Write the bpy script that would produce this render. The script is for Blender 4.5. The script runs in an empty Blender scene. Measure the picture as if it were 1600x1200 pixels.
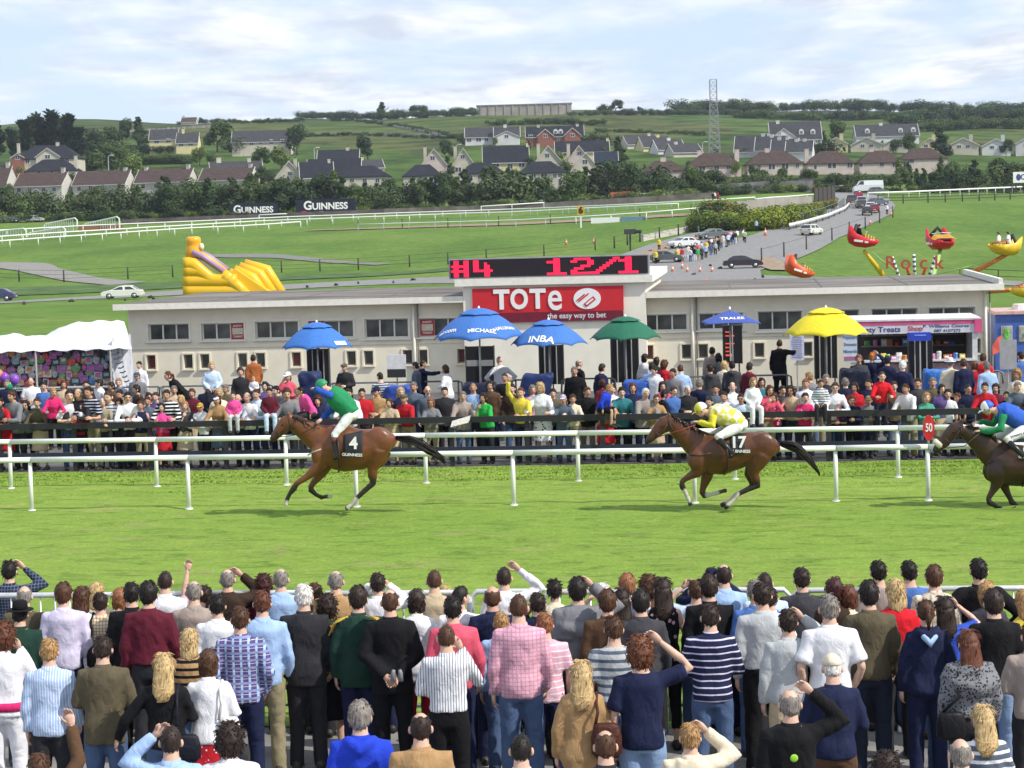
import bpy,bmesh,math,random
import numpy as np
from mathutils import Vector,Matrix,noise
from mathutils.bvhtree import BVHTree
random.seed(7);rng=np.random.default_rng(7)
SC=bpy.context.scene
COL=SC.collection
R=math.radians
# ------------------------------------------------------------------ camera, sky, sun, exposure
EYE=5.3;F=3200.0;PITCH=math.atan(254/3200)
cam=bpy.data.cameras.new('camera');cam.lens=72;cam.sensor_width=36;cam.clip_start=1;cam.clip_end=9000
camo=bpy.data.objects.new('camera',cam);COL.objects.link(camo)
camo.location=(0,0,EYE);ROLL=R(1.6);camo.matrix_world=Matrix.Translation((0,0,EYE))@Matrix.Rotation(math.pi/2-PITCH,4,'X')@Matrix.Rotation(-ROLL,4,'Z');SC.camera=camo
SUN_EL,SUN_AZ=R(45),R(118)
sun=bpy.data.lights.new('sun','SUN');sun.energy=3.5;sun.angle=R(0.6);sun.color=(1,.95,.86)
suno=bpy.data.objects.new('sun',sun);COL.objects.link(suno)
sdir=Vector((math.sin(SUN_AZ)*math.cos(SUN_EL),math.cos(SUN_AZ)*math.cos(SUN_EL),math.sin(SUN_EL)))
suno.rotation_euler=(-sdir).to_track_quat('-Z','Y').to_euler();suno.location=(40,20,60)
w=bpy.data.worlds.new('World');SC.world=w;w.use_nodes=True
def build_world():
 nt=w.node_tree;nt.nodes.clear();N=nt.nodes.new;L=nt.links.new
 out=N('ShaderNodeOutputWorld');bg=N('ShaderNodeBackground');sky=N('ShaderNodeTexSky')
 sky.sky_type='NISHITA';sky.sun_disc=False;sky.sun_elevation=SUN_EL;sky.sun_rotation=SUN_AZ
 sky.air_density=1.0;sky.dust_density=.6;sky.ozone_density=1.2
 bg.inputs['Strength'].default_value=0.118
 tc=N('ShaderNodeTexCoord');sep=N('ShaderNodeSeparateXYZ');L(tc.outputs['Generated'],sep.inputs[0])
 mx=N('ShaderNodeMath');mx.operation='MAXIMUM';L(sep.outputs['Z'],mx.inputs[0]);mx.inputs[1].default_value=0.0
 ad=N('ShaderNodeMath');ad.operation='ADD';L(mx.outputs[0],ad.inputs[0]);ad.inputs[1].default_value=.055
 dv=N('ShaderNodeVectorMath');dv.operation='DIVIDE'
 cb=N('ShaderNodeCombineXYZ')
 for i in range(3):L(ad.outputs[0],cb.inputs[i])
 L(tc.outputs['Generated'],dv.inputs[0]);L(cb.outputs[0],dv.inputs[1])
 mp=N('ShaderNodeMapping');L(dv.outputs[0],mp.inputs[0]);mp.inputs['Scale'].default_value=(1.0,.55,0.0);mp.inputs['Location'].default_value=(3.1,1.7,0)
 def nz(scale,det,rough,dist=0.0):
  n=N('ShaderNodeTexNoise');L(mp.outputs[0],n.inputs['Vector']);n.inputs['Scale'].default_value=scale
  n.inputs['Detail'].default_value=det;n.inputs['Roughness'].default_value=rough;n.inputs['Distortion'].default_value=dist;return n
 def ramp(src,pts):
  r=N('ShaderNodeValToRGB');L(src,r.inputs[0]);e=r.color_ramp.elements
  e[0].position,e[0].color=pts[0][0],(*pts[0][1],1);e[1].position,e[1].color=pts[1][0],(*pts[1][1],1)
  for p,c in pts[2:]:
   k=e.new(p);k.color=(*c,1)
  return r
 n1=nz(1.15,8,.56,.25);n2=nz(3.1,7,.6,.15)
 mask=ramp(n1.outputs['Fac'],[(.40,(0,0,0)),(.60,(1,1,1))])
 tone=ramp(n2.outputs['Fac'],[(.36,(4.35,4.75,5.5)),(.58,(6.5,6.65,6.95))])
 veil=N('ShaderNodeMixRGB');veil.inputs[0].default_value=.72;L(sky.outputs[0],veil.inputs[1]);veil.inputs[2].default_value=(4.1,5.0,6.7,1)
 mixc=N('ShaderNodeMixRGB');L(mask.outputs[0],mixc.inputs[0]);L(veil.outputs[0],mixc.inputs[1]);L(tone.outputs[0],mixc.inputs[2])
 L(mixc.outputs[0],bg.inputs['Color']);L(bg.outputs[0],out.inputs[0])
build_world()
SC.view_settings.view_transform='Standard';SC.view_settings.look='None'
SC.view_settings.exposure=0.5;SC.view_settings.gamma=1;SC.view_settings.use_curve_mapping=False
SC.cycles.max_bounces=5;SC.cycles.diffuse_bounces=3;SC.cycles.glossy_bounces=2;SC.cycles.transmission_bounces=3;SC.cycles.transparent_max_bounces=6
SC.cycles.use_denoising=True
# ------------------------------------------------------------------ photograph pixel + depth -> place
CP,SP=math.cos(PITCH),math.sin(PITCH);CR,SR=math.cos(ROLL),math.sin(ROLL)
def unroll(px,py):return(px-800)*CR-(py-600)*SR,(px-800)*SR+(py-600)*CR
def W(px,py,Y):
 qx,qy=unroll(px,py);u=-qy;wy=F*CP+u*SP;t=Y/wy
 return Vector((qx*t,Y,EYE+(-F*SP+u*CP)*t))
def X(px,Y,z=0.0):
 qy=F*math.tan(math.atan2(EYE-z,Y)-PITCH);qx=(px-800-qy*SR)/CR
 return qx*Y/(F*CP-qy*SP)
def Dof(px,py,z=0.0):
 return(EYE-z)/math.tan(PITCH+math.atan(unroll(px,py)[1]/F))
def along(A,B,z=0.0):
 m=(B.y-A.y)/(B.x-A.x)
 def D(px):
  Y=A.y
  for _ in range(8):Y=A.y+m*(X(px,Y,z)-A.x)
  return Y
 return D
# ------------------------------------------------------------------ materials
MATS={}
def lin(c):
 if isinstance(c,str):c=tuple(int(c[i:i+2],16)/255 for i in(0,2,4))
 return tuple((x/12.92 if x<=.04045 else((x+.055)/1.055)**2.4) for x in c)
def nodes_of(name):
 m=bpy.data.materials.new(name);m.use_nodes=True
 nt=m.node_tree;b=nt.nodes['Principled BSDF'];return m,nt,b
def mat(name,col,rough=.6,metal=0.0,var=.12,scale=6.0,bump=.0,bscale=30.0,emit=0.0,stretch=(1,1,1),col2=None,det=4,spec=.35):
 """plain surface with mottled colour and optional relief; col in linear albedo"""
 key=(name,)
 if key in MATS:return MATS[key]
 m,nt,b=nodes_of(name);N=nt.nodes.new;L=nt.links.new
 tc=N('ShaderNodeTexCoord');mp=N('ShaderNodeMapping');L(tc.outputs['Object'],mp.inputs[0]);mp.inputs['Scale'].default_value=stretch
 n=N('ShaderNodeTexNoise');L(mp.outputs[0],n.inputs['Vector']);n.inputs['Scale'].default_value=scale;n.inputs['Detail'].default_value=det
 r=N('ShaderNodeValToRGB');L(n.outputs['Fac'],r.inputs[0]);e=r.color_ramp.elements
 c1=tuple(max(0,x*(1-var)) for x in col);c2=tuple(min(1,x*(1+var)) for x in(col2 or col))
 e[0].position=.32;e[0].color=(*c1,1);e[1].position=.68;e[1].color=(*c2,1)
 L(r.outputs[0],b.inputs['Base Color']);b.inputs['Roughness'].default_value=rough;b.inputs['Metallic'].default_value=metal
 b.inputs['Specular IOR Level'].default_value=spec
 if bump:
  n2=N('ShaderNodeTexNoise');L(mp.outputs[0],n2.inputs['Vector']);n2.inputs['Scale'].default_value=bscale;n2.inputs['Detail'].default_value=3
  bp=N('ShaderNodeBump');L(n2.outputs['Fac'],bp.inputs['Height']);bp.inputs['Strength'].default_value=bump;bp.inputs['Distance'].default_value=.02
  L(bp.outputs[0],b.inputs['Normal'])
 if emit:
  b.inputs['Emission Color'].default_value=(*col,1);b.inputs['Emission Strength'].default_value=emit
 MATS[key]=m;return m
def cloth(col,pattern=None,col2=(.8,.8,.8),rough=.85,k=1.0):
 """woven cloth: broad crease relief, slight fading, optional woven pattern"""
 key=('cloth',tuple(round(x,3) for x in col),pattern,tuple(round(x,3) for x in col2),k)
 if key in MATS:return MATS[key]
 m,nt,b=nodes_of('cloth');N=nt.nodes.new;L=nt.links.new
 tc=N('ShaderNodeTexCoord');n=N('ShaderNodeTexNoise');L(tc.outputs['Object'],n.inputs['Vector']);n.inputs['Scale'].default_value=9;n.inputs['Detail'].default_value=4
 mixv=N('ShaderNodeMixRGB');mixv.inputs[1].default_value=(*[x*.86 for x in col],1);mixv.inputs[2].default_value=(*[min(1,x*1.1) for x in col],1)
 L(n.outputs['Fac'],mixv.inputs[0]);src=mixv.outputs[0]
 def stripes(axis,period,duty,base,c,soft=.02,phase=0):
  sep=N('ShaderNodeSeparateXYZ');L(tc.outputs['Object'],sep.inputs[0])
  a=N('ShaderNodeMath');a.operation='MULTIPLY_ADD';L(sep.outputs[axis],a.inputs[0]);a.inputs[1].default_value=1/period;a.inputs[2].default_value=50+phase
  f=N('ShaderNodeMath');f.operation='FRACT';L(a.outputs[0],f.inputs[0])
  g=N('ShaderNodeMath');g.operation='LESS_THAN';L(f.outputs[0],g.inputs[0]);g.inputs[1].default_value=duty
  mm=N('ShaderNodeMixRGB');L(g.outputs[0],mm.inputs[0]);L(base,mm.inputs[1]);mm.inputs[2].default_value=(*c,1);return mm.outputs[0]
 if pattern=='hstripe':src=stripes('Z',.075*k,.4,src,col2)
 elif pattern=='hthin':src=stripes('Z',.06*k,.22,src,col2)
 elif pattern=='vstripe':src=stripes('X',.024*k,.28,src,col2)
 elif pattern=='plaid':
  src=stripes('X',.07*k,.3,src,col2);src=stripes('Z',.07*k,.3,src,tuple((x+y)/2 for x,y in zip(col,col2)));src=stripes('Z',.07*k,.06,src,(.6,.6,.65),phase=.3)
 elif pattern=='check':
  src=stripes('X',.035*k,.25,src,col2);src=stripes('Z',.035*k,.25,src,col2)
 elif pattern in('floral','spots','knit'):
  v=N('ShaderNodeTexVoronoi');L(tc.outputs['Object'],v.inputs['Vector']);v.inputs['Scale'].default_value={'floral':16,'spots':24,'knit':40}[pattern]
  g=N('ShaderNodeMath');g.operation='LESS_THAN';L(v.outputs['Distance'],g.inputs[0]);g.inputs[1].default_value={'floral':.33,'spots':.2,'knit':.38}[pattern]
  mm=N('ShaderNodeMixRGB');L(g.outputs[0],mm.inputs[0]);L(src,mm.inputs[1]);mm.inputs[2].default_value=(*col2,1);src=mm.outputs[0]
 elif pattern=='diamond':
  sep=N('ShaderNodeSeparateXYZ');L(tc.outputs['Object'],sep.inputs[0])
  v=N('ShaderNodeTexChecker');mp=N('ShaderNodeMapping');mp.inputs['Rotation'].default_value=(0,R(45),0);L(tc.outputs['Object'],mp.inputs[0]);L(mp.outputs[0],v.inputs['Vector']);v.inputs['Scale'].default_value=9
  mm=N('ShaderNodeMixRGB');L(v.outputs['Fac'],mm.inputs[0]);L(src,mm.inputs[1]);mm.inputs[2].default_value=(*col2,1);src=mm.outputs[0]
 L(src,b.inputs['Base Color']);b.inputs['Roughness'].default_value=rough;b.inputs['Specular IOR Level'].default_value=.2
 n2=N('ShaderNodeTexNoise');mp2=N('ShaderNodeMapping');L(tc.outputs['Object'],mp2.inputs[0]);mp2.inputs['Scale'].default_value=(1.3,1.3,.75);mp2.inputs['Rotation'].default_value=(0,.5,.3)
 L(mp2.outputs[0],n2.inputs['Vector']);n2.inputs['Scale'].default_value=9;n2.inputs['Detail'].default_value=5;n2.inputs['Roughness'].default_value=.55;n2.inputs['Distortion'].default_value=1.2
 bp=N('ShaderNodeBump');L(n2.outputs['Fac'],bp.inputs['Height']);bp.inputs['Strength'].default_value=.45;bp.inputs['Distance'].default_value=.04
 L(bp.outputs[0],b.inputs['Normal'])
 MATS[key]=m;return m
def hairmat(col):
 key=('hair',col)
 if key in MATS:return MATS[key]
 c=lin(col);m,nt,b=nodes_of('hair');N=nt.nodes.new;L=nt.links.new
 tc=N('ShaderNodeTexCoord');mp=N('ShaderNodeMapping');L(tc.outputs['Object'],mp.inputs[0]);mp.inputs['Scale'].default_value=(1,1,.22)
 n=N('ShaderNodeTexNoise');L(mp.outputs[0],n.inputs['Vector']);n.inputs['Scale'].default_value=85;n.inputs['Detail'].default_value=3
 r=N('ShaderNodeValToRGB');L(n.outputs['Fac'],r.inputs[0]);e=r.color_ramp.elements
 e[0].position=.3;e[0].color=(*[x*.5 for x in c],1);e[1].position=.72;e[1].color=(*[min(1,x*1.5) for x in c],1)
 L(r.outputs[0],b.inputs['Base Color']);b.inputs['Roughness'].default_value=.55;b.inputs['Specular IOR Level'].default_value=.3
 bp=N('ShaderNodeBump');L(n.outputs['Fac'],bp.inputs['Height']);bp.inputs['Strength'].default_value=.45;bp.inputs['Distance'].default_value=.01;L(bp.outputs[0],b.inputs['Normal'])
 MATS[key]=m;return m
def skinmat(t=0):
 cs=[(.60,.38,.28),(.55,.32,.22),(.64,.42,.32),(.50,.28,.19),(.20,.10,.06)]
 return mat('skin_%d'%t,cs[t],rough=.55,var=.14,scale=14,bump=.1,bscale=60)
# ------------------------------------------------------------------ mesh building
class MB:
 def __init__(s):s.v=[];s.f=[];s.m=[]
 def add(s,vs,fs,mi=0):
  o=len(s.v);s.v.extend([tuple(v) for v in vs]);s.f.extend([tuple(i+o for i in f) for f in fs]);s.m.extend([mi]*len(fs));return s
 def box(s,c,d,mi=0,rz=0.0,M=None):
  hx,hy,hz=d[0]/2,d[1]/2,d[2]/2
  vs=[Vector((x,y,z)) for z in(-hz,hz) for y in(-hy,hy) for x in(-hx,hx)]
  if rz:
   q=Matrix.Rotation(rz,3,'Z');vs=[q@v for v in vs]
  vs=[v+Vector(c) for v in vs]
  if M is not None:vs=[M@v for v in vs]
  return s.add(vs,[(0,2,3,1),(4,5,7,6),(0,1,5,4),(2,6,7,3),(0,4,6,2),(1,3,7,5)],mi)
 def rings(s,rings,mi=0,cap=True,closed=False):
  n=len(rings[0]);vs=[p for r in rings for p in r];fs=[]
  m=len(rings)
  for i in range(m if closed else m-1):
   a,b=i*n,((i+1)%m)*n
   for j in range(n):
    k=(j+1)%n;fs.append((a+j,a+k,b+k,b+j))
  if cap and not closed:
   fs.append(tuple(range(n-1,-1,-1)));fs.append(tuple((m-1)*n+j for j in range(n)))
  return s.add(vs,fs,mi)
 def tube(s,pts,rad,n=8,mi=0,lat=None,cap=True):
  """tapered tube along pts; rad: radius or (normal radius, lateral radius) per point"""
  pts=[Vector(p) for p in pts];out=[];m=len(pts)
  if not isinstance(rad,(list,tuple)):rad=[rad]*m
  prev=None
  for i,p in enumerate(pts):
   t=(pts[min(i+1,m-1)]-pts[max(i-1,0)])
   t=t.normalized() if t.length>1e-9 else Vector((0,0,1))
   ref=Vector(lat) if lat is not None else(prev if prev is not None else(Vector((1,0,0)) if abs(t.x)<.8 else Vector((0,1,0))))
   u=ref-t*ref.dot(t);u=u.normalized() if u.length>1e-6 else t.orthogonal().normalized()
   prev=u;v=t.cross(u)
   rr=rad[i];rv,rl=rr if isinstance(rr,tuple) else(rr,rr)
   out.append([p+u*(rl*math.cos(a))+v*(rv*math.sin(a)) for a in[2*math.pi*j/n for j in range(n)]])
  return s.rings(out,mi,cap)
 def ell(s,c,r,n=10,m=7,mi=0,M=None):
  vs=[];c=Vector(c)
  for i in range(m+1):
   a=math.pi*(i/m)
   for j in range(n):
    b=2*math.pi*j/n;v=Vector((r[0]*math.sin(a)*math.cos(b),r[1]*math.sin(a)*math.sin(b),r[2]*math.cos(a)))
    vs.append((M@v if M is not None else v)+c)
  fs=[(i*n+j,(i+1)*n+j,(i+1)*n+(j+1)%n,i*n+(j+1)%n) for i in range(m) for j in range(n)]
  return s.add(vs,fs,mi)
 def prism(s,poly,a,b,mi=0,axis='y'):
  """closed outline (list of 2D points) extruded from a to b along an axis"""
  def P(p,t):return{'y':(p[0],t,p[1]),'x':(t,p[0],p[1]),'z':(p[0],p[1],t)}[axis]
  n=len(poly);vs=[P(p,a) for p in poly]+[P(p,b) for p in poly]
  fs=[tuple(range(n-1,-1,-1)),tuple(range(n,2*n))]+[(i,(i+1)%n,n+(i+1)%n,n+i) for i in range(n)]
  return s.add(vs,fs,mi)
 def xf(s,M):
  s.v=[tuple(M@Vector(v)) for v in s.v];return s
 def join(s,o,mi=None):
  k=len(s.v);s.v.extend(o.v);s.f.extend([tuple(i+k for i in f) for f in o.f]);s.m.extend(o.m if mi is None else[mi]*len(o.f));return s
 def mesh(s,name='mesh',smooth=False):
  me=bpy.data.meshes.new(name);me.from_pydata(s.v,[],s.f)
  if any(s.m):me.polygons.foreach_set('material_index',s.m)
  if smooth:me.polygons.foreach_set('use_smooth',[True]*len(me.polygons))
  bm=bmesh.new();bm.from_mesh(me);bmesh.ops.recalc_face_normals(bm,faces=bm.faces);bm.to_mesh(me);bm.free()
  me.update();return me
def setm(o,mats):
 if not isinstance(mats,(list,tuple)):mats=[mats]
 me=o.data
 while len(me.materials)<len(mats):me.materials.append(None)
 for i,m in enumerate(mats):
  if me.materials[i] is None:me.materials[i]=m
  if me.materials[i]!=m:
   o.material_slots[i].link='OBJECT';o.material_slots[i].material=m
def link(name,me,mats=None,parent=None,loc=None,rz=None,scale=None):
 o=bpy.data.objects.new(name,me);COL.objects.link(o)
 if parent is not None:o.parent=parent
 if loc is not None:o.location=loc
 if rz is not None:o.rotation_euler=(0,0,rz)
 if scale is not None:o.scale=(scale,)*3 if not isinstance(scale,(tuple,list)) else scale
 if mats is not None:setm(o,mats)
 return o
def obj(name,mb,mats,parent=None,smooth=False,**k):return link(name,mb.mesh(name,smooth),mats,parent,**k)
def empty(name,loc=(0,0,0),rz=0.0):
 o=bpy.data.objects.new(name,None);COL.objects.link(o);o.location=loc;o.rotation_euler=(0,0,rz);o.empty_display_size=.2;return o
LABELS={}
def tag(o,label,cat=None,group=None,kind=None):
 if kind:o['kind']=kind
 if label:
  o['label']=label;LABELS.setdefault(label,[]).append(o)
 if cat:o['category']=cat
 if group:o['group']=group
 return o
def struct(o):o['kind']='structure';return o
def stuff(o):o['kind']='stuff';return o
def copy_tree(o,parent=None):
 c=o.copy();COL.objects.link(c)
 if parent is not None:c.parent=parent
 for ch in o.children:copy_tree(ch,c)
 return c
TMP=bpy.data.scenes.new('workshop')
def evaluated(o):
 TMP.collection.objects.link(o);vl=TMP.view_layers[0];vl.update();dg=vl.depsgraph
 return bpy.data.meshes.new_from_object(o.evaluated_get(dg),depsgraph=dg)
def remesh(mb,voxel,name='mesh',smooth_it=2,fold=0.0,seed=0):
 """fuse overlapping lofts into one continuous skin"""
 me=mb.mesh(name);o=bpy.data.objects.new('tmp',me)
 md=o.modifiers.new('r','REMESH');md.mode='VOXEL';md.voxel_size=voxel;md.use_smooth_shade=True
 if smooth_it:
  sm=o.modifiers.new('s','SMOOTH');sm.factor=.5;sm.iterations=smooth_it
 out=evaluated(o);out.name=name
 bpy.data.objects.remove(o);bpy.data.meshes.remove(me)
 if fold:
  n=len(out.vertices);co=np.empty(n*3,'f');out.vertices.foreach_get('co',co);co=co.reshape(-1,3)
  no=np.empty(n*3,'f');out.vertex_normals.foreach_get('vector',no);no=no.reshape(-1,3)
  r=np.random.default_rng(seed);d=np.zeros(n)
  for k,(fx,fz) in enumerate([(14,9),(22,14),(10,24),(30,8),(16,36)]):
   q=r.normal(size=3)*np.array([fx,fx,fz])*.8;d+=np.sin(co@q+r.uniform(0,6.3)+1.5*np.sin(co@(q[::-1]*.6)))
  d=-np.abs(d)/2.2+.5
  co=co+no*(d*fold)[:,None];out.vertices.foreach_set('co',co.astype('f').ravel());out.update()
 out.polygons.foreach_set('use_smooth',[True]*len(out.polygons))
 return out
FONT=None
def text_mb(s,size,depth=.004,bold=.0,shear=0.0,sx=1.0):
 """lettering as a mesh in the XZ plane, centred, facing -Y"""
 cu=bpy.data.curves.new('t','FONT');cu.body=s;cu.size=size;cu.extrude=depth;cu.offset=bold*size;cu.align_x='CENTER';cu.align_y='CENTER';cu.shear=shear;cu.resolution_u=4
 o=bpy.data.objects.new('t',cu);me=evaluated(o)
 mb=MB();mb.add([(v.co.x*sx,-v.co.z,v.co.y) for v in me.vertices],[tuple(p.vertices) for p in me.polygons])
 bpy.data.objects.remove(o);bpy.data.curves.remove(cu);bpy.data.meshes.remove(me);return mb
# ------------------------------------------------------------------ land
TCOL=[0,400,800,1200,1600]
TTAB=[[(100,525),(150,491),(235,471),(262,447),(300,420),(340,396),(370,384),(400,373),(440,360),(480,345),(560,312),(650,282),(750,252),(900,222),(1050,206),(1300,196)],[(100,520),(150,490),(205,474),(235,456),(262,432),(300,407),(340,383),(370,372),(400,363),(440,346),(475,338),(560,302),(650,268),(750,242),(900,214),(1050,198),(1300,190)],[(100,515),(150,482),(210,455),(235,432),(262,416),(300,390),(340,366),(370,354),(400,345),(440,334),(475,326),(560,292),(650,256),(750,230),(900,202),(1050,184),(1300,176)],[(100,510),(150,476),(190,455),(215,434),(240,414),(265,392),(290,370),(330,345),(370,326),(420,313),(470,302),(560,273),(650,247),(750,226),(900,202),(1050,183),(1300,173)],[(100,508),(150,480),(190,462),(215,444),(250,409),(290,374),(330,345),(370,322),(420,309),(470,301),(560,276),(650,252),(750,230),(900,207),(1050,188),(1300,177)]]
TY=sorted({y for t in TTAB for y,_ in t})
def _colz():
 out=[]
 for px,t in zip(TCOL,TTAB):
  ys=[75.0]+[y for y,_ in t];zs=[0.0]+[W(px,p,y).z for y,p in t]
  out.append(np.interp(TY,ys,zs))
 return np.array(out)
TZ=_colz()
def tz(px,Y):
 if Y<=75:return 0.0
 zs=[float(np.interp(Y,[75.0]+TY,np.concatenate([[0.0],TZ[i]]))) for i in range(5)]
 z=float(np.interp(px,TCOL,zs))
 if Y>1300:z-=(Y-1300)*.10
 if Y>520:z+=(noise.noise(Vector((px*.004,Y*.006,3)))*.006*(min(Y,1300)-500))
 return z
def build_terrain():
 cols=[-4200,-3000,-2000,-1400,-900,-500]+list(range(-240,1861,30))+[2150,2600,3200,4200,5600]
 ys=[3,8,14,21,30,42,55,66,75,84,92]+list(range(100,480,6))+list(range(480,1320,14))+[1400,1700,2300,3500,6000]
 mb=MB();n=len(cols)
 for Y in ys:
  for px in cols:
   z=tz(px,Y);mb.v.append((X(px,Y,z),Y,z))
 for i in range(len(ys)-1):
  for j in range(n-1):
   a=i*n+j;mb.f.append((a,a+1,a+n+1,a+n));mb.m.append(0)
 return mb
def ground_mat():
 m,nt,b=nodes_of('hill_grass');N=nt.nodes.new;L=nt.links.new
 tc=N('ShaderNodeTexCoord');sep=N('ShaderNodeSeparateXYZ');L(tc.outputs['Object'],sep.inputs[0])
 def nz(scale,det=5,st=(1,1,1)):
  mp=N('ShaderNodeMapping');L(tc.outputs['Object'],mp.inputs[0]);mp.inputs['Scale'].default_value=st
  n=N('ShaderNodeTexNoise');L(mp.outputs[0],n.inputs['Vector']);n.inputs['Scale'].default_value=scale;n.inputs['Detail'].default_value=det;n.inputs['Roughness'].default_value=.62;return n
 def ramp(src,pts):
  r=N('ShaderNodeValToRGB');L(src,r.inputs[0]);e=r.color_ramp.elements
  e[0].position,e[0].color=pts[0][0],(*pts[0][1],1);e[1].position,e[1].color=pts[1][0],(*pts[1][1],1)
  for p,c in pts[2:]:
   k=e.new(p);k.color=(*c,1)
  return r
 def mix(f,a,c,mode='MIX'):
  x=N('ShaderNodeMixRGB');x.blend_type=mode
  if isinstance(f,float):x.inputs[0].default_value=f
  else:L(f,x.inputs[0])
  L(a,x.inputs[1]);L(c,x.inputs[2]);return x.outputs[0]
 near=ramp(nz(.055,8,(1,.5,1)).outputs['Fac'],[(.34,(.078,.145,.026)),(.55,(.112,.190,.034)),(.74,(.165,.21,.055))])
 v=N('ShaderNodeTexVoronoi');mp=N('ShaderNodeMapping');L(tc.outputs['Object'],mp.inputs[0]);mp.inputs['Scale'].default_value=(.011,.0062,0);L(mp.outputs[0],v.inputs['Vector']);v.inputs['Scale'].default_value=1;v.inputs['Randomness'].default_value=.8
 sp=N('ShaderNodeSeparateColor');L(v.outputs['Color'],sp.inputs[0])
 field=ramp(sp.outputs[0],[(.0,(.052,.098,.020)),(.45,(.074,.125,.024)),(.75,(.092,.108,.032)),(1.0,(.048,.072,.020))])
 rough=ramp(nz(.05,9).outputs['Fac'],[(.36,(.03,.055,.016)),(.56,(.5,.5,.5)),(.75,(.62,.6,.55))])
 far=mix(.75,field.outputs[0],rough.outputs[0],'OVERLAY')
 st=N('ShaderNodeMapRange');L(sep.outputs['Y'],st.inputs[0]);st.inputs[1].default_value=470;st.inputs[2].default_value=560
 c=mix(st.outputs[0],near.outputs[0],far)
 fine=ramp(nz(.9,6,(1,.35,1)).outputs['Fac'],[(.3,(.36,.36,.36)),(.7,(.62,.62,.62))])
 c=mix(.7,c,fine.outputs[0],'OVERLAY')
 L(c,b.inputs['Base Color']);b.inputs['Roughness'].default_value=.95;b.inputs['Specular IOR Level'].default_value=.1
 bp=N('ShaderNodeBump');L(nz(1.4,5).outputs['Fac'],bp.inputs['Height']);bp.inputs['Strength'].default_value=.6;bp.inputs['Distance'].default_value=.3;L(bp.outputs[0],b.inputs['Normal'])
 return m
land_mb=build_terrain()
land=struct(obj('ground_terrain',land_mb,ground_mat(),smooth=True))
BVH=BVHTree.FromPolygons([Vector(v) for v in land_mb.v],land_mb.f)
def zg(x,y):
 h=BVH.ray_cast(Vector((x,y,500)),Vector((0,0,-1)));return h[0].z if h[0] is not None else 0.0
EYEV=Vector((0,0,EYE))
def GP(px,py,dz=0.0):
 """where the ground shows in the photograph"""
 d=(W(px,py,100)-EYEV).normalized();h=BVH.ray_cast(EYEV+d*3,d)
 while h[0] is None and py<240:
  py+=1;d=(W(px,py,100)-EYEV).normalized();h=BVH.ray_cast(EYEV+d*3,d)
 p=h[0];return Vector((p.x,p.y,p.z+dz))
def AT(px,Y,dz=0.0):
 z=tz(px,Y);x=X(px,Y,z);return Vector((x,Y,zg(x,Y)+dz))
def drape(name,pts,widths,mats,off=.06,step=2.5,across=4,raw=False):
 """a strip laid over the land along pts (ground points); widths in metres"""
 pts=[p if raw else GP(*p) for p in pts];P=[];Wd=[]
 for i in range(len(pts)-1):
  a,b=pts[i],pts[i+1];n=max(1,int((b-a).length/step))
  for k in range(n):
   t=k/n;P.append(a.lerp(b,t));Wd.append(widths[i]*(1-t)+widths[i+1]*t)
 P.append(pts[-1]);Wd.append(widths[-1]);mb=MB()
 for it in range(3):P=[P[0]]+[(P[i-1]+P[i]*2+P[i+1])/4 for i in range(1,len(P)-1)]+[P[-1]]
 for i,p in enumerate(P):
  t=(P[min(i+1,len(P)-1)]-P[max(i-1,0)]);t.z=0;t.normalize();s=Vector((t.y,-t.x,0))
  for k in range(across+1):
   q=p+s*(Wd[i]*(k/across-.5));mb.v.append((q.x,q.y,zg(q.x,q.y)+off))
 n=across+1
 for i in range(len(P)-1):
  for k in range(across):a=i*n+k;mb.f.append((a,a+1,a+n+1,a+n));mb.m.append(0)
 return struct(obj(name,mb,mats,smooth=True))
ASPH=mat('asphalt',(.21,.205,.20),rough=.9,var=.16,scale=1.6,bump=.3,bscale=40,det=8)
DIRT=mat('dirt',(.27,.20,.14),rough=.95,var=.25,scale=1.2,bump=.4,bscale=9,det=7)
SAND=mat('sand',(.26,.18,.13),rough=.95,var=.2,scale=.8,bump=.3,bscale=9,det=7)
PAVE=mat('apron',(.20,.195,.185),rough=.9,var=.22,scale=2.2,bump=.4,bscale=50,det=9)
SLOPE=-.12;YAW=math.atan(SLOPE)
def sheet(name,x0,x1,y0,y1,z,m,nx=2,ny=2):
 mb=MB();n=nx+1
 for j in range(ny+1):
  for i in range(nx+1):mb.v.append((x0+(x1-x0)*i/nx,y0+(y1-y0)*j/ny,z))
 for j in range(ny):
  for i in range(nx):a=j*n+i;mb.f.append((a,a+1,a+n+1,a+n));mb.m.append(0)
 return struct(obj(name,mb,m,rz=YAW))
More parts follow.
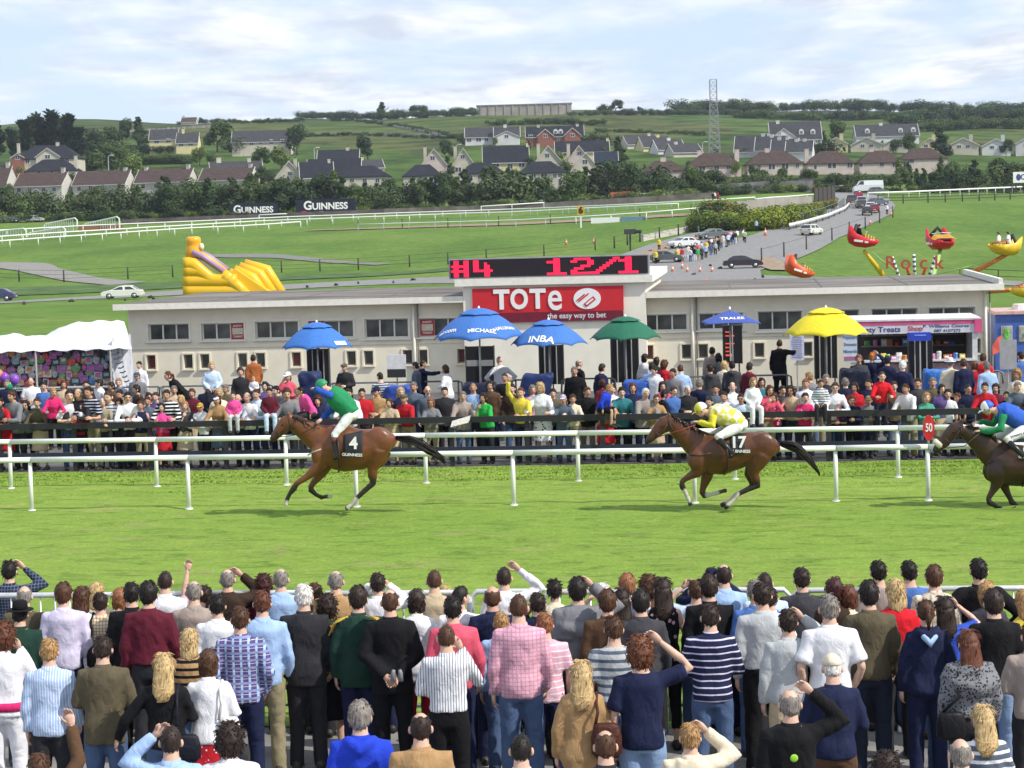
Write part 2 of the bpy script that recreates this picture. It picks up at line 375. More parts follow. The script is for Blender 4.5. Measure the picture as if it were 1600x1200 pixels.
def turf_mat():
 m,nt,b=nodes_of('racing_turf');N=nt.nodes.new;L=nt.links.new
 tc=N('ShaderNodeTexCoord')
 def nz(scale,det=5,st=(1,1,1),rough=.6,dist=0.0):
  mp=N('ShaderNodeMapping');L(tc.outputs['Object'],mp.inputs[0]);mp.inputs['Scale'].default_value=st
  n=N('ShaderNodeTexNoise');L(mp.outputs[0],n.inputs['Vector']);n.inputs['Scale'].default_value=scale;n.inputs['Detail'].default_value=det;n.inputs['Roughness'].default_value=rough;n.inputs['Distortion'].default_value=dist;return n.outputs['Fac']
 def ramp(src,pts):
  r=N('ShaderNodeValToRGB');L(src,r.inputs[0]);e=r.color_ramp.elements
  e[0].position,e[0].color=pts[0][0],(*pts[0][1],1);e[1].position,e[1].color=pts[1][0],(*pts[1][1],1)
  for p,c in pts[2:]:
   k=e.new(p);k.color=(*c,1)
  return r.outputs[0]
 def mix(f,a,c,mode='MIX'):
  x=N('ShaderNodeMixRGB');x.blend_type=mode
  if isinstance(f,float):x.inputs[0].default_value=f
  else:L(f,x.inputs[0])
  L(a,x.inputs[1]);L(c,x.inputs[2]);return x.outputs[0]
 broad=ramp(nz(.16,5,(.35,1,1)),[(.36,(.188,.298,.046)),(.66,(.245,.345,.066))])
 worn=ramp(nz(1.1,8,(.6,1,1),.68,.4),[(.57,(0,0,0)),(.70,(1,1,1))])
 x=N('ShaderNodeMixRGB');L(worn,x.inputs[0]);L(broad,x.inputs[1]);x.inputs[2].default_value=(.31,.30,.12,1)
 clump=ramp(nz(2.4,10,(.5,1.2,1),.74,.7),[(.36,(.24,.29,.22)),(.48,(.5,.5,.5)),(.7,(.64,.62,.58))])
 c=mix(.8,x.outputs[0],clump,'OVERLAY')
 fine=ramp(nz(26,5,(.6,1,1),.7),[(.3,(.33,.36,.3)),(.7,(.64,.62,.6))])
 c=mix(.85,c,fine,'OVERLAY')
 L(c,b.inputs['Base Color']);b.inputs['Roughness'].default_value=.9;b.inputs['Specular IOR Level'].default_value=.15
 bp=N('ShaderNodeBump');L(nz(5,9,(1,1,1),.75),bp.inputs['Height']);bp.inputs['Strength'].default_value=.75;bp.inputs['Distance'].default_value=.12;L(bp.outputs[0],b.inputs['Normal'])
 return m
turf=sheet('racecourse_turf_ground',-44,44,20.95,43.8,.006,turf_mat(),420,200)
def uneven():
 v=turf.data.vertices;n=len(v);co=np.empty(n*3,'f');v.foreach_get('co',co);co=co.reshape(-1,3)
 for p in co:p[2]+=.022*(noise.noise(Vector((p[0]*.9,p[1]*2.2,0)))+.8*noise.noise(Vector((p[0]*2.6,p[1]*5.5,3))))+.012
 v.foreach_set('co',co.ravel());turf.data.polygons.foreach_set('use_smooth',[True]*len(turf.data.polygons))
uneven()
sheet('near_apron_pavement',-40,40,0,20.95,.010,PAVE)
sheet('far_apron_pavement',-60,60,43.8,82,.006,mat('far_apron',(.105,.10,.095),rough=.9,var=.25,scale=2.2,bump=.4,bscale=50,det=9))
def blades():
 """short uneven grass standing on the running turf"""
 mb=MB();r=random.Random(3)
 for i in range(60000):
  Y=39.2+r.random()*4.5;x=(r.random()-.5)*(Y*.56+3)-Y*.12
  if r.random()>(Y-39.2)/3.5*.9:continue
  h=r.uniform(.012,.03)*(1.8 if Y>41.5 else 1);a=r.uniform(0,3.14);wd=r.uniform(.010,.024);Y0_,x0_=Y,x;x,Y=x0_*math.cos(YAW)-Y0_*math.sin(YAW),x0_*math.sin(YAW)+Y0_*math.cos(YAW);lx,ly=r.uniform(-.05,.05),r.uniform(-.07,.02)
  ca,sa=math.cos(a)*wd,math.sin(a)*wd
  mb.v+=[(x-ca,Y-sa,.004),(x+ca,Y+sa,.004),(x+lx,Y+ly,h)];k=len(mb.v);mb.f.append((k-3,k-2,k-1));mb.m.append(r.randrange(3))
 me=bpy.data.meshes.new('grass');me.from_pydata(mb.v,[],mb.f);me.polygons.foreach_set('material_index',mb.m)
 return link('grass',me,[mat('blade_%d'%i,c,rough=.8,var=.2,scale=1.2) for i,c in enumerate([(.21,.35,.045),(.23,.37,.05),(.26,.37,.06)])])
tag(stuff(blades()),'short bright green grass growing on the racecourse turf','grass')
# roads and tracks of the infield
drape('lower_road',[(-60,476),(60,470),(200,463),(330,455),(480,447),(620,440),(720,437),(900,440),(1040,438),(1140,435),(1250,437),(1400,439),(1560,442),(1680,445)],[9,9,9,9,9,10,11,11,11,9,8,8,8,8],ASPH)
drape('entrance_road',[(1000,430),(1060,416),(1120,402),(1180,386),(1240,370),(1300,350),(1338,334),(1352,322),(1350,311),(1325,303),(1290,299)],[26,24,22,18,13,12,12,11,10,9,9],ASPH,off=.1)
drape('service_road',[(1085,470),(1095,455),(1100,440),(1090,425)],[9,10,12,14],ASPH,off=.14)
drape('side_road',[(985,410),(1020,396),(1060,382),(1110,366),(1150,358)],[6,8,9,8,7],ASPH,off=.12)
drape('left_path',[(-40,414),(30,414),(60,422),(130,438),(200,444)],[8,9,6,5,5],mat('path',(.22,.21,.19),rough=.95,var=.2,scale=2),off=.1)
drape('infield_path',[(320,400),(390,400),(450,402),(520,410),(600,414)],[5,8,4,3,2.5],mat('path2',(.17,.17,.15),rough=.95,var=.2,scale=2),off=.1)
drape('sand_track',[(480,361),(600,357),(760,352),(900,346),(1010,340),(1090,335)],[3,7,9,10,10,9],SAND,off=.15,step=4)
BANK=mat('bank_grass',(.055,.105,.022),rough=.95,var=.35,scale=.35,bump=.6,bscale=2,det=8)
drape('grass_bank',[(-60,457),(60,455),(180,451),(290,445)],[14,14,13,12],BANK,off=.09)
drape('grass_bank',[(330,440),(450,434),(560,431),(640,427),(700,422),(780,414),(860,407)],[10,9,8,7,6,5,3],BANK,off=.09)
drape('dirt_verge',[(1225,424),(1205,414),(1196,404)],[3,4,1.5],DIRT,off=.17)
drape('sandy_verge',[(1000,374+28),(1060,381),(1120,362)],[3,3.5,3],DIRT,off=.17)
# ------------------------------------------------------------------ people
PAL={'white':'dedee2','cream':'d8ccb4','beige':'b9a78a','tan':'a5845c','brown':'57402f','dark brown':'382a22','olive':'59513f','khaki':'8d8468','taupe':'9c8e86','black':'151518','charcoal':'2b2b2f','dark grey':'3d3d42','grey':'77787c','pale grey':'b3b6b8','navy':'1d2340','blue':'2f4fb4','royal blue':'2440c0','mid blue':'4c6fae','light blue':'9db8de','pale blue':'bccfe6','teal':'2f6f78','sea green':'4a9a80','green':'2ba54a','dark green':'1e3a30','yellow':'d8c24a','mustard':'c2a53c','orange':'c96a24','rust':'9a5a32','red':'b3202c','bright red':'cc1f2b','maroon':'5a1c2c','coral':'d0556a','rose':'c08a9c','pink':'d8a8b8','bright pink':'dd4f96','deep pink':'cf2c6c','lilac':'c9c2da','purple':'5b4a7c','denim':'4a5d7e','pale denim':'7f97b8','dark denim':'262d3e','stone':'9a907c','slate':'55606e'}
HC={'black':'1c1613','dark':'2c201a','brown':'4a3020','auburn':'5c3524','ginger':'86583a','sandy':'a07c50','blond':'b59a6c','grey':'7c756e','white':'d2cec6','red':'663e2a','maroon':'3e1c1c'}
ARM={'down':((.222,-.03,1.13),(.235,.03,.88)),'down2':((.232,.0,1.14),(.225,.12,.91)),'front':((.245,.02,1.15),(.07,.22,1.14)),'back':((.25,-.08,1.15),(.05,-.175,.98)),'shade':((.37,.10,1.45),(.13,.13,1.655)),'high':((.40,.02,1.50),(.15,.02,1.72)),'phone':((.27,.16,1.20),(.115,.10,1.52)),'binoc':((.34,.16,1.38),(.085,.19,1.60)),'hip':((.43,-.05,1.17),(.20,.04,1.02)),'point':((.27,.12,1.66),(.22,.16,1.92)),'fwd':((.30,.25,1.36),(.28,.5,1.4)),'pocket':((.255,-.07,1.14),(.20,.07,.93)),'out':((.36,-.03,1.16),(.46,.05,.95)),'chin':((.2,.24,1.12),(.07,.2,1.42)),'rail':((.27,.33,1.08),(.06,.42,1.11)),'railw':((.30,.26,1.08),(.22,.42,1.10)),'lap':((.25,.06,1.16),(.1,.24,.98)),'prop':((.27,.05,1.15),(.24,.18,.93))}
POSE={'down':('down','down2',2,'stand',0),'front':('front','front',3,'stand',-6),'back':('back','back',0,'stand',0),'shadeR':('down','shade',0,'stand',3),'shadeL':('shade','front',0,'stand',3),'highR':('down','high',0,'stand',0),'highL':('high','down',0,'stand',0),'phoneR':('front','phone',2,'stand',0),'phoneL':('phone','down',2,'stand',0),'binoc':('binoc','binoc',2,'stand',4),'hips':('hip','hip',0,'stand',0),'pointR':('down','point',0,'stand',5),'pointL':('point','down',0,'stand',5),'pocket':('pocket','pocket',0,'stand',0),'outL':('out','front',0,'stand',0),'chinR':('front','chin',3,'stand',0),'fwdR':('down','fwd',0,'stand',0),'rail':('rail','rail',17,'stand',8),'railw':('railw','rail',14,'stand',6),'railchin':('rail','chin',13,'stand',6),'railup':('rail','point',8,'stand',6),'sit':('lap','lap',9,'sit',0),'sitlean':('prop','prop',30,'sit',15),'stride':('down2','front',4,'stride',0),'bend':('front','down',42,'stand',25),'lean':('railw','railw',14,'stand',5)}
def mixc(a,b,t):return a+(b-a)*t
def torso_rings(sex,infl,z0,z1,flare=0.0,skirt=False):
 M=[(.84,.135,.105,0),(.91,.158,.112,-.005),(.99,.158,.113,-.005),(1.08,.147,.105,0),(1.18,.152,.108,.004),(1.30,.170,.116,.004),(1.385,.172,.108,-.008),(1.435,.14,.086,-.016),(1.475,.088,.07,-.018),(1.505,.06,.06,-.01),(1.585,.054,.057,.004)]
 Fm=[(.84,.14,.11,-.005),(.91,.175,.122,-.012),(.99,.162,.115,-.005),(1.08,.132,.098,0),(1.18,.142,.108,.006),(1.28,.158,.122,.014),(1.375,.16,.104,-.005),(1.43,.125,.08,-.014),(1.47,.072,.06,-.016),(1.5,.05,.052,-.008),(1.585,.046,.05,.004)]
 T=Fm if sex=='f' else M;zs=[t[0] for t in T];out=[]
 want=sorted(set([z0]+[z for z in zs if z0<z<z1]+[z1]))
 for z in want:
  w_,d_,y_=[float(np.interp(z,zs,[t[k] for t in T])) for k in(1,2,3)]
  if z<.9:w_,d_=max(w_,.155),max(d_,.112)
  out.append((z,w_+infl+flare*max(0,1.05-z),d_+infl+flare*max(0,1.05-z),y_))
 return out
def ring(z,w_,d_,y_,n=18,p=2.4):
 out=[]
 for j in range(n):
  a=2*math.pi*j/n;c,s=math.cos(a),math.sin(a);q=(abs(c)**p+abs(s)**p)**(-1/p)
  out.append(Vector((w_*c*q,y_+d_*s*q,z)))
 return out
def hand(mb,wrist,elbow,inward,sc=1.0,curl=.6):
 wv=Vector(wrist);d=(wv-Vector(elbow)).normalized();up=Vector(inward);up=(up-d*up.dot(d)).normalized();s=d.cross(up)
 P=lambda a,b,c:wv+(d*a+s*b+up*c)*sc
 mb.tube([P(-.02,0,0),P(.02,0,0),P(.055,0,.004),P(.09,0,.008)],[(.02,.025),(.016,.036),(.015,.042),(.011,.038)],8,lat=s)
 for k,(b,ln) in enumerate([(-.03,.062),(-.01,.074),(.01,.07),(.03,.055)]):
  c1,c2=curl*.5,curl*1.3
  p1=P(.082,b,.008);p2=p1+(d*math.cos(c1)+up*math.sin(c1))*ln*.55*sc;p3=p2+(d*math.cos(c2)+up*math.sin(c2))*ln*.5*sc
  mb.tube([p1,p2,p3],[.0095*sc,.0085*sc,.006*sc],5)
 mb.tube([P(.025,-.03,.006),P(.055,-.055,.02),P(.085,-.058,.035)],[.012*sc,.0105*sc,.007*sc],5)
def head_mb(hs=1.0):
 """skull, jaw, brow, nose, eyes, mouth and ears; front is +Y"""
 mb=MB();n,m=26,20;vs=[];mi=[]
 def surf(a,b):
  x,y,z=math.sin(a)*math.cos(b),math.sin(a)*math.sin(b),math.cos(a)
  X_,Y_,Z_=.076*x,.096*y,.118*z
  if z<0:
   t=-z;X_*=1-.30*t*t;Y_=Y_*(1-.22*t)+(.018*t if y>0 else .03*t)
  if y>0:
   nose=math.exp(-(X_/.013)**2)*math.exp(-((Z_+.022)/.03)**2)*.024*(1 if Z_>-.05 else .4)
   brow=math.exp(-((Z_-.022)/.012)**2)*math.exp(-(X_/.05)**2)*.006
   eye=-sum(math.exp(-((X_-e)/.016)**2) for e in(-.032,.032))*math.exp(-((Z_-.004)/.012)**2)*.011
   lips=math.exp(-(X_/.024)**2)*math.exp(-((Z_+.062)/.009)**2)*.006
   chin=math.exp(-(X_/.025)**2)*math.exp(-((Z_+.1)/.016)**2)*.008
   Y_+=(nose+brow+eye+lips+chin)*max(0,y)**.5
  return Vector((X_,Y_,Z_))
 for i in range(m+1):
  for j in range(n):vs.append(surf(math.pi*i/m,2*math.pi*(j+.5)/n)*hs)
 fs=[];
 for i in range(m):
  for j in range(n):
   f=(i*n+j,(i+1)*n+j,(i+1)*n+(j+1)%n,i*n+(j+1)%n);c=sum((vs[k] for k in f),Vector())/4/hs
   k=0
   if c.y>.05:
    if abs(abs(c.x)-.032)<.0125 and abs(c.z-.003)<.0085:k=1
    elif abs(c.x)<.022 and abs(c.z+.064)<.0075:k=2
   fs.append(f);mi.append(k)
 mb.v=[tuple(v) for v in vs];mb.f=fs;mb.m=mi
 for s in(-1,1):
  mb.ell((s*.083*hs,-.010*hs,-.012*hs),(.016*hs,.021*hs,.032*hs),8,6,M=Matrix.Rotation(s*.35,3,'Z'))
 return mb
HEADB={}
def hair_mesh(style,hs=1.0):
 """a cap of hair that stands off the skull and dives under the skin at the hairline"""
 key=('hair',style,hs)
 if key in HEADB:return HEADB[key]
 r=random.Random(hash(style)%1000 if False else sum(map(ord,style)));mb=MB();n,m=30,22
 th={'crop':.006,'short':.010,'thin':.007,'ring':.009,'wavy':.020,'bob':.018,'long':.016,'curly':.032,'spiky':.016,'pony':.011,'thick':.017,'hat':.012}[style]
 for i in range(m+1):
  a=math.pi*i/m
  for j in range(n):
   b=2*math.pi*j/n;x,y,z=math.sin(a)*math.cos(b),math.sin(a)*math.sin(b),math.cos(a)
   back=-y;q=Vector((.076*x,.096*y,.118*z))
   if z<0:q.x*=1-.12*z*z
   lowb={'crop':-.07,'short':-.082,'thin':-.08,'ring':-.08,'wavy':-.1,'bob':-.13,'long':-.12,'curly':-.105,'spiky':-.08,'pony':-.07,'thick':-.088,'hat':-.08}[style]
   side=-.03 if style in('crop','short','thin','ring','spiky','thick','pony','hat') else-.10
   yy=back/max(1e-6,math.hypot(x,y)) if math.hypot(x,y)>1e-4 else 0
   line=mixc(side,lowb,max(0,yy)) if yy>0 else mixc(side,.062,min(1,-yy*1.25))
   jag=noise.noise(Vector((x*5,y*5,z*5+len(style))))*.02
   inside=q.z>line+jag
   if style=='ring' and(z>.58 and y>-.75):inside=False
   if style=='thin' and(z>.80 and y>-.5):inside=False
   nn=Vector((x/.076,y/.096,z/.118)).normalized()
   k=th*(1+.35*noise.noise(Vector((x*4,y*4,z*4))))
   if style in('curly',):k=th*(.8+.7*abs(noise.noise(Vector((x*9,y*9,z*9))))*2)
   if style=='spiky':k=th*(.6+.9*abs(noise.noise(Vector((x*12,y*12,z*6)))))
   if z>.2 and style in('wavy','thick','short','bob','long'):k*=1.2
   q=q+nn*(k if inside else-.014);mb.v.append(tuple(q*hs))
 for i in range(m):
  for j in range(n):mb.f.append((i*n+j,(i+1)*n+j,(i+1)*n+(j+1)%n,i*n+(j+1)%n));mb.m.append(0)
 def fall(z1,w0,w1,y0,y1,d=.04):
  rs=[]
  for k in range(9):
   t=k/8;rs.append([Vector(((mixc(w0,w1,t)*(1-.55*max(0,t-.75)/.25))*math.cos(a)*(1+.10*math.sin(7*a+3*t)),mixc(y0,y1,t)+d*(1-.62*t)*math.sin(a)+.008*math.sin(9*t+2*a),mixc(.03,z1,t)))*hs for a in[2*math.pi*q/14 for q in range(14)]])
  mb.rings(rs)
 if style=='long':fall(-.31,.088,.108,-.055,-.150,.052)
 if style=='bob':fall(-.15,.094,.088,-.035,-.04,.065)
 if style=='wavy':fall(-.19,.09,.096,-.05,-.10,.06)
 if style=='pony':mb.tube([Vector(p)*hs for p in((0,-.09,.05),(0,-.135,.03),(0,-.15,-.05),(0,-.13,-.16))],[.02*hs,.03*hs,.028*hs,.01*hs],8)
 if style!='hat':
  base=[Vector(v) for v in mb.v];nb=(m+1)*n
  for q in range({'crop':90,'thin':60,'ring':60,'curly':260,'spiky':200}.get(style,170)):
   p=base[r.randrange(n,nb-n)] if q%3 or len(base)==nb else base[r.randrange(nb,len(base))];nn=Vector((p.x/.076,p.y/.096,p.z/.118)).normalized()
   rad=math.sqrt((p.x/.076)**2+(p.y/.096)**2+(p.z/.118)**2)/hs
   if rad<1.03:continue
   dn=Vector((p.x*.6,p.y*.6-.02,-.10));dn=(dn-nn*dn.dot(nn)).normalized();ln={'crop':.018,'short':.032,'curly':.035,'long':.07,'bob':.045,'wavy':.05}.get(style,.028)*r.uniform(.6,1.3);j=Vector((r.uniform(-1,1),r.uniform(-1,1),r.uniform(-1,1)))*(.8 if style in('curly','spiky') else .13);dn=(dn+j).normalized();ot=nn*min(.007,ln*.14) if style not in('curly','spiky') else nn*ln*.45
   mb.tube([p-nn*.004,p+dn*ln*.5+ot,p+dn*ln+ot*.5],[.0045,.0042,.0015],4)
 me=mb.mesh('hair',True);HEADB[key]=me;return me
def hat_mesh(kind,hs=1.0):
 key=('hat',kind,hs)
 if key in HEADB:return HEADB[key]
 mb=MB()
 if kind=='cap':
  mb.ell((0,-.005,.035),(.088,.106,.098),16,10);mb.v=[(x,y,max(z,.03)) for x,y,z in mb.v]
  mb.tube([(0,.07,.045),(0,.12,.042),(0,.17,.03),(0,.185,.026)],[(.006,.075),(.005,.072),(.005,.05),(.003,.02)],10,lat=(1,0,0))
 elif kind=='flatcap':
  mb.ell((0,.012,.066),(.094,.122,.05),16,8);mb.ell((0,.1,.052),(.07,.045,.012),12,5)
 elif kind=='brim':
  mb.tube([(0,0,.045),(0,0,.05),(0,0,.056)],[(.17,.15),(.172,.152),(.165,.145)],22,lat=(1,0,0));mb.tube([(0,0,.05),(0,0,.1),(0,0,.145),(0,0,.16)],[(.105,.09),(.1,.086),(.088,.076),(.05,.045)],18,lat=(1,0,0))
 elif kind=='shades':
  for s in(-1,1):mb.ell((s*.034,.088,.004),(.027,.012,.017),8,6);mb.tube([(s*.06,.08,.006),(s*.08,-.005,.004)],.004,5)
  mb.tube([(-.01,.098,.006),(.01,.098,.006)],.004,5)
 me=mb.xf(Matrix.Scale(hs,4)).mesh(kind,True);HEADB[key]=me;return me
BODY={}
LEG={'stand':((.092,0,.92),(.105,.012,.50),(.112,-.02,.09)),'sit':((.1,0,.90),(.13,.43,.90),(.13,.40,.46))}
def limbs(pose,sex):
 la,ra,lean,legs,hp=POSE[pose];Rm=Matrix.Rotation(-R(lean),4,'X');T=Matrix.Translation((0,0,.95))@Rm@Matrix.Translation((0,0,-.95))
 sw=.145 if sex=='f' else .166;A=[]
 for s,a in((-1,la),(1,ra)):
  e,wr=[Vector((s*p[0],p[1],p[2])) for p in ARM[a]]
  if a not in('rail','railw','lap','prop'):e,wr=T@e,T@wr
  if a=='prop':e,wr=T@e,wr
  A.append((T@Vector((s*sw,-.008,1.405)),e,wr,a,s))
 Lg=[]
 for s in(-1,1):
  if legs=='stride':h,k,n=(Vector((s*.092,0,.92)),Vector((s*.1,.12*s,.52)),Vector((s*.1,.14*s-.1,.09)))
  else:h,k,n=[Vector((s*p[0],p[1],p[2])) for p in LEG[legs]]
  Lg.append((h,k,n,s))
 return A,Lg,T,R(hp-lean*.55),legs
def build_body(pose,top,bottom,sex,hs,yaw,coarse):
 key=(pose,top,bottom,sex,hs,yaw,coarse)
 if key in BODY:return BODY[key]
 A,Lg,T,hp,legs=limbs(pose,sex);vx=.026 if coarse else .02;g=.86 if sex=='f' else 1.0
 mb=MB();rs=[(z,a-(.014 if z<1.476 else 0),b-(.014 if z<1.476 else 0),c) for z,a,b,c in torso_rings(sex,0,.84,1.585)];mb.rings([[T@p if z>.95 else p for p in ring(z,a,b,c)] for z,a,b,c in rs])
 for S,e,wr,a,s in A:
  inn=Vector((-s*.25,.04,-.05));mb.tube([S+inn*.25,S,S.lerp(e,.4),e,e.lerp(wr,.35),wr],[.046*g,.05*g,.045*g,.037*g,.039*g,.026*g],10)
 for h,k,n,s in Lg:
  mb.tube([h+Vector((-s*.02,0,.06)) if legs!='sit' else h+Vector((0,-.06,.02)),h.lerp(k,.25),h.lerp(k,.7),k,k.lerp(n,.35),n,n+Vector((0,.0,-.03))],[.09,.086,.066,.054,.054,.034,.036],10)
  mb.tube([n+Vector((0,-.05,-.05)),n+Vector((0,.04,-.045)),n+Vector((0,.17,-.062))],[.03,.035,.02],8)
 me=remesh(mb,vx,'body',2)
 nk=T@Vector((0,0,1.55));Mh=Matrix.Translation(nk)@Matrix.Rotation(R(yaw),4,'Z')@Matrix.Rotation(hp,4,'X')@Matrix.Translation((0,.018*hs,.082*hs))
 ex=MB();ex.join(head_mb(hs).xf(Mh))
 for S,e,wr,a,s in A:hand(ex,wr,e,(-s*1,.3,0) if a in('down','down2','out','pocket') else((0,-1,-.4) if a!='back' else(0,-1,0)),.95*g,.8)
 bm=bmesh.new();bm.from_mesh(me);m2=ex.mesh('x',True);bm.from_mesh(m2);bm.to_mesh(me);bm.free();bpy.data.meshes.remove(m2);me.name='body'
 seed=len(BODY)
 tp=None
 if top:
  hem,sleeve,inf={'shirt':(.86,'long',.015),'tucked':(.98,'long',.017),'tee':(.87,'short',.015),'tanktop':(.9,None,.012),'jacket':(.80,'long',.022),'coat':(.66,'long',.027),'hoodie':(.87,'long',.022),'jumper':(.9,'long',.018),'crop_jacket':(.98,'long',.024),'polo':(.9,'short',.017),'dress':(.5,'short',.02),'shawl':(1.0,'long',.035)}[top]
  t=MB();rs=torso_rings(sex,inf,hem,1.478,.06 if top in('jacket','coat') else(.16 if top=='dress' else .03))
  rs[-1]=(rs[-1][0],rs[-1][1]-inf*.3,rs[-1][2]-inf*.3,rs[-1][3])
  if top in('shirt','tucked','tee','polo','hoodie','jumper','crop_jacket'):
   rs=[(z,max(w_,.155+inf*.6) if z<1.25 else w_,max(d_,.112+inf*.4) if z<1.25 else d_,y_) for z,w_,d_,y_ in rs]
  if legs=='sit':rs=[r_ for r_ in rs if r_[0]>=.86]
  t.rings([[T@p if z>.95 else p for p in ring(z,a,b,c)] for z,a,b,c in rs])
  for S,e,wr,a,s in A:
   inn=Vector((-s*.25,.04,-.02));w_=inf
   if sleeve=='long':t.tube([S+inn*.28,S+Vector((0,0,.002)),S.lerp(e,.45),e,e.lerp(wr,.4),e.lerp(wr,.97)],[.054*g+w_,.054*g+w_,.047*g+w_,.043*g+w_,.039*g+w_,.030*g+w_*.8],12)
   elif sleeve=='short':t.tube([S+inn*.28,S+Vector((0,0,.002)),S.lerp(e,.45),S.lerp(e,.82)],[.054*g+w_,.056*g+w_,.056*g+w_,.06*g+w_],12)
  if top=='shawl':t.tube([T@Vector(p) for p in((-.2,.02,1.36),(-.12,-.12,1.3),(.06,-.14,1.26),(.19,-.06,1.3),(.2,.08,1.36))],[.08,.06,.08,.08,.06],10);t.rings([[T@p for p in ring(z,a,b,-.01)] for z,a,b in((1.2,.22,.16),(1.32,.225,.15),(1.42,.17,.11),(1.49,.1,.085))])
  if top=='hoodie':t.tube([T@Vector(p) for p in((-.1,-.02,1.47),(-.07,-.1,1.45),(0,-.135,1.42),(.07,-.1,1.45),(.1,-.02,1.47))],[.035,.05,.055,.05,.035],8)
  tp=remesh(t,vx+.002,top,1,.009,seed)
  c=MB()
  r_=.062 if sex=='f' else .07;inr=[T@p for p in ring(1.462,r_+.012,r_+.012,-.012,16,2)];o1=[T@p for p in ring(1.505,r_-.002,r_+.0,-.008,16,2)];i1=[T@p for p in ring(1.50,r_-.014,r_-.012,-.008,16,2)]
  if top not in('tanktop','tee','dress'):
   c.rings([inr,o1,i1],cap=False);bm=bmesh.new();bm.from_mesh(tp);m2=c.mesh('x',True);bm.from_mesh(m2);bm.to_mesh(tp);bm.free();bpy.data.meshes.remove(m2)
 bt=None
 if bottom:
  t=MB()
  if bottom in('skirt','longskirt'):
   zb=.46 if bottom=='skirt' else .3
   if legs=='sit':t.rings([ring(z,a,b,.1) for z,a,b in((.80,.19,.25),(.9,.2,.22),(1.0,.17,.13))])
   else:t.rings([ring(z,a,b,0) for z,a,b in((zb,.235,.2),(.7,.21,.165),(.9,.19,.138),(1.02,.152,.112))])
  else:
   t.rings([ring(z,a,b,c) for z,a,b,c in torso_rings(sex,.004,.84,1.0)])
   for h,k,n,s in Lg:
    st=h+Vector((-s*.02,0,.07)) if legs!='sit' else h+Vector((0,-.05,.02))
    if bottom=='trousers':t.tube([st,h.lerp(k,.25),h.lerp(k,.7),k,k.lerp(n,.4),n+Vector((0,.0,.0)),n+Vector((0,.015,-.045))],[.104,.102,.086,.075,.074,.068,.07],12)
    elif bottom=='leggings':t.tube([st,h.lerp(k,.25),h.lerp(k,.7),k,k.lerp(n,.4),k.lerp(n,.7)],[.098,.094,.074,.062,.06,.05],12)
    elif bottom=='shorts':t.tube([st,h.lerp(k,.25),h.lerp(k,.7),h.lerp(k,.95)],[.104,.105,.1,.1],12)
  bt=remesh(t,vx+.002,bottom,1,.006,seed+7)
 res=dict(body=me,top=tp,bottom=bt,Mh=Mh,ht=(Mh@Vector((0,0,.125*hs))).z,legs=legs,feet=[(n,s) for h,k,n,s in Lg],A=A,T=T)
 BODY[key]=res;return res
SHOE=None
def shoe_mesh():
 global SHOE
 if SHOE is None:
  mb=MB();mb.tube([(0,-.085,-.045),(0,-.06,-.035),(0,.02,-.03),(0,.1,-.052),(0,.17,-.066),(0,.19,-.07)],[(.03,.03),(.05,.04),(.056,.043),(.034,.05),(.02,.044),(.008,.02)],10,lat=(1,0,0));SHOE=mb.mesh('shoe',True)
 return SHOE
PEOPLE=[]
EYEM=mat('eye_dark',(.05,.035,.03),rough=.3);
def lipm(t):return mat('lips_%d'%t,(.36,.13,.11),rough=.5)
def person(px,ty,top,bot,hair,label,pose='down',yaw=0,sex='m',h=None,Y=None,hat=None,shades=False,skin=0,hy=0,kid=False,coarse=False,seat=None,base=0.0,lift=0.0,group=None,shoes=True,short=None):
 """top: (kind, colour[, pattern, colour2]); h: standing height with the depth read from the head's row, or Y: depth with the size read from it"""
 hs=1.10 if kid else .94;hy=round(hy/10)*10
 b=build_body(pose,top[0] if top else None,bot[0] if bot else None,sex,hs,hy,coarse)
 extra={'curly':.03,'thick':.02,'wavy':.02}.get(hair[0] if hair else '',.008)
 if Y is None:
  s=h/1.76;Y=Dof(px,ty,base+s*(b['ht']+extra));z0=base
 else:
  zt=W(px,ty,Y).z
  if seat is not None:s=(zt-seat)/(b['ht']+extra-.80);z0=seat-.80*s
  else:z0=base+lift;s=(zt-z0)/(b['ht']+extra)
  s=max(.42,min(1.16,s))
 x=X(px,Y,z0+1.5*s)
 sk=skinmat(skin);o=link('person',b['body'],[sk,EYEM,lipm(skin)],None,(x,Y,z0),R(yaw),s)
 col=lambda c:lin(PAL[c])
 if top:link({'tee':'tee_shirt','tucked':'shirt','tanktop':'vest_top','polo':'polo_shirt'}.get(top[0],top[0]),b['top'],cloth(col(top[1]),top[2] if len(top)>2 else None,col(top[3]) if len(top)>3 else(.8,.8,.8)),o)
 if bot:link(bot[0],b['bottom'],cloth(col(bot[1]),bot[2] if len(bot)>2 else None,col(bot[3]) if len(bot)>3 else(.8,.8,.8)),o)
 if hair and hair[0]!='bald':
  hr=link('hair',hair_mesh(hair[0],hs),hairmat(HC[hair[1]]),o);hr.matrix_local=b['Mh']
 if hat:
  ho=link({'brim':'brimmed_hat','flatcap':'flat_cap','cap':'cap'}[hat[0]],hat_mesh(hat[0],hs),cloth(col(hat[1])),o);ho.matrix_local=b['Mh']
 if shades:
  so=link('sunglasses',hat_mesh('shades',hs),mat('dark_lens',(.02,.02,.022),rough=.2),o);so.matrix_local=b['Mh']
 if shoes:
  for n,s_ in b['feet']:q=link('shoe',shoe_mesh(),mat('shoe_leather',(.03,.026,.024),rough=.5),o);q.location=n;q.scale=(1.08,)*3
 tag(o,label,'person',group)
 PEOPLE.append(dict(o=o,px=px,ty=ty,Y=Y,label=label,s=s,b=b,short=short));return o
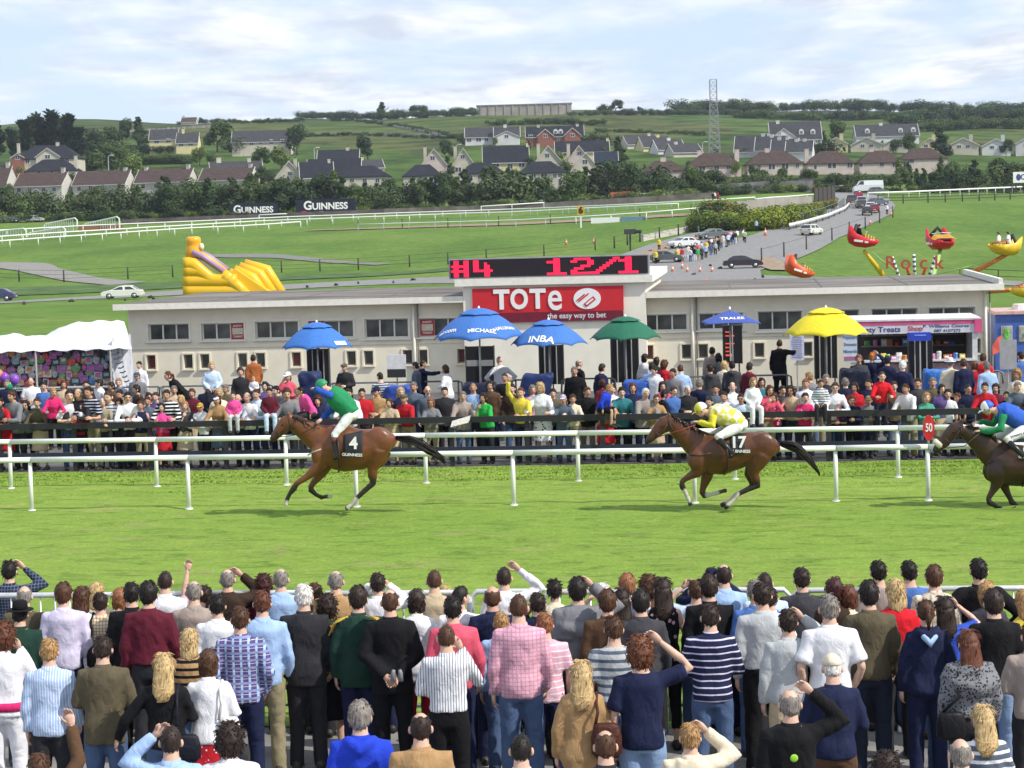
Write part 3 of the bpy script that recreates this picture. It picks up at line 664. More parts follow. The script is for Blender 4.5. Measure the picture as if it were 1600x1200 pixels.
# ------------------------------------------------------------------ bet office
REND=mat('cream_render',(.76,.70,.56),rough=.9,var=.05,scale=2.5,bump=.25,bscale=45,det=8)
TRIM=mat('pale_trim',(.77,.74,.65),rough=.8,var=.07,scale=6)
GLASS=mat('window_glass',(.095,.10,.095),rough=.15,var=.6,scale=1.2,spec=.6)
DARK=mat('dark_inside',(.018,.017,.017),rough=.9,var=.3)
REDS=mat('sign_red_board',(.56,.022,.030),rough=.45,var=.03)
WHT=mat('sign_white',(.8,.8,.78),rough=.5,var=.03)
def plane_of(y0):
 """vertical plane parallel to the straight: photograph position -> (u along, z)"""
 D=along(Vector((0,y0,0)),Vector((10,y0+SLOPE*10,0)),2.0)
 def f(px,py):
  Y=D(px)
  for _ in range(4):
   z=W(px,py,Y).z;x=X(px,Y,z);Y=y0+SLOPE*x
  return W(px,py,Y)
 return f
def office():
 y0=63.8;PW=plane_of(y0);A=PW(203,560);e=empty('bet_office',(A.x,A.y,0),YAW);cy=math.cos(YAW)
 U=lambda px,py:(PW(px,py).x-A.x)/cy
 Z=lambda px,py:PW(px,py).z
 L_=U(1543,520);ze=2.86;dep=10.2
 ups=[(232,295,506,532),(315,381,505,531),(399,466,502,529),(482,552,501,528),(570,638,498,528),(655,722,497,526),(740,806,496,525),(827,898,494,524),(916,975,492,521),(1003,1074,491,517),(1092,1162,489,515),(1184,1254,486,516),(1273,1343,484,513),(1362,1434,482,511),(1451,1524,480,509)]
 sm=[236,294,320,379,407,463,549,576,637,661,722,808,836,893,922,1014,1073,1099,1187,1262,1350,1525]
 op=[]
 for a,b,c,d in ups:op.append((U(a,518),U(b,518),Z((a+b)/2,d),Z((a+b)/2,c),3))
 for c in sm:
  y_=566-.0200*(c-236);hw=.145;op.append((U(c,560)-hw,U(c,560)+hw,Z(c,y_+11),Z(c,y_-11),1))
 us=sorted({0.0,L_,*[o[0] for o in op],*[o[1] for o in op]});zs=sorted({0.0,ze,*[round(o[2],4) for o in op],*[round(o[3],4) for o in op]})
 mb=MB();th=.28
 def inside(u,z):return any(o[0]-1e-4<u<o[1]+1e-4 and o[2]-1e-3<z<o[3]+1e-3 for o in op)
 idx={}
 def V(u,z):
  k=(round(u,4),round(z,4))
  if k not in idx:idx[k]=len(mb.v);mb.v.append((u,0,z))
  return idx[k]
 for i in range(len(us)-1):
  u0,u1=us[i],us[i+1];um=(u0+u1)/2;run=None
  for j in range(len(zs)-1):
   z0,z1=zs[j],zs[j+1];hole=inside(um,(z0+z1)/2)
   if not hole:mb.add([(u0,0,z0),(u1,0,z0),(u1,0,z1),(u0,0,z1)],[(0,1,2,3)])
 for u0,u1,z0,z1,n in op:
  mb.add([(u0,0,z0),(u0,th,z0),(u0,th,z1),(u0,0,z1)],[(0,1,2,3)]);mb.add([(u1,0,z0),(u1,th,z0),(u1,th,z1),(u1,0,z1)],[(0,3,2,1)])
  mb.add([(u0,0,z0),(u1,0,z0),(u1,th,z0),(u0,th,z0)],[(0,1,2,3)]);mb.add([(u0,0,z1),(u1,0,z1),(u1,th,z1),(u0,th,z1)],[(0,3,2,1)])
 me=bpy.data.meshes.new('wall');me.from_pydata(mb.v,[],mb.f);link('front_wall',me,REND,e)
 b=MB();b.box((.1,dep/2+.002,ze/2),(.2,dep-.01,ze));obj('side_wall',b,REND,e);b=MB();b.box((L_-.1,dep/2+.002,ze/2),(.2,dep-.01,ze));obj('side_wall',b,REND,e);b=MB();b.box((L_/2,dep-.12,ze/2),(L_-.41,.2,ze));obj('back_wall',b,REND,e)
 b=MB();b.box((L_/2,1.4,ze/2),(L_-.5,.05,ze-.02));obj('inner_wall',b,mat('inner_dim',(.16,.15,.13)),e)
 for k,(u0,u1,z0,z1,n) in enumerate(op):
  w_,h_=u1-u0,z1-z0;f=MB();fr=.035;yv=.15
  for(cx,cz,sx,sz) in((w_/2,fr/2,w_,fr),(w_/2,h_-fr/2,w_,fr),(fr/2,h_/2,fr,h_-2*fr-.004),(w_-fr/2,h_/2,fr,h_-2*fr-.004)):f.box((cx,yv,cz),(sx,.05,sz))
  for i in range(1,n):f.box((w_*i/n,yv,h_/2),(.045,.052,h_-2*fr-.006))
  fo=obj('window' if n==3 else 'hatch_window',f,TRIM if n==3 else mat('hatch_frame',(.30,.28,.24)),e,loc=(u0,0,z0))
  for i in range(n):
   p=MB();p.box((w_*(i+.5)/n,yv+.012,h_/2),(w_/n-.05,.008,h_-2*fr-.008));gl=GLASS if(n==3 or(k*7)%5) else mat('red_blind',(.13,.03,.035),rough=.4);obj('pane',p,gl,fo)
  s=MB();s.box((w_/2,-.03,-.035),(w_+(.18 if n==3 else .12),.10,.05));s.box((w_/2,-.012,h_+.028),(w_+.1,.035,.05))
  for q in(-.03,w_+.03):s.box((q,-.012,h_/2+.001),(.055,.035,h_-.004))
  obj('surround',s,TRIM if n==3 else REND,fo)
 for a,b_,c in((360,381,518),(482,505,514),(656,678,512)):
  z=Z(a,c);n_=MB();w_=U(b_,c)-U(a,c);n_.box(((U(a,c)+U(b_,c))/2,.095,z),(w_,.02,.5));no=obj('notice',n_,mat('notice_red',(.42,.05,.05)),e);n_=MB();n_.box(((U(a,c)+U(b_,c))/2,.082,z),(w_*.8,.012,.2));obj('notice_panel',n_,mat('notice_cream',(.6,.55,.42),var=.3,scale=25),no)
  t=text_mb('JACKPOT',.085,.002,.02,0,.8).xf(Matrix.Translation(((U(a,c)+U(b_,c))/2,.08,z+.17)));obj('lettering',t,WHT,no)
  t=text_mb('TONIGHT',.085,.002,.02,0,.8).xf(Matrix.Translation(((U(a,c)+U(b_,c))/2,.08,z-.17)));obj('lettering',t,WHT,no)
 ut0,ut1=U(727,460),U(1010,460)
 RF=mat('roof_felt',(.155,.14,.125),rough=.95,var=.45,scale=.7,bump=.5,bscale=14,det=9,stretch=(.4,1,1))
 fl=U(184,488)
 for a,b_ in((fl,ut0-.01),(ut1+.01,L_+.45)):
  s=MB();s.box(((a+b_)/2,dep/2-.2,ze+.085),(b_-a,dep+.5,.13));obj('roof',s,RF,e)
  s=MB();s.box(((a+b_)/2,-.47,ze+.075),(b_-a+.004,.05,.19));obj('fascia',s,TRIM,e)
  s=MB();s.box(((a+b_)/2,-.23,ze-.008),(b_-a-.02,.44,.03));obj('soffit',s,REND,e)
  n=max(2,int((b_-a)/2.3))
  for i in range(1,n):
   s=MB();s.box((a+(b_-a)*i/n+random.uniform(-.2,.2),dep/2-.2,ze+.156),(.06,dep+.4,.012));obj('felt_seam',s,mat('felt_seam',(.13,.12,.11),var=.3),e)
 s=MB();s.box((L_+.36,dep/2-.2,ze+.2),(.12,dep+.5,.24));obj('parapet',s,TRIM,e)
 zt=Z(868,431.5)-.22;b=MB();b.box(((ut0+ut1)/2,dep/2-.35,(zt+.02)/2),(ut1-ut0,dep+.3,zt));obj('tower',b,mat('cream_tower',(.80,.755,.64),rough=.85,var=.05,scale=2,bump=.2,bscale=40),e)
 b=MB();b.box(((ut0+ut1)/2,dep/2-.35,zt+.10),(ut1-ut0+.46,dep+.62,.22));obj('cornice',b,TRIM,e)
 yv=-.56
 def brd(x0,x1,y0_,y1_,m,nm,t=.06):
  c=(x0+x1)/2;u0,u1=U(x0,(y0_+y1_)/2),U(x1,(y0_+y1_)/2);z1,z0=Z(c,y0_),Z(c,y1_);q=MB();q.box(((u0+u1)/2,yv,(z0+z1)/2),(u1-u0,t,z1-z0));return obj(nm,q,m,e),u0,u1,z0,z1
 so,u0,u1,z0,z1=brd(742,976,447.5,486,REDS,'sign_board');lo,_,_,a0,a1=brd(742,976,486.3,501,mat('sign_maroon',(.16,.012,.03),rough=.5),'sign_strip')
 hz=(z1-z0);cz=(z0+z1)/2
 for ch,fx,kx in(('T',.195,1),('O',.312,1),('T',.435,1),('e',.548,1.05)):
  t=text_mb(ch,hz*(1.08 if ch!='e' else 1.62),.012,.035 if ch!='e' else .012,0,.82 if ch=='O' else .95 if ch=='T' else .8).xf(Matrix.Translation((u0+(u1-u0)*fx,yv-.045,cz+hz*(.08 if ch=='e' else 0))));obj('letter',t,WHT,so)
 lc=(u0+(u1-u0)*.762,yv-.04,cz);t=MB();n=30;t.prism([(lc[0]+hz*.55*math.cos(q),cz+hz*.42*math.sin(q)) for q in[2*math.pi*i/n for i in range(n)]],yv-.05,yv-.032);lo_=obj('emblem',t,WHT,so)
 for dx,wd,ln in((-.26,.05,.42),(-.14,.05,.52),(.10,.17,.5)):
  t=MB();t.box((0,0,0),(hz*wd,.02,hz*ln));t.xf(Matrix.Translation((lc[0]+hz*dx,yv-.056,cz+hz*(.05 if dx<0 else-.12)))@Matrix.Rotation(R(52),4,'Y'));obj('emblem_bar',t,REDS,lo_)
 t=MB();t.box((0,0,0),(hz*.07,.02,hz*.36));t.xf(Matrix.Translation((lc[0]+hz*.10,yv-.066,cz-hz*.12))@Matrix.Rotation(R(52),4,'Y'));obj('emblem_bar',t,WHT,lo_)
 t=text_mb('the easy way to bet',(a1-a0)*.82,.004,.012,0,.95).xf(Matrix.Translation((u0+(u1-u0)*.69,yv-.036,(a0+a1)/2+.02)));obj('lettering',t,mat('sign_pale',(.68,.66,.66)),lo)
 for c in(648,1083,1540):
  t=MB();u_=U(c,540);t.tube([(u_,-.07,.0),(u_,-.07,ze-.05)],.045,8);obj('downpipe',t,TRIM,e,True)
  t=MB();t.tube([(u_+.13,-.05,.0),(u_+.13,-.05,ze-.05)],.025,6);obj('cable_duct',t,mat('duct',(.22,.21,.2)),e,True)
 b=MB();b.box((L_/2,-.015,Z(700,535)),(L_-.02,.03,.035));obj('render_ledge',b,REND,e)
 tag(e,'long low cream bet office with red lettered tower and flat roof','building')
 zb0=zt+.22;uu0,uu1=U(705,416),U(1016,412);hb=Z(860,400.5)-zb0;led=empty('led_scoreboard',e.matrix_basis@Vector(((uu0+uu1)/2,-.42,zb0)),YAW);W_=uu1-uu0
 b=MB();b.box((0,0,hb/2),(W_,.22,hb));obj('case',b,mat('led_case',(.30,.31,.33),rough=.5),led)
 b=MB();b.box((0,-.115,hb/2),(W_-.1,.03,hb-.07));obj('screen',b,mat('led_screen',(.018,.012,.016),rough=.35,var=.3,scale=40),led)
 FNT={'#':['.##..##','.##..##','#######','.##..##','#######','.##..##','.##..##'],'4':['##.....','##..#..','##..##.','##..##.','#######','....##.','....##.'],'1':['..##...','####...','..##...','..##...','..##...','..##...','######.'],'2':['.#####.','##...##','.....##','...###.','.###...','##.....','#######'],'/':['......##','.....##.','....##..','...##...','..##....','.##.....','##......']}
 pit=(hb-.10)/7.2;on=mat('led_on',(1.0,.012,.055),emit=.85,var=.02,rough=.5)
 for ch,px,cw in(('#',709,27),('4',743,30),('1',857,36),('2',894,36),('/',928,42),('1',968,36)):
  m=MB();n=len(FNT[ch][0]);pw=(U(px+cw,415)-U(px,415))/n;us_=U(px,415)-(uu0+uu1)/2
  for r_,row in enumerate(FNT[ch]):
   for c_,q in enumerate(row):
    if q=='#':m.box((us_+pw*(c_+.5),-.137,hb-.06-pit*(r_+.5)),(pw*.97,.012,pit*.95))
  stuff(obj('digit',m,on,led))
 tag(led,'black electronic board showing #4 and 12/1 in red lights','scoreboard')
office()
# ------------------------------------------------------------------ umbrellas, boards, covered stands
POLEM=mat('umbrella_pole',(.50,.49,.46),rough=.4,metal=.4)
def umbrella(px0,px1,ytop,yrim,Y,col,label,vent=True,texts=(),square=False,tiltx=0.0):
 c=(px0+px1)/2;p0,p1=W(px0,yrim,Y),W(px1,yrim,Y);r_=(p1.x-p0.x)/2;top=W(c,ytop,Y).z;rim=(W(c,yrim-3,Y).z);x=(p0.x+p1.x)/2;e=empty('umbrella',(x,Y,0));h=top-rim
 m=cloth(col,None,rough=.6);n=4 if square else 8;ph=R(45) if square else R(22.5+12)
 prof=lambda t:top-h*(t**1.9) if not square else top-h*t**1.15
 def canopy(t0,t1,lift=0.0,wav=.0):
  mb=MB();NR,NS=8,6
  for i in range(NR+1):
   t=t0+(t1-t0)*i/NR
   for s in range(n):
    for k in range(NS):
     f=k/NS;a0,a1=ph+2*math.pi*s/n,ph+2*math.pi*(s+1)/n
     q=Vector((math.cos(a0),math.sin(a0),0)).lerp(Vector((math.cos(a1),math.sin(a1),0)),f)*r_*t*(1.0 if square else 1.0)
     if square:q*=1.40
     sag=(f*(1-f)*4)*h*.10*t*t;z=prof(t)+sag*.9+lift
     mb.v.append((q.x,q.y,z))
  N_=n*NS
  for i in range(NR):
   for j in range(N_):mb.f.append((i*N_+j,(i+1)*N_+j,(i+1)*N_+(j+1)%N_,i*N_+(j+1)%N_));mb.m.append(0)
  return mb
 o=obj('canopy',canopy(.02 if not vent else .34,1.0),m,e,True);md=o.modifiers.new('t','SOLIDIFY');md.thickness=.008
 if vent:o2=obj('vent_cap',canopy(.02,.44,.045),m,e,True);md=o2.modifiers.new('t','SOLIDIFY');md.thickness=.008
 t=MB();t.tube([(0,0,top+.0),(0,0,top+.05),(0,0,top+.10)],[.025,.035,.015],8);obj('finial',t,WHT,e,True)
 t=MB();t.tube([(0,0,.0),(0,0,top)],.022,8);obj('pole',t,POLEM,e,True)
 for s in range(n):
  a=ph+2*math.pi*s/n;t=MB();k_=1.4 if square else 1.0;t.tube([(math.cos(a)*r_*k_*u,math.sin(a)*r_*k_*u,prof(u)-.02) for u in(.08,.4,.7,1.0)],.007,4);obj('rib',t,mat('rib_grey',(.2,.2,.2)),e)
 b=MB();b.box((0,0,.06),(.5,.5,.12));obj('base',b,mat('umb_base',(.12,.12,.12)),e)
 bv=BVHTree.FromPolygons([v.co.copy() for v in o.data.vertices],[tuple(p.vertices) for p in o.data.polygons])
 for txt,tx,ty,sz,rot,dr in texts:
  t=text_mb(txt,sz,.002,.02) if txt else MB().box((0,0,0),sz);t.xf(Matrix.Rotation(R(-rot),4,'Y'));out=[]
  org=EYEV-Vector((x,Y,0));d=(W(tx,ty,Y)-EYEV).normalized();hh=bv.ray_cast(org+d*30,d)
  if hh[0] is None:continue
  nv=hh[1] if hh[1].dot(d)<0 else-hh[1];rt=Vector((0,0,1)).cross(nv).normalized();up=nv.cross(rt)
  for a,b_,c_ in t.v:
   q=hh[0]+rt*a+up*c_+nv*.6;h2=bv.ray_cast(q,-nv,2);out.append(tuple((h2[0] if h2[0] is not None else q-nv*.6)+nv*(.014-b_*.5)))
  t.v=out;obj('lettering' if txt else 'print_patch',t,WHT,e)
 tag(e,label,'umbrella','bookmakers umbrellas');return e
UB=(.055,.165,.47)
umbrella(439,553,506,546,55.0,(.05,.17,.50),'mid blue umbrella with a small white printed patch',texts=[('',532,536,(.42,.02,.13),-4,0)])
umbrella(676,823,484,532,53.6,UB,'large blue umbrella lettered eircom and MICHAEL HALLINAN',texts=[('eircom',699,518,.21,14,0),('MICHAEL',753,517,.18,-8,0),('HALLINAN',789,513,.155,-4,0)])
umbrella(797,919,502,541,53.2,UB,'blue umbrella lettered INBA on its front',texts=[('INBA',845,530,.31,0,0)])
umbrella(921,1034,497,532,53.4,(.02,.13,.075),'plain dark green umbrella')
umbrella(1097,1184,485,507,54.0,(.06,.10,.36),'small square blue umbrella over the red lit board',vent=False,square=True,texts=[('TRALEE',1144,498,.19,0,0),('TR',1112,494,.14,0,0)])
umbrella(1224,1358,483,526,52.8,(.74,.62,.03),'plain bright yellow umbrella')
def board(px0,px1,y0,y1,Y,label,name='odds_board',cat='board',m=None,yaw=None,band=None,leds=0,depth=.16):
 a,b=W((px0+px1)/2,y0,Y),W((px0+px1)/2,y1,Y);w_=X(px1,Y,a.z)-X(px0,Y,a.z);e=empty(name,(a.x,Y,0),yaw if yaw is not None else YAW);zb=max(.9,b.z-.1)
 q=MB();q.box((0,0,(a.z+zb)/2),(w_,depth,a.z-zb));obj('panel',q,m or mat('odds_black',(.015,.015,.017),rough=.4),e)
 fr=MB()
 for s in(-1,1):f_=MB();f_.box((s*(w_/2+.012),0,(a.z+zb)/2),(.024,depth+.02,a.z-zb+.03));obj('frame',f_,mat('board_frame',(.05,.05,.05)),e)
 for s in(-1,1):t=MB();t.tube([(s*w_*.35,0,0),(s*w_*.35,0,zb)],.02,6);obj('stand',t,mat('board_frame',(.05,.05,.05)),e)
 t=MB();t.tube([(0,-depth/2-.03,zb),(0,-depth/2-.03,a.z-.02)],.016,6);obj('centre_rod',t,POLEM,e)
 if band:q=MB();q.box((0,-depth/2-.008,W((px0+px1)/2,band,Y).z),(w_-.02,.02,.16));obj('name_band',q,mat('band_grey',(.30,.30,.30)),e)
 for k in range(leds):
  z=a.z-.18-k*.105;w2=random.choice([.16,.22,.12,.26]);q=MB()
  if k%5==2:continue
  for i in range(int(w2/.035)):q.box((-w_/2+.07+i*.035,-depth/2-.006,z),(.026,.012,random.choice([.03,.045])))
  stuff(obj('led_row',q,mat('led_small',(1,.10,.04),emit=.55,var=.05),e))
 tag(e,label,cat,'bookmakers boards');return e
board(481,497,545,598,56.0,'narrow black odds board, left of the pair below the blue umbrella with white patch')
board(499,513,545,598,56.1,'narrow black odds board, right of the pair below the blue umbrella with white patch')
board(728,771,541,600,55.3,'wide black odds board with grey band below the large lettered umbrella',band=567)
board(843,859,539,606,54.9,'black odds board left of the INBA umbrella pole')
board(860,879,539,606,55.0,'black odds board right of the INBA umbrella pole')
board(955,974,529,594,55.0,'black odds board left of the green umbrella pole')
board(977,996,529,594,55.1,'black odds board right of the green umbrella pole')
board(1130,1158,508,562,55.4,'black odds board with rows of small red lights',leds=9)
board(1273,1287,520,592,54.4,'tall black board left of the yellow umbrella pole')
board(1290,1306,520,592,54.5,'tall black board with green edge right of the yellow umbrella pole')
board(1420,1437,526,586,53.0,'black display board left of the grey pole by the sweet stall');board(1439,1455,526,586,53.1,'black display board right of the grey pole by the sweet stall')
def covered(px0,px1,y0,Y,col,label,slant=0.0):
 a,b=W(px0,y0,Y),W(px1,y0,Y);w_=b.x-a.x;z=W((px0+px1)/2,y0,Y).z;e=empty('covered_stand',((a.x+b.x)/2,Y,0),YAW*.5);mb=MB();rs=[]
 for zz,k in((.25,1.0),(.5,.99),(z*.75,1.0),(z-.09,1.0),(z-.02,.95),(z,.85)):
  n=28;rs.append([Vector((w_/2*k*abs(math.cos(q))**.35*math.copysign(1,math.cos(q))+slant*(zz-z),.38*k*abs(math.sin(q))**.35*math.copysign(1,math.sin(q))*(1+.03*math.sin(9*q)),zz+(.02*math.sin(3*q) if zz>z-.1 else 0))) for q in[2*math.pi*i/n for i in range(n)]])
 mb.rings(rs);me=remesh(mb,.05,'cover',1,.02,int(px0));link('cover',me,cloth(col,None,rough=.4),e)
 for s in(-1,1):t=MB();t.tube([(s*w_*.35,0,0),(s*w_*.35,0,.4)],.025,6);obj('leg',t,POLEM,e)
 tag(e,label,'stand','bookmakers stands under covers')
covered(466,500,581,53.0,(.02,.03,.09),'navy covered stand beside the narrow pair of odds boards',-.15)
covered(601,648,602,50.2,(.03,.07,.30),'royal blue covered stand below the white notice board')
covered(723,776,598,52.2,(.018,.022,.05),'dark navy covered stand below the wide banded odds board')
covered(817,866,584,52.2,(.02,.035,.12),'navy slanted covered stand left of the INBA boards',.25)
covered(974,1021,594,50.5,(.035,.11,.42),'bright blue covered stand below the green umbrella')
covered(1312,1358,576,51.2,(.016,.018,.035),'black covered stand by the yellow umbrella')
covered(1443,1493,577,50.6,(.04,.16,.50),'bright blue covered stand in front of the sweet stall')
def notice(px0,px1,y0,y1,Y,label,m,lines=0,pole=True,foot=None,name='notice_board',cat='sign',group=None):
 a,b=W((px0+px1)/2,y0,Y),W((px0+px1)/2,y1,Y);w_=X(px1,Y,a.z)-X(px0,Y,a.z);e=empty(name,(a.x,Y,0),YAW);q=MB();q.box((0,0,(a.z+b.z)/2),(w_,.04,a.z-b.z));obj('panel',q,m,e)
 if pole:t=MB();t.tube([(0,.04,0),(0,.04,a.z-.05)],.022,6);obj('pole',t,POLEM,e)
 for k in range(lines):q=MB();q.box((random.uniform(-.03,.0)*w_,-.023,a.z-.12-(a.z-b.z-.2)*k/max(1,lines-1)),(w_*random.uniform(.6,.78),.006,.022));obj('text_line',q,mat('ink_grey',(.22,.22,.35)),e)
 if foot:q=MB();q.box((0,-.006,foot),(w_*.98,.06,.22));obj('dark_band',q,mat('band_black',(.03,.03,.03)),e)
 tag(e,label,cat,group);return e
notice(604,634,554,590,55.0,'plain white notice board with black band on a post',mat('board_white',(.66,.66,.66),rough=.6),foot=W(620,583,55).z)
notice(1234,1256,520,563,57.5,'white price list board with blue edges near the yellow umbrella',mat('board_pale',(.55,.57,.70),rough=.6),lines=12)
notice(1562,1588,531,577,49.5,'back of a grey board on a pole near the blue cabin',mat('board_grey',(.33,.33,.34),rough=.6))
def speaker():
 Y=52.6;a=W(1436,519,Y);e=empty('speaker_box',(a.x,Y,0));q=MB();q.box((0,0,a.z-.11),(.56,.3,.21));obj('cover',q,cloth((.03,.06,.42),None,rough=.5),e);t=MB();t.tube([(0,-.1,0),(0,-.1,a.z-.2)],.02,6);obj('pole',t,POLEM,e);q=MB();q.box((0,-.155,a.z-.07),(.3,.01,.03));obj('label_strip',q,mat('blue_pale',(.2,.28,.7)),e)
 tag(e,'small blue box on a grey pole in front of the sweet stall','speaker')
speaker()
# ------------------------------------------------------------------ pipe handrail
def handrail():
 D=along(Vector((0,54.5,0)),Vector((10,54.5+SLOPE*10,0)),1.0);m=mat('pipe_grey',(.16,.17,.18),rough=.45,metal=.3)
 secs=[(-40,247,'by the toy stall'),(255,420,'by the left end of the bet office'),(520,716,'behind the white notice board'),(806,845,'hooked short length by the navy slanted stand'),(884,955,'between the INBA and green umbrella boards'),(1000,1230,'behind the queue by the lit odds board'),(1380,1560,'in front of the sweet stall')]
 for a,b,wd in secs:
  Y=D((a+b)/2);p,q=Vector((X(a,D(a),1),D(a),0)),Vector((X(b,D(b),1),D(b),0));e=empty('handrail',p);d=q-p
  up=Vector((0,0,1.08));t=MB();t.tube([Vector((0,0,.75))-d.normalized()*.12,up*.96-d.normalized()*.1,up,up+d*.5,up+d,up*.96+d+d.normalized()*.1,Vector((0,0,.75))+d+d.normalized()*.12],.026,8);obj('top_rail',t,m,e,True)
  t=MB();t.tube([Vector((0,0,.55)),Vector((0,0,.55))+d],.02,6);obj('mid_rail',t,m,e,True);n=max(1,int(d.length/2))
  for k in range(n+1):t=MB();t.tube([d*k/n,d*k/n+up],.024,6);obj('post',t,m,e,True)
  tag(e,'grey pipe handrail '+wd,'handrail','pipe handrails in front of the bet office')
handrail()
# ------------------------------------------------------------------ sweet stall
def sweet_stall():
 y0=59.5;PW=plane_of(y0);A=PW(1345,560);e=empty('sweet_stall',(A.x,A.y,0),YAW);cy=math.cos(YAW);U=lambda px:(PW(px,530).x-A.x)/cy;Z=lambda px,py:PW(px,py).z
 w_=U(1527);zt=Z(1436,500.5);dp=2.6;wm=mat('stall_white',(.62,.62,.62),rough=.6);pk=mat('stall_pink',(.60,.09,.22),rough=.5);z1=Z(1436,507);z2=Z(1436,520.5);z3=Z(1436,562)
 q=MB();q.box((w_/2-.2,dp/2,zt+.02),(w_+.6,dp+.2,.05));obj('roof',q,wm,e)
 q=MB();q.box((w_/2-.2,-.05,(zt+z1)/2),(w_+.5,.06,zt-z1));obj('pink_fascia',q,pk,e)
 f=MB();f.box((w_/2-.2,-.045,(z1+z2)/2-.002),(w_+.42,.05,z1-z2));fo=obj('sign_fascia',f,mat('fascia_grey',(.60,.60,.64),rough=.5),e)
 for s,u,z,sz,mm,kx in(('Tasty Treats',U(1373),(z1+z2)/2,.21,'ink_blue',1.15),('Shop',U(1430),(z1+z2)/2+.01,.19,'ink_red',1.1),('P. Williams Course',U(1478),(z1+z2)/2+.065,.11,'ink_blue',1.5),('087 4107273',U(1480),(z1+z2)/2-.065,.105,'ink_blue',1.35)):
  t=text_mb(s,sz,.003,.02,0,kx).xf(Matrix.Translation((u,-.074,z)));obj('lettering',t,mat('ink_blue',(.05,.06,.2)) if mm=='ink_blue' else mat('ink_red',(.42,.03,.06)),fo)
 for a,nm in((w_-.07,'post'),):q=MB();q.box((a,.02,(z2)/2),(.14,.14,z2));obj(nm,q,wm,e)
 q=MB();q.box((w_+.02,-.02,(zt+z2)/2),(.2,.2,zt-z2+.02));obj('pink_corner',q,pk,e)
 q=MB();q.box((w_/2,dp,zt/2),(w_,.06,zt-.02));obj('back_wall',q,mat('stall_back',(.10,.09,.09)),e)
 q=MB();q.box((w_-.03,dp/2+.1,zt/2),(.05,dp-.2,zt-.02));obj('side_wall',q,wm,e)
 q=MB();q.box((w_/2,.1,z3-.02),(w_-.2,.5,.05));obj('counter_top',q,wm,e)
 q=MB();q.box((w_/2,.2,z3/2-.05),(w_-.22,.1,z3-.12));obj('counter_front',q,mat('counter_pink',(.38,.26,.29),var=.4,scale=5),e)
 for k in range(3):q=MB();q.box((w_/2,dp-.25,z3+.25+k*.32),(w_-.3,.3,.03));obj('shelf',q,mat('shelf',(.28,.26,.25)),e)
 lm=MB();u0=U(1318);lm.box((u0/2-.05,-.02,(Z(1331,505)+Z(1331,566))/2),(abs(u0)-.1,.05,Z(1331,505)-Z(1331,566)));lo=obj('menu_panel',lm,mat('menu_white',(.55,.58,.64)),e)
 for k,s in enumerate(['Ice Cream','Popcorn','Sweets','Minerals','Snacks']):
  t=text_mb(s,.125,.003,.02).xf(Matrix.Translation((u0/2-.05,-.05,Z(1331,516)-k*.20)));obj('lettering',t,mat('ink_teal',(.08,.2,.38)),lo)
 q=MB();q.box((u0/2-.05,-.05,Z(1331,566)+.12),(abs(u0)-.1,.02,.1));obj('pink_band',q,mat('stall_mauve',(.35,.13,.25)),lo)
 tag(e,'white sweet stall with pink fascia lettered Tasty Treats Shop','stall')
 cols=[(.5,.05,.06),(.08,.2,.5),(.6,.45,.08),(.15,.4,.1),(.55,.2,.4),(.6,.58,.55),(.5,.2,.05)];i=0
 M_=e.matrix_basis
 nm=['red','blue','yellow','green','pink','white','orange']
 for row,(yv,zb,n) in enumerate([(.05,z3+.006,17),(dp-.25,z3+.266,13),(dp-.25,z3+.586,12),(dp-.25,z3+.906,12)]):
  for k in range(n):
   u=.25+(w_-.6)*(k+.5)/n+random.uniform(-.04,.04);c=i%7;mb=MB();h=random.uniform(.10,.24)
   if i%3==0:mb.tube([(0,0,0),(0,0,h*.8),(0,0,h*.85),(0,0,h)],[.07,.07,.075,.06],8)
   elif i%3==1:mb.box((0,0,h/2),(.16,.1,h));mb.box((0,-.052,h*.55),(.12,.006,h*.4),1)
   else:mb.tube([(0,0,0),(0,0,h*.5),(0,0,h)],[(.04,.09),(.05,.1),(.01,.08)],8)
   o=obj(['sweet_jar','sweet_box','sweet_bag'][i%3],mb,[mat('sweet_%d'%c,cols[c],rough=.4,var=.3,scale=15),WHT]);o.location=M_@Vector((u,yv,zb));
   tag(o,f"{nm[c]} {['jar', 'box', 'bag'][i % 3]} of sweets on the {['counter', 'lowest shelf', 'middle shelf', 'top shelf'][row]} of the stall",'sweets',f"goods on the {['counter', 'lowest shelf', 'middle shelf', 'top shelf'][row]} of the sweet stall");i+=1
sweet_stall()
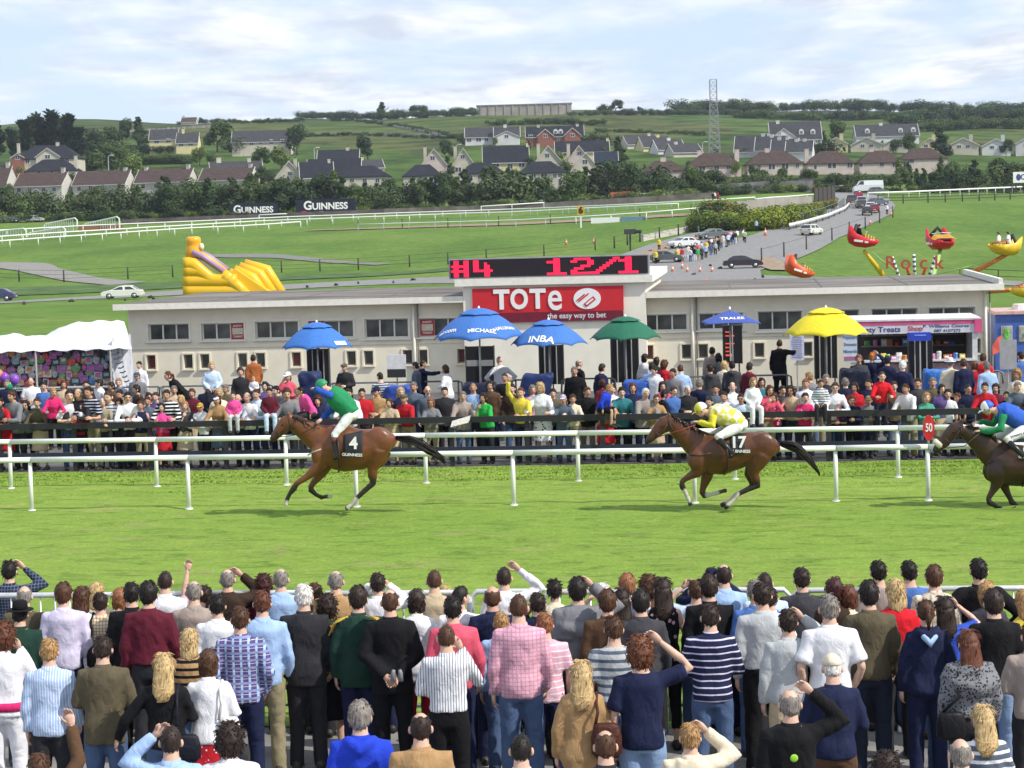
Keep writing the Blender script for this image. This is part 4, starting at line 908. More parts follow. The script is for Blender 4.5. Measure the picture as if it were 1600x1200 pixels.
def cabin():
 Y=66;a,b=W(1555,492,Y),W(1640,492,Y);w_=b.x-a.x;z=a.z;e=empty('blue_cabin',(a.x,Y,0),YAW);m=mat('cabin_blue',(.05,.11,.38),rough=.5)
 q=MB();q.box((w_/2,1.2,z/2),(w_,2.4,z));obj('body',q,m,e);q=MB();q.box((w_/2,1.2,z+.06),(w_+.1,2.6,.10));obj('roof',q,mat('cabin_roof',(.55,.38,.34),var=.2),e);q=MB();q.tube([(1.0,1.2,z+.1),(1.0,1.2,z+.28)],[.35,.3],12);obj('roof_vent',q,WHT,e)
 for k,u in enumerate((.16,.72)):q=MB();q.box((u+.2,-.015,z-.62),(.36,.04,.52));wo=obj('window',q,mat('cabin_window',(.45,.44,.40),var=.3,scale=9,rough=.3),e);q=MB();q.box((u+.2,-.04,z-.62),(.30,.02,.46));obj('pane',q,mat('cabin_glass',(.30,.33,.28),var=.5,scale=6,rough=.2),wo)
 q=MB();q.ell((.35,-.06,z-.62),(.09,.02,.2),10,6);obj('green_sticker',q,mat('sticker_green',(.12,.42,.08),var=.4,scale=9),e)
 q=MB();q.box((w_*.55,-.02,z-1.42),(.5,.04,.3));obj('white_notice',q,WHT,e)
 tag(e,'bright blue cabin with two pale windows at the right end','cabin')
 p=W(1557,533,58);mb=MB();mb.add([(0,0,0),(.2,.02,.1),(.24,0,.55),(.12,-.03,.5),(-.02,0,.25)],[(0,1,2,3,4)]);o=obj('orange_pennant',mb,mat('pennant',(.7,.12,.08)));o.location=(p.x-.1,58,p.z-.4);md=o.modifiers.new('t','SOLIDIFY');md.thickness=.01;t=MB();t.tube([(0,.02,-(p.z-.4)),(0,.02,.3)],.012,5);obj('pole',t,POLEM,o);tag(o,'small orange pennant on a stick beside the blue cabin','flag')
cabin()
# ------------------------------------------------------------------ toy stall at the left end
def toy_stall():
 Y=58.5;D=lambda px,py:W(px,py,Y);x0,x1=D(-60,550).x,D(176,550).x;e=empty('toy_stall',(x0,Y,0));w_=x1-x0;zt=D(90,547).z;dp=3.0
 cv=mat('canopy_white',(.66,.67,.70),rough=.6,var=.08,scale=2,bump=.3,bscale=3)
 mb=MB();NX,NY=26,8
 prof=[(-60,540),(-25,528),(15,529),(28,525),(45,532),(75,528),(110,510),(150,506),(188,505),(203,512),(206,545)]
 for j in range(NY+1):
  t=j/NY
  for i in range(NX+1):
   px=-60+266*i/NX;zr=D(px,float(np.interp(px,[p[0] for p in prof],[p[1] for p in prof]))).z;ze=zt if px<180 else zt-.0;z=ze+(zr-ze)*math.sin(min(1,t*1.6)*math.pi/2)*(1 if t<.7 else 1-.4*(t-.7)/.3)+.03*math.sin(i*1.9+j)
   mb.v.append((D(px,545).x*(1+(-.25+t*(dp+.6))/Y)-x0,-.25+t*(dp+.6),z))
 n=NX+1;mb.f=[(j*n+i,j*n+i+1,(j+1)*n+i+1,(j+1)*n+i) for j in range(NY) for i in range(NX)];mb.m=[0]*len(mb.f)
 o=obj('canopy',mb,cv,e,True);md=o.modifiers.new('t','SOLIDIFY');md.thickness=.01
 q=MB();q.box((w_/2,.55,zt/2),(w_,.05,zt));obj('display_wall',q,mat('display_dark',(.05,.045,.05)),e)
 cu=MB();NZ=14;m2=22
 for k in range(NZ+1):
  t=k/NZ;z=zt+.3-(zt+.15)*t
  for i in range(m2+1):
   u=i/m2;cu.v.append((w_+.02+.12*u+.10*t+.28*math.sin(math.pi*t)*(1-u)*-.3,-.1+2.2*u+.06*math.sin(i*2.4+2*t),z-.15*u*math.sin(3*t)))
 n=m2+1;cu.f=[(k*n+i,k*n+i+1,(k+1)*n+i+1,(k+1)*n+i) for k in range(NZ) for i in range(m2)];cu.m=[0]*len(cu.f);obj('side_curtain',cu,mat('curtain_grey',(.50,.51,.56),rough=.6,var=.15,scale=5),e,True)
 for k in range(11):
  p,q_=Vector((w_-.0+.055*k,-.2,zt-.16-.13*k)),Vector((w_+.22+.04*k,-.16,zt-.10-.135*k));t=MB();t.tube([p,p.lerp(q_,.5)+Vector((0,0,-.03)),q_],.022,5);obj('lacing',t,mat('lacing_dark',(.07,.075,.09)),e)
 for u in(0.02,w_*.5,w_-.03):t=MB();t.tube([(u,-.2,0),(u,-.2,zt)],.03,8);obj('pole',t,POLEM,e)
 q=MB();q.box((w_/2,.1,.9),(w_-.1,.7,.05));obj('table_top',q,mat('table_white',(.5,.5,.5)),e)
 tag(e,'stall of hanging toys under a white sheeted canopy','stall')
 cols=[(.42,.10,.25),(.5,.08,.08),(.10,.22,.42),(.35,.35,.38),(.45,.20,.10),(.12,.28,.12),(.5,.36,.45),(.22,.34,.40),(.5,.45,.40),(.06,.06,.07),(.30,.12,.30)];nm=['magenta','red','blue','grey','orange','green','pale pink','teal','cream','black','purple']
 i=0;r=random.Random(11)
 for row in range(8):
  z=zt-.14-row*.20;u=.05
  while u<w_-.2:
   wd=r.uniform(.13,.30);c=r.randrange(11);mb=MB();hh=r.uniform(.17,.25)
   k=i%4
   if k<2:mb.box((0,0,0),(wd*1.0,.06,hh));mb.box((0,-.032,hh*.1),(wd*.6,.01,hh*.5),1)
   elif k==2:mb.ell((0,0,0),(wd*.52,.06,hh*.55),10,6);mb.ell((wd*.1,-.01,hh*.45),(wd*.2,.05,hh*.25),8,5,1)
   else:mb.tube([(0,0,hh*.5),(0,0,0),(0,0,-hh*.5)],[(.02,wd*.2),(.04,wd*.45),(.03,wd*.3)],8)
   o=obj('hanging_toy',mb,[mat('toy_%d'%c,cols[c],rough=.5,var=.4,scale=18),mat('toy_%d'%((c*3+2)%11),cols[(c*3+2)%11],rough=.5,var=.4,scale=18)]);o.location=(x0+u+wd/2,Y+.48+r.uniform(-.03,.0),z+r.uniform(-.06,.06));o.rotation_euler=(0,r.uniform(-.1,.1),0)
   tag(o,f"{nm[c]} packaged toy on the toy stall, row {['one', 'two', 'three', 'four', 'five', 'six', 'seven', 'eight'][row]}",'toy',f"{nm[c]} toys in row {row+1} of the toy stall");i+=1;u+=wd
 for px,py,c,lb in((7,590,(.20,.06,.42),'purple balloon, the larger of two, below the toy stall wall'),(23,593,(.22,.07,.45),'smaller purple balloon next to the larger one by the toys'),(-2,585,(.62,.18,.10),'orange balloon at the end beside the purple balloons'),(14,602,(.03,.32,.18),'green balloon below the two purple ones')):
  p=W(px,py,52);mb=MB();mb.ell((0,0,0),(.12,.12,.135),14,10);mb.tube([(0,0,-.13),(0,0,-.16)],[.02,.03],6);o=obj('balloon',mb,mat('balloon_'+lb[:8],c,rough=.2,var=.05),smooth=True);o.location=p;t=MB();t.tube([(0,0,-.15),(.02,0,-.6),(0,.02,.02-p.z)],.004,4);obj('string',t,WHT,o);tag(o,lb,'balloon')
toy_stall()
# ------------------------------------------------------------------ houses on the hill
HW={'cream':(.49,.455,.37),'pinkish':(.52,.44,.39),'yellow':(.62,.55,.30),'white':(.58,.58,.57),'brick':(.26,.10,.075),'pale':(.47,.45,.41),'stone':(.44,.41,.36)}
HR={'brown':(.078,.056,.052),'slate':(.026,.028,.036),'grey':(.055,.055,.062),'red brown':(.070,.050,.045),'blue slate':(.026,.034,.05)}
def wallm(k):return mat('house_wall_'+k,HW[k],rough=.9,var=.08,scale=.5)
def roofm(k):return mat('house_roof_'+k,HR[k],rough=.95,spec=.1,var=.22,scale=.9,stretch=(1,1,3),bump=.4,bscale=5)
WIN=mat('far_glass',(.05,.055,.065),rough=.2,var=.4,scale=1);FRM=mat('far_frame',(.66,.66,.66),rough=.6)
HOUSES=[]
def house(px0,px1,yr,ye,Y,kind,wall,roof,label,wins=(),chim=(),yaw=0,deep=8.0,dorm=(),gables=(),yb=None,short=''):
 """kind: side (ridge across the view), front (gable towards us), hip; rows are ridge and eave as photographed"""
 pc=(px0+px1)/2;ze,zr=W(pc,ye,Y).z,W(pc,yr,Y+(deep/2 if kind!='front' else 0)).z;x0,x1=X(px0,Y,ze),X(px1,Y,ze);w_=(x1-x0);zb=min(zg((x0+x1)/2,Y),zg((x0+x1)/2,Y+deep))-.6;ze=max(ze,zb+2.2);zr=max(zr,ze+1.5)
 e=empty('house',((x0+x1)/2,Y,zb),R(yaw));w_/=math.cos(R(yaw)) if abs(yaw)<40 else 1;H,Rr=ze-zb,zr-ze;hw=w_/2;wm,rm=wallm(wall),roofm(roof);ov=.35
 b=MB()
 if kind=='side':b.prism([(0,0),(deep,0),(deep,H),(deep/2,H+Rr-.06),(0,H)],-hw,hw,axis='x')
 elif kind=='front':b.prism([(-hw,0),(hw,0),(hw,H),(0,H+Rr-.06),(-hw,H)],0,deep)
 else:b.box((0,deep/2,H/2),(w_,deep,H))
 obj('wall',b,wm,e);r_=MB();th=.22
 if kind=='side':
  k_=Rr/(deep/2);r_.prism([(-ov,H-ov*k_),(deep/2,H+Rr),(deep+ov,H-ov*k_),(deep+ov,H-ov*k_+th),(deep/2,H+Rr+th),(-ov,H-ov*k_+th)],-hw-.15,hw+.15,axis='x')
 elif kind=='front':
  k_=Rr/hw;r_.prism([(-hw-ov,H-ov*k_),(0,H+Rr),(hw+ov,H-ov*k_),(hw+ov,H-ov*k_+th),(0,H+Rr+th),(-hw-ov,H-ov*k_+th)],-.3,deep+.2)
 else:
  q=min(hw*.62,deep*.5);a=hw+ov;d0,d1=-ov,deep+ov;z=H+.02;vs=[(-a,d0,z),(a,d0,z),(a,d1,z),(-a,d1,z),(-hw+q,deep/2,H+Rr),(hw-q,deep/2,H+Rr),(-a,d0,z-.18),(a,d0,z-.18),(a,d1,z-.18),(-a,d1,z-.18)]
  r_.add(vs,[(0,1,5,4),(1,2,5),(2,3,4,5),(3,0,4),(6,7,1,0),(7,8,2,1),(8,9,3,2),(9,6,0,3),(9,8,7,6)])
 ro=obj('roof',r_,rm,e)
 if kind=='side':
  for s in(-1,1):g=MB();k_=Rr/(deep/2);g.prism([(-ov,H-ov*k_+.24),(deep/2,H+Rr+.24),(deep/2,H+Rr-.1),(-ov,H-ov*k_-.1)],s*(hw+.16),s*(hw+.30),axis='x');obj('bargeboard',g,wallm('white') if wall=='white' else wallm('pale'),e)
  g=MB();g.box((0,-ov-.05,H-ov*k_+.06),(w_+.3,.1,.16));obj('gutter',g,FRM,e)
 elif kind=='front':
  for s in(-1,1):g=MB();k_=Rr/hw;g.prism([(s*(hw+ov),H-ov*k_+.24),(0,H+Rr+.24),(0,H+Rr-.16),(s*(hw+ov),H-ov*k_-.16)],-.42,-.30);obj('bargeboard',g,wallm('pale'),e)
 def win(u,z,ww,wh,y_=0,sill=True):
  f=MB();f.box((0,-.02,0),(ww,.10,wh));fo=obj('window',f,FRM,e,loc=(u,y_,z))
  for s in((-1,1) if ww>.9 else(0,)):p=MB();p.box((s*ww*.235,-.075,0),(ww*(.40 if s else .8),.02,wh*.82));obj('pane',p,WIN,fo)
 for wx,wy,ww,wh in wins:
  c=W(wx,wy,Y);win((c.x-(x0+x1)/2)/math.cos(R(yaw)),c.z-zb,ww,wh)
 for cx,cy_,cw in chim:
  c=W(cx,cy_,Y+deep/2);u=(c.x-(x0+x1)/2)/max(.5,math.cos(R(yaw)));u=max(-hw+.3,min(hw-.3,u));zt=max(c.z-zb,H+Rr+.7);g=MB();g.box((u,deep/2,(H+zt)/2),(cw,.9,zt-H));g.box((u,deep/2,zt+.06),(cw+.16,1.05,.12));co=obj('chimney',g,wallm(wall if wall!='brick' else 'cream'),ro)
  for s in(-1,1):t=MB();t.tube([(u+s*cw*.25,deep/2,zt+.1),(u+s*cw*.25,deep/2,zt+.5)],.12,6);obj('chimney_pot',t,roofm('red brown'),ro)
 for dx,dy_ in dorm:
  c=W(dx,dy_,Y+1.2);u=(c.x-(x0+x1)/2);z=c.z-zb;g=MB();g.prism([(u-.85,z-.9),(u+.85,z-.9),(u+.85,z+.35),(u+.5,z+.85),(u,z+1.05),(u-.5,z+.85),(u-.85,z+.35)],.9,deep/2);obj('dormer',g,wallm('white'),e);win(u,z-.15,.95,1.1,.88)
 for gx0,gx1,gp,ge,gw in gables:
  a,b_=W(gx0,ge,Y-.8),W(gx1,ge,Y-.8);zp=W((gx0+gx1)/2,gp,Y-.8).z-zb;u0,u1=a.x-(x0+x1)/2,b_.x-(x0+x1)/2;zz=a.z-zb;g=MB();g.prism([(u0,0),(u1,0),(u1,zz),((u0+u1)/2,zp),(u0,zz)],-.9,1.5);obj('gable_bay',g,wallm(gw),e)
  g=MB();um=(u0+u1)/2;g.prism([(u0-.35,zz-.2),(um,zp+.1),(u1+.35,zz-.2),(u1+.35,zz+.06),(um,zp+.4),(u0-.35,zz+.06)],-1.15,3.2);obj('bay_roof',g,rm,e)
  for s,uu in((-1,u0),(1,u1)):g=MB();g.prism([(uu+s*.35,zz-.24),(um,zp+.1),(um,zp+.42),(uu+s*.35,zz+.08)],-1.25,-1.15);obj('bargeboard',g,wallm('pale'),e)
  win(um,zz+.1 if zz>2 else 1.6,min(1.6,(u1-u0)*.4),1.3,-.9)
 tag(e,label,'house','houses on the hillside');HOUSES.append((pc,(yr+ye)/2,Y,short or label));return e
T=lambda n,a,b,y,w_=1.15,h=1.25:[(a+(b-a)*(i+.5)/n,y,w_,h) for i in range(n)]
house(-70,11,262,291,540,'side','pale','brown','terrace house with brown roof cut by the left edge',T(3,-60,15,299),[(9,254,.9)],-13)
house(20,98,271,290,540,'side','pale','brown','first whole brown roofed terrace house from the left with four upper windows',[(28,297,1.1,1.2),(46,297,1.1,1.2),(69,296,1.1,1.2),(86,296,1.1,1.2)],[(95,263,.9)],-13,gables=[(46,72,297,304,'pale')])
house(111,197,268,288,540,'side','pale','brown','second brown roofed terrace house from the left',[(122,295,1.1,1.2),(141,293,1.1,1.2),(160,293,1.1,1.2)],[(192,264,.9)],-13)
house(208,295,265,284,540,'side','pale','brown','third brown roofed terrace house from the left',T(4,212,296,291),[(290,258,.9),(222,263,.8)],-13)
house(309,391,263,281,540,'side','pale','brown','brown roofed terrace house with a roof light left of the cream gable',[(325,288,1.1,1.2),(362,286,1.3,1.3),(385,286,1.1,1.2)],[(387,257,.8)],-13)
house(331,410,253,272,580,'side','cream','grey','grey roofed house with a cream gable end and two white chimneys',(),[(347,247,1.3),(393,247,1.0)],12)
house(22,122,227,248,610,'hip','cream','slate','large detached house with slate hip roof and brick bay',[(43,252,1.2,1.6),(62,254,1.2,1.6),(105,250,1.2,1.6)],[(23,229,.8),(90,228,.9)],gables=[(18,37,241,247,'brick'),(56,93,233,246,'cream')],deep=10)
house(40,118,249,267,575,'hip','cream','slate','low slate hip roofed house in front of the brick bay',T(3,50,112,269,.9,.6),[(119,264,.8)])
house(233,276,203,218,760,'side','yellow','grey','cream bungalow on the hill, higher left half',[(245,221,1.8,1.6),(263,220,1.8,1.6)])
house(275,309,208,223,758,'side','yellow','grey','cream bungalow on the hill, lower right half with chimney',[(283,226,1.8,1.4),(298,225,1.8,1.4)],[(286,202,.9)])
house(362,454,205,221,740,'side','cream','grey','long cream house with grey roof left of the dark bush',[(380,224,1.6,1.5),(393,224,1.6,1.5),(407,223,1.2,1.2),(424,222,1.2,2),(443,221,2.2,1.6)])
house(283,306,184,192,1120,'side','stone','red brown','small pink roofed house on the left skyline',(),[(287,183,1.2)])
house(431,474,252,277,545,'front','cream','slate','cream gable fronted house right of the terrace',[(453,271,1.2,1.2)],[(461,249,.8)])
house(470,521,254,277,540,'side','cream','slate','dark roofed house joined to the cream gable',T(2,480,515,283),[(517,252,.7)],8)
house(480,563,249,274,565,'side','cream','slate','dark slate house behind the small trees with a roof light',T(3,490,560,280))
house(496,560,235,251,615,'side','cream','slate','upper dark roofed house with tall white chimney',T(2,505,550,254),[(543,232,1.0)])
house(527,608,259,276,525,'hip','cream','slate','low hip roofed house behind the lettered black board',T(3,540,600,282))
house(562,600,250,262,595,'side','yellow','grey','house with a pale yellow gable end',(),[(571,253,.8)],14)
house(630,690,257,275,520,'hip','cream','slate','hip roofed house with a glazed conservatory',[(668,280,2.0,1.2),(655,281,.8,1.2),(684,281,.8,1.2)])
house(659,698,233,257,605,'front','pinkish','slate','pinkish gable fronted house, left of the twin steep gables',[(676,247,1.4,1.4)],[(664,234,.9)])
house(704,745,232,263,605,'front','cream','slate','cream gable fronted house, right of the twin steep gables',[(723,245,1.2,1.3),(716,265,2,1.6)],[(711,232,.9)])
house(755,826,229,253,590,'side','yellow','slate','wide dark roofed house with yellow walls and two roof lights',[(775,258,2,1.2),(797,260,1.6,1.6),(815,258,1.8,1.2)],[(826,228,.6)])
house(718,788,254,271,525,'hip','cream','slate','hip roofed cream house below the cream steep gable',[(771,277,1,1.2),(779,277,1,1.2),(735,277,1.2,1.2),(750,277,1.2,1.2)])
house(811,884,252,270,525,'hip','cream','slate','hip roofed cream house with a row of windows, right of the wide dark roof',[(834,275,1.2,1.2),(850,275,1.8,1.4),(867,275,1,1.2),(875,274,1,1.2),(875,284,.9,1.8)])
house(836,878,228,253,575,'front','cream','slate','cream steep gable with square window below the brick pair',[(855,243,1.3,1.4)],[(841,229,.9)])
house(882,928,228,258,568,'front','pinkish','slate','rear gable of the overlapping pair by the poplar',[(905,240,1.2,1.2)],[(888,229,.9)])
house(893,938,239,266,548,'front','cream','slate','front cream gable of the overlapping pair',[(914,253,1.4,1.4)])
house(930,966,238,262,560,'side','cream','blue slate','blue slate roof beside the overlapping gables')
house(868,952,221,237,635,'side','yellow','slate','long slate roofed house below the brick pair',T(4,872,900,241,.9,.9),[(950,222,.8)])
house(727,775,200,214,770,'side','white','grey','white bungalow wing with boarded windows',[(733,219,1.8,1.5),(748,218,2,1.8),(760,218,1.5,1.5)])
house(772,812,199,213,766,'side','white','grey','white bungalow with a broad front gable',(),[(789,195,1.2)],gables=[(773,810,206,214,'white')])
house(822,912,198,213,745,'side','brick','slate','brick and yellow house pair with two front gables',[(829,214,1.6,1.6),(874,219,1.2,1.2)],[(841,200,1.0),(902,199,1.0)],dorm=[(868,206),(876,206)],gables=[(840,864,203,213,'brick'),(882,907,201,212,'brick')])
for i,(a,b,r_,e_,Y,c) in enumerate([(980,1030,212,228,730,1019),(1005,1052,214,231,710,1033),(1028,1072,219,236,690,1050),(1052,1098,225,240,670,1061)]):
 house(a,b,r_,e_,Y,'side',['cream','yellow','white','cream'][i],'grey',f"{['topmost', 'second', 'third', 'lowest'][i]} of the stepped grey roofs left of the pylon",(),[(c,r_-2,1.1)],18)
house(1004,1072,251,267,560,'hip','pinkish','red brown','brown hip roofed house with cream chimney left of the pylon',[(1020,272,1.2,1.2)],[(1036,246,1.5)])
house(1076,1158,239,259,556,'hip','pinkish','red brown','brown hip roofed house behind the pylon foot',[(1097,263,2,1.4),(1120,262,1.4,1.4),(1138,262,1.2,1.2)],[(1093,242,1.2),(1151,241,1.2)])
house(1168,1254,236,256,556,'hip','pinkish','red brown','brown hip roofed house just right of the pylon',[(1186,261,1,1.3),(1206,261,2,1.5),(1227,260,2,1.5),(1246,259,1,1.3)],[(1198,233,1.2)])
house(1262,1334,236,255,560,'hip','pinkish','red brown','brown hip roofed house behind the long parked van',[(1274,261,.9,1.4),(1300,259,2.6,1.5),(1328,258,1.6,1.6)],[(1251,236,1.1)])
house(1343,1412,235,254,562,'hip','pinkish','red brown','brown hip roofed house with white chimney stack',[(1345,258,1,1.3),(1378,257,1.2,1.4),(1398,257,1.4,1.6)],[(1361,233,1.2)])
house(1410,1480,231,248,570,'hip','pinkish','red brown','last brown hip roofed house before the tall right tree belt',[(1425,252,1.2,1.2)])
for i,(a,b,r_,e_,Y,c) in enumerate([(1148,1200,213,236,660,1187),(1180,1225,214,234,650,1201),(1205,1245,218,236,640,1213),(1228,1268,221,237,630,1240)]):
 house(a,b,r_,e_,Y,'side','white','grey',f"{['leftmost', 'second', 'third', 'rightmost'][i]} of the grey stepped roofs with white chimneys right of the pylon",(),[(c,r_+1,1.2),(c+12,r_+2,1.0)],-14)
house(1204,1284,191,217,730,'side','white','grey','big white house with two arched dormers and a left gable',[(1244,219,2.5,1.6)],[(1215,192,1.2)],dorm=[(1252,206),(1270,206)],gables=[(1207,1242,202,215,'white')])
house(1338,1436,195,212,775,'side','white','grey','long grey roofed house with three arched dormers',(),[(1376,195,1.3)],dorm=[(1355,205),(1407,204),(1427,203)])
for i,(a,b,p,e_,wl,c) in enumerate([(1289,1324,215,225,'yellow',1311),(1330,1378,215,226,'cream',1361),(1380,1418,216,226,'cream',1411),(1438,1468,216,226,'yellow',1455),(1482,1528,216,227,'cream',1513),(1535,1578,217,228,'white',1563),(1588,1630,212,224,'white',1605)]):
 house(a,b,p,e_,690,'front',wl,'grey',f"{['first', 'second', 'third', 'fourth', 'fifth', 'sixth', 'last'][i]} low gabled bungalow in the right hand row from the dormered white house",[((a+b)/2-6,e_+2,1.4,1.2),((a+b)/2+7,e_+2,1.4,1.2)],[(c,p-6,1.2)],-10)
def conservatory():
 p=W(683,290,517);z0=zg(p.x,517);e=empty('conservatory',(p.x,517,z0));h=p.z-z0+1
 for k in range(6):q=MB();q.box((-2.2+.9*k,0,h/2),(.12,.12,h));obj('frame_post',q,FRM,e)
 for k in range(5):q=MB();q.box((-1.75+.9*k,.02,h/2),(.74,.05,h));obj('pane',q,mat('grey_glass',(.22,.27,.32),rough=.25,var=.2),e)
 q=MB();q.prism([(-.2,h),(3,h+1.4),(3,h+1.2),(-.2,h-.1)],-2.4,2.5,axis='x');obj('roof',q,mat('grey_glass',(.22,.27,.32)),e);tag(e,'glazed grey conservatory below the twin steep gables','conservatory')
conservatory()
def hilltop():
 a,b=W(745,166,1230),W(893,163,1230);e=empty('hilltop_reservoir',((a.x+b.x)/2,1230,0));z0=zg(e.location.x,1230)-3;e.location.z=z0;h=a.z-z0;w_=b.x-a.x
 q=MB();q.box((0,5,h/2),(w_,10,h));obj('wall',q,mat('reservoir',(.30,.27,.24),rough=.9,var=.25,scale=.15),e);q=MB();q.box((0,5,h+.3),(w_+.8,10.8,.6));obj('coping',q,mat('coping',(.20,.19,.18)),e)
 for k in range(12):q=MB();q.box((-w_/2+w_*(k+.5)/12,-.2,h/2),(.7,.5,h-.2));obj('buttress',q,mat('reservoir',(.30,.27,.24)),e)
 tag(e,'long grey flat topped building on the hill crest','building')
hilltop()
# ------------------------------------------------------------------ trees
def leafmat(k,c):
 m,nt,b=nodes_of('leaves');N=nt.nodes.new;L=nt.links.new
 g=N('ShaderNodeNewGeometry');tc=N('ShaderNodeTexCoord');n=N('ShaderNodeTexNoise');L(tc.outputs['Object'],n.inputs['Vector']);n.inputs['Scale'].default_value=.55;n.inputs['Detail'].default_value=2
 oi=N('ShaderNodeObjectInfo');a=N('ShaderNodeMath');a.operation='MULTIPLY_ADD';L(g.outputs['Random Per Island'],a.inputs[0]);a.inputs[1].default_value=.5;L(n.outputs['Fac'],a.inputs[2]);a2=N('ShaderNodeMath');a2.operation='MULTIPLY_ADD';L(oi.outputs['Random'],a2.inputs[0]);a2.inputs[1].default_value=.35;L(a.outputs[0],a2.inputs[2])
 r=N('ShaderNodeValToRGB');L(a2.outputs[0],r.inputs[0]);e=r.color_ramp.elements
 e[0].position=.45;e[0].color=(*[x*.6 for x in c],1);e[1].position=1.25 if False else 1.0;e[1].color=(c[0]*1.55,c[1]*1.4,c[2]*1.1,1)
 L(r.outputs[0],b.inputs['Base Color']);b.inputs['Roughness'].default_value=.7;b.inputs['Specular IOR Level'].default_value=.15;return m
LEAF={'mid':leafmat('mid',(.044,.080,.025)),'dark':leafmat('dark',(.026,.050,.021)),'light':leafmat('light',(.09,.14,.036)),'pine':leafmat('pine',(.020,.038,.022)),'grey':leafmat('grey',(.052,.080,.036))}
BARK=mat('bark',(.085,.065,.05),rough=.95,var=.3,scale=3)
def crown_mesh(kind,seed,n):
 """a unit tree (height 1): leaf clumps spread through an uneven crown, with gaps"""
 r=random.Random(seed);mb=MB();lobes=[]
 if kind=='round':lobes=[(r.uniform(-.22,.22),r.uniform(-.22,.22),r.uniform(.38,.82),r.uniform(.14,.24)) for _ in range(9)]
 elif kind=='tall':lobes=[(r.uniform(-.10,.10)*(1.2-z),r.uniform(-.1,.1)*(1.2-z),z,.15*(1.25-z)) for z in[.18+.78*i/10 for i in range(11)]]
 elif kind=='bush':lobes=[(r.uniform(-.5,.5),r.uniform(-.4,.4),r.uniform(.25,.62),r.uniform(.24,.36)) for _ in range(8)]
 elif kind=='pine':
  for i in range(15):
   z=.3+.68*r.random()**.8;a=r.uniform(0,6.3);q=(1.1-z)*.36*r.random();lobes.append((q*math.cos(a),q*math.sin(a),z,.10+.05*r.random()))
 for i in range(n):
  lx,ly,lz,lr=r.choice(lobes);v=Vector((r.gauss(0,1),r.gauss(0,1),r.gauss(0,1))).normalized()*lr*(r.random()**.42);c=Vector((lx,ly,lz))+v
  if kind=='pine':c.z+=abs(v.x)*.5
  if c.z<.03:c.z=.03+r.random()*.05
  s=r.uniform(.018,.036)*(1.3 if kind=='bush' else 1);nrm=(v.normalized()+Vector((r.uniform(-.7,.7),r.uniform(-.7,.7),r.uniform(-.4,.9)))).normalized();u=nrm.orthogonal().normalized()*s;w_=nrm.cross(u)*r.uniform(.6,1.2)
  if kind=='pine':u=u*.6+Vector((v.x,v.y,abs(lr)*.5))*.5
  mb.v+=[tuple(c-u-w_*.4),tuple(c+w_),tuple(c+u-w_*.2),tuple(c-w_)];k=len(mb.v);mb.f.append((k-4,k-1,k-2,k-3));mb.m.append(0)
 me=bpy.data.meshes.new('crown');me.from_pydata(mb.v,[],mb.f);return me
def trunk_mesh(kind,seed):
 r=random.Random(seed);mb=MB();h=.85 if kind in('tall','pine') else .55;mb.tube([(0,0,-.04),(.005,0,h*.4),(r.uniform(-.03,.03),.01,h)],[.03,.02,.006],6)
 for i in range(5):a=r.uniform(0,6.3);z=h*r.uniform(.35,.85);mb.tube([(0,0,z),(.14*math.cos(a),.14*math.sin(a),z+.13),(.2*math.cos(a),.2*math.sin(a),z+.22)],[.012,.007,.003],5)
 return mb.mesh('trunk',True)
PROTO={k:[(crown_mesh(k,i*13+len(k),n),trunk_mesh(k,i+3)) for i in range(c)] for k,n,c in(('round',2600,4),('tall',1900,4),('bush',1500,4),('pine',2300,3))}
TR=random.Random(5);NT=[0]
def tree(px,ytop,Y,kind,leaf,label,group,wide=1.0,cat='tree',name=None,nolab=False):
 b=AT(px,Y);h=max(.8,W(px,ytop,Y).z-b.z);cm,tm=TR.choice(PROTO[kind]);NT[0]+=1
 e=empty(name or{'bush':'bush','pine':'pine_tree','tall':'slender_tree','round':'broadleaf_tree'}[kind],b-Vector((0,0,.15)),TR.uniform(0,6.28));e.scale=(h*wide,h*wide,h)
 link('crown',cm,LEAF[leaf],e);link('trunk' if kind!='bush' else 'stems',tm,BARK,e);return tag(e,label,cat,group)
def near_house(px,Y):
 c=[h for h in HOUSES if abs(h[0]-px)<60] or HOUSES;return min(c,key=lambda h:abs(h[0]-px)+abs(h[2]-Y)*.1)
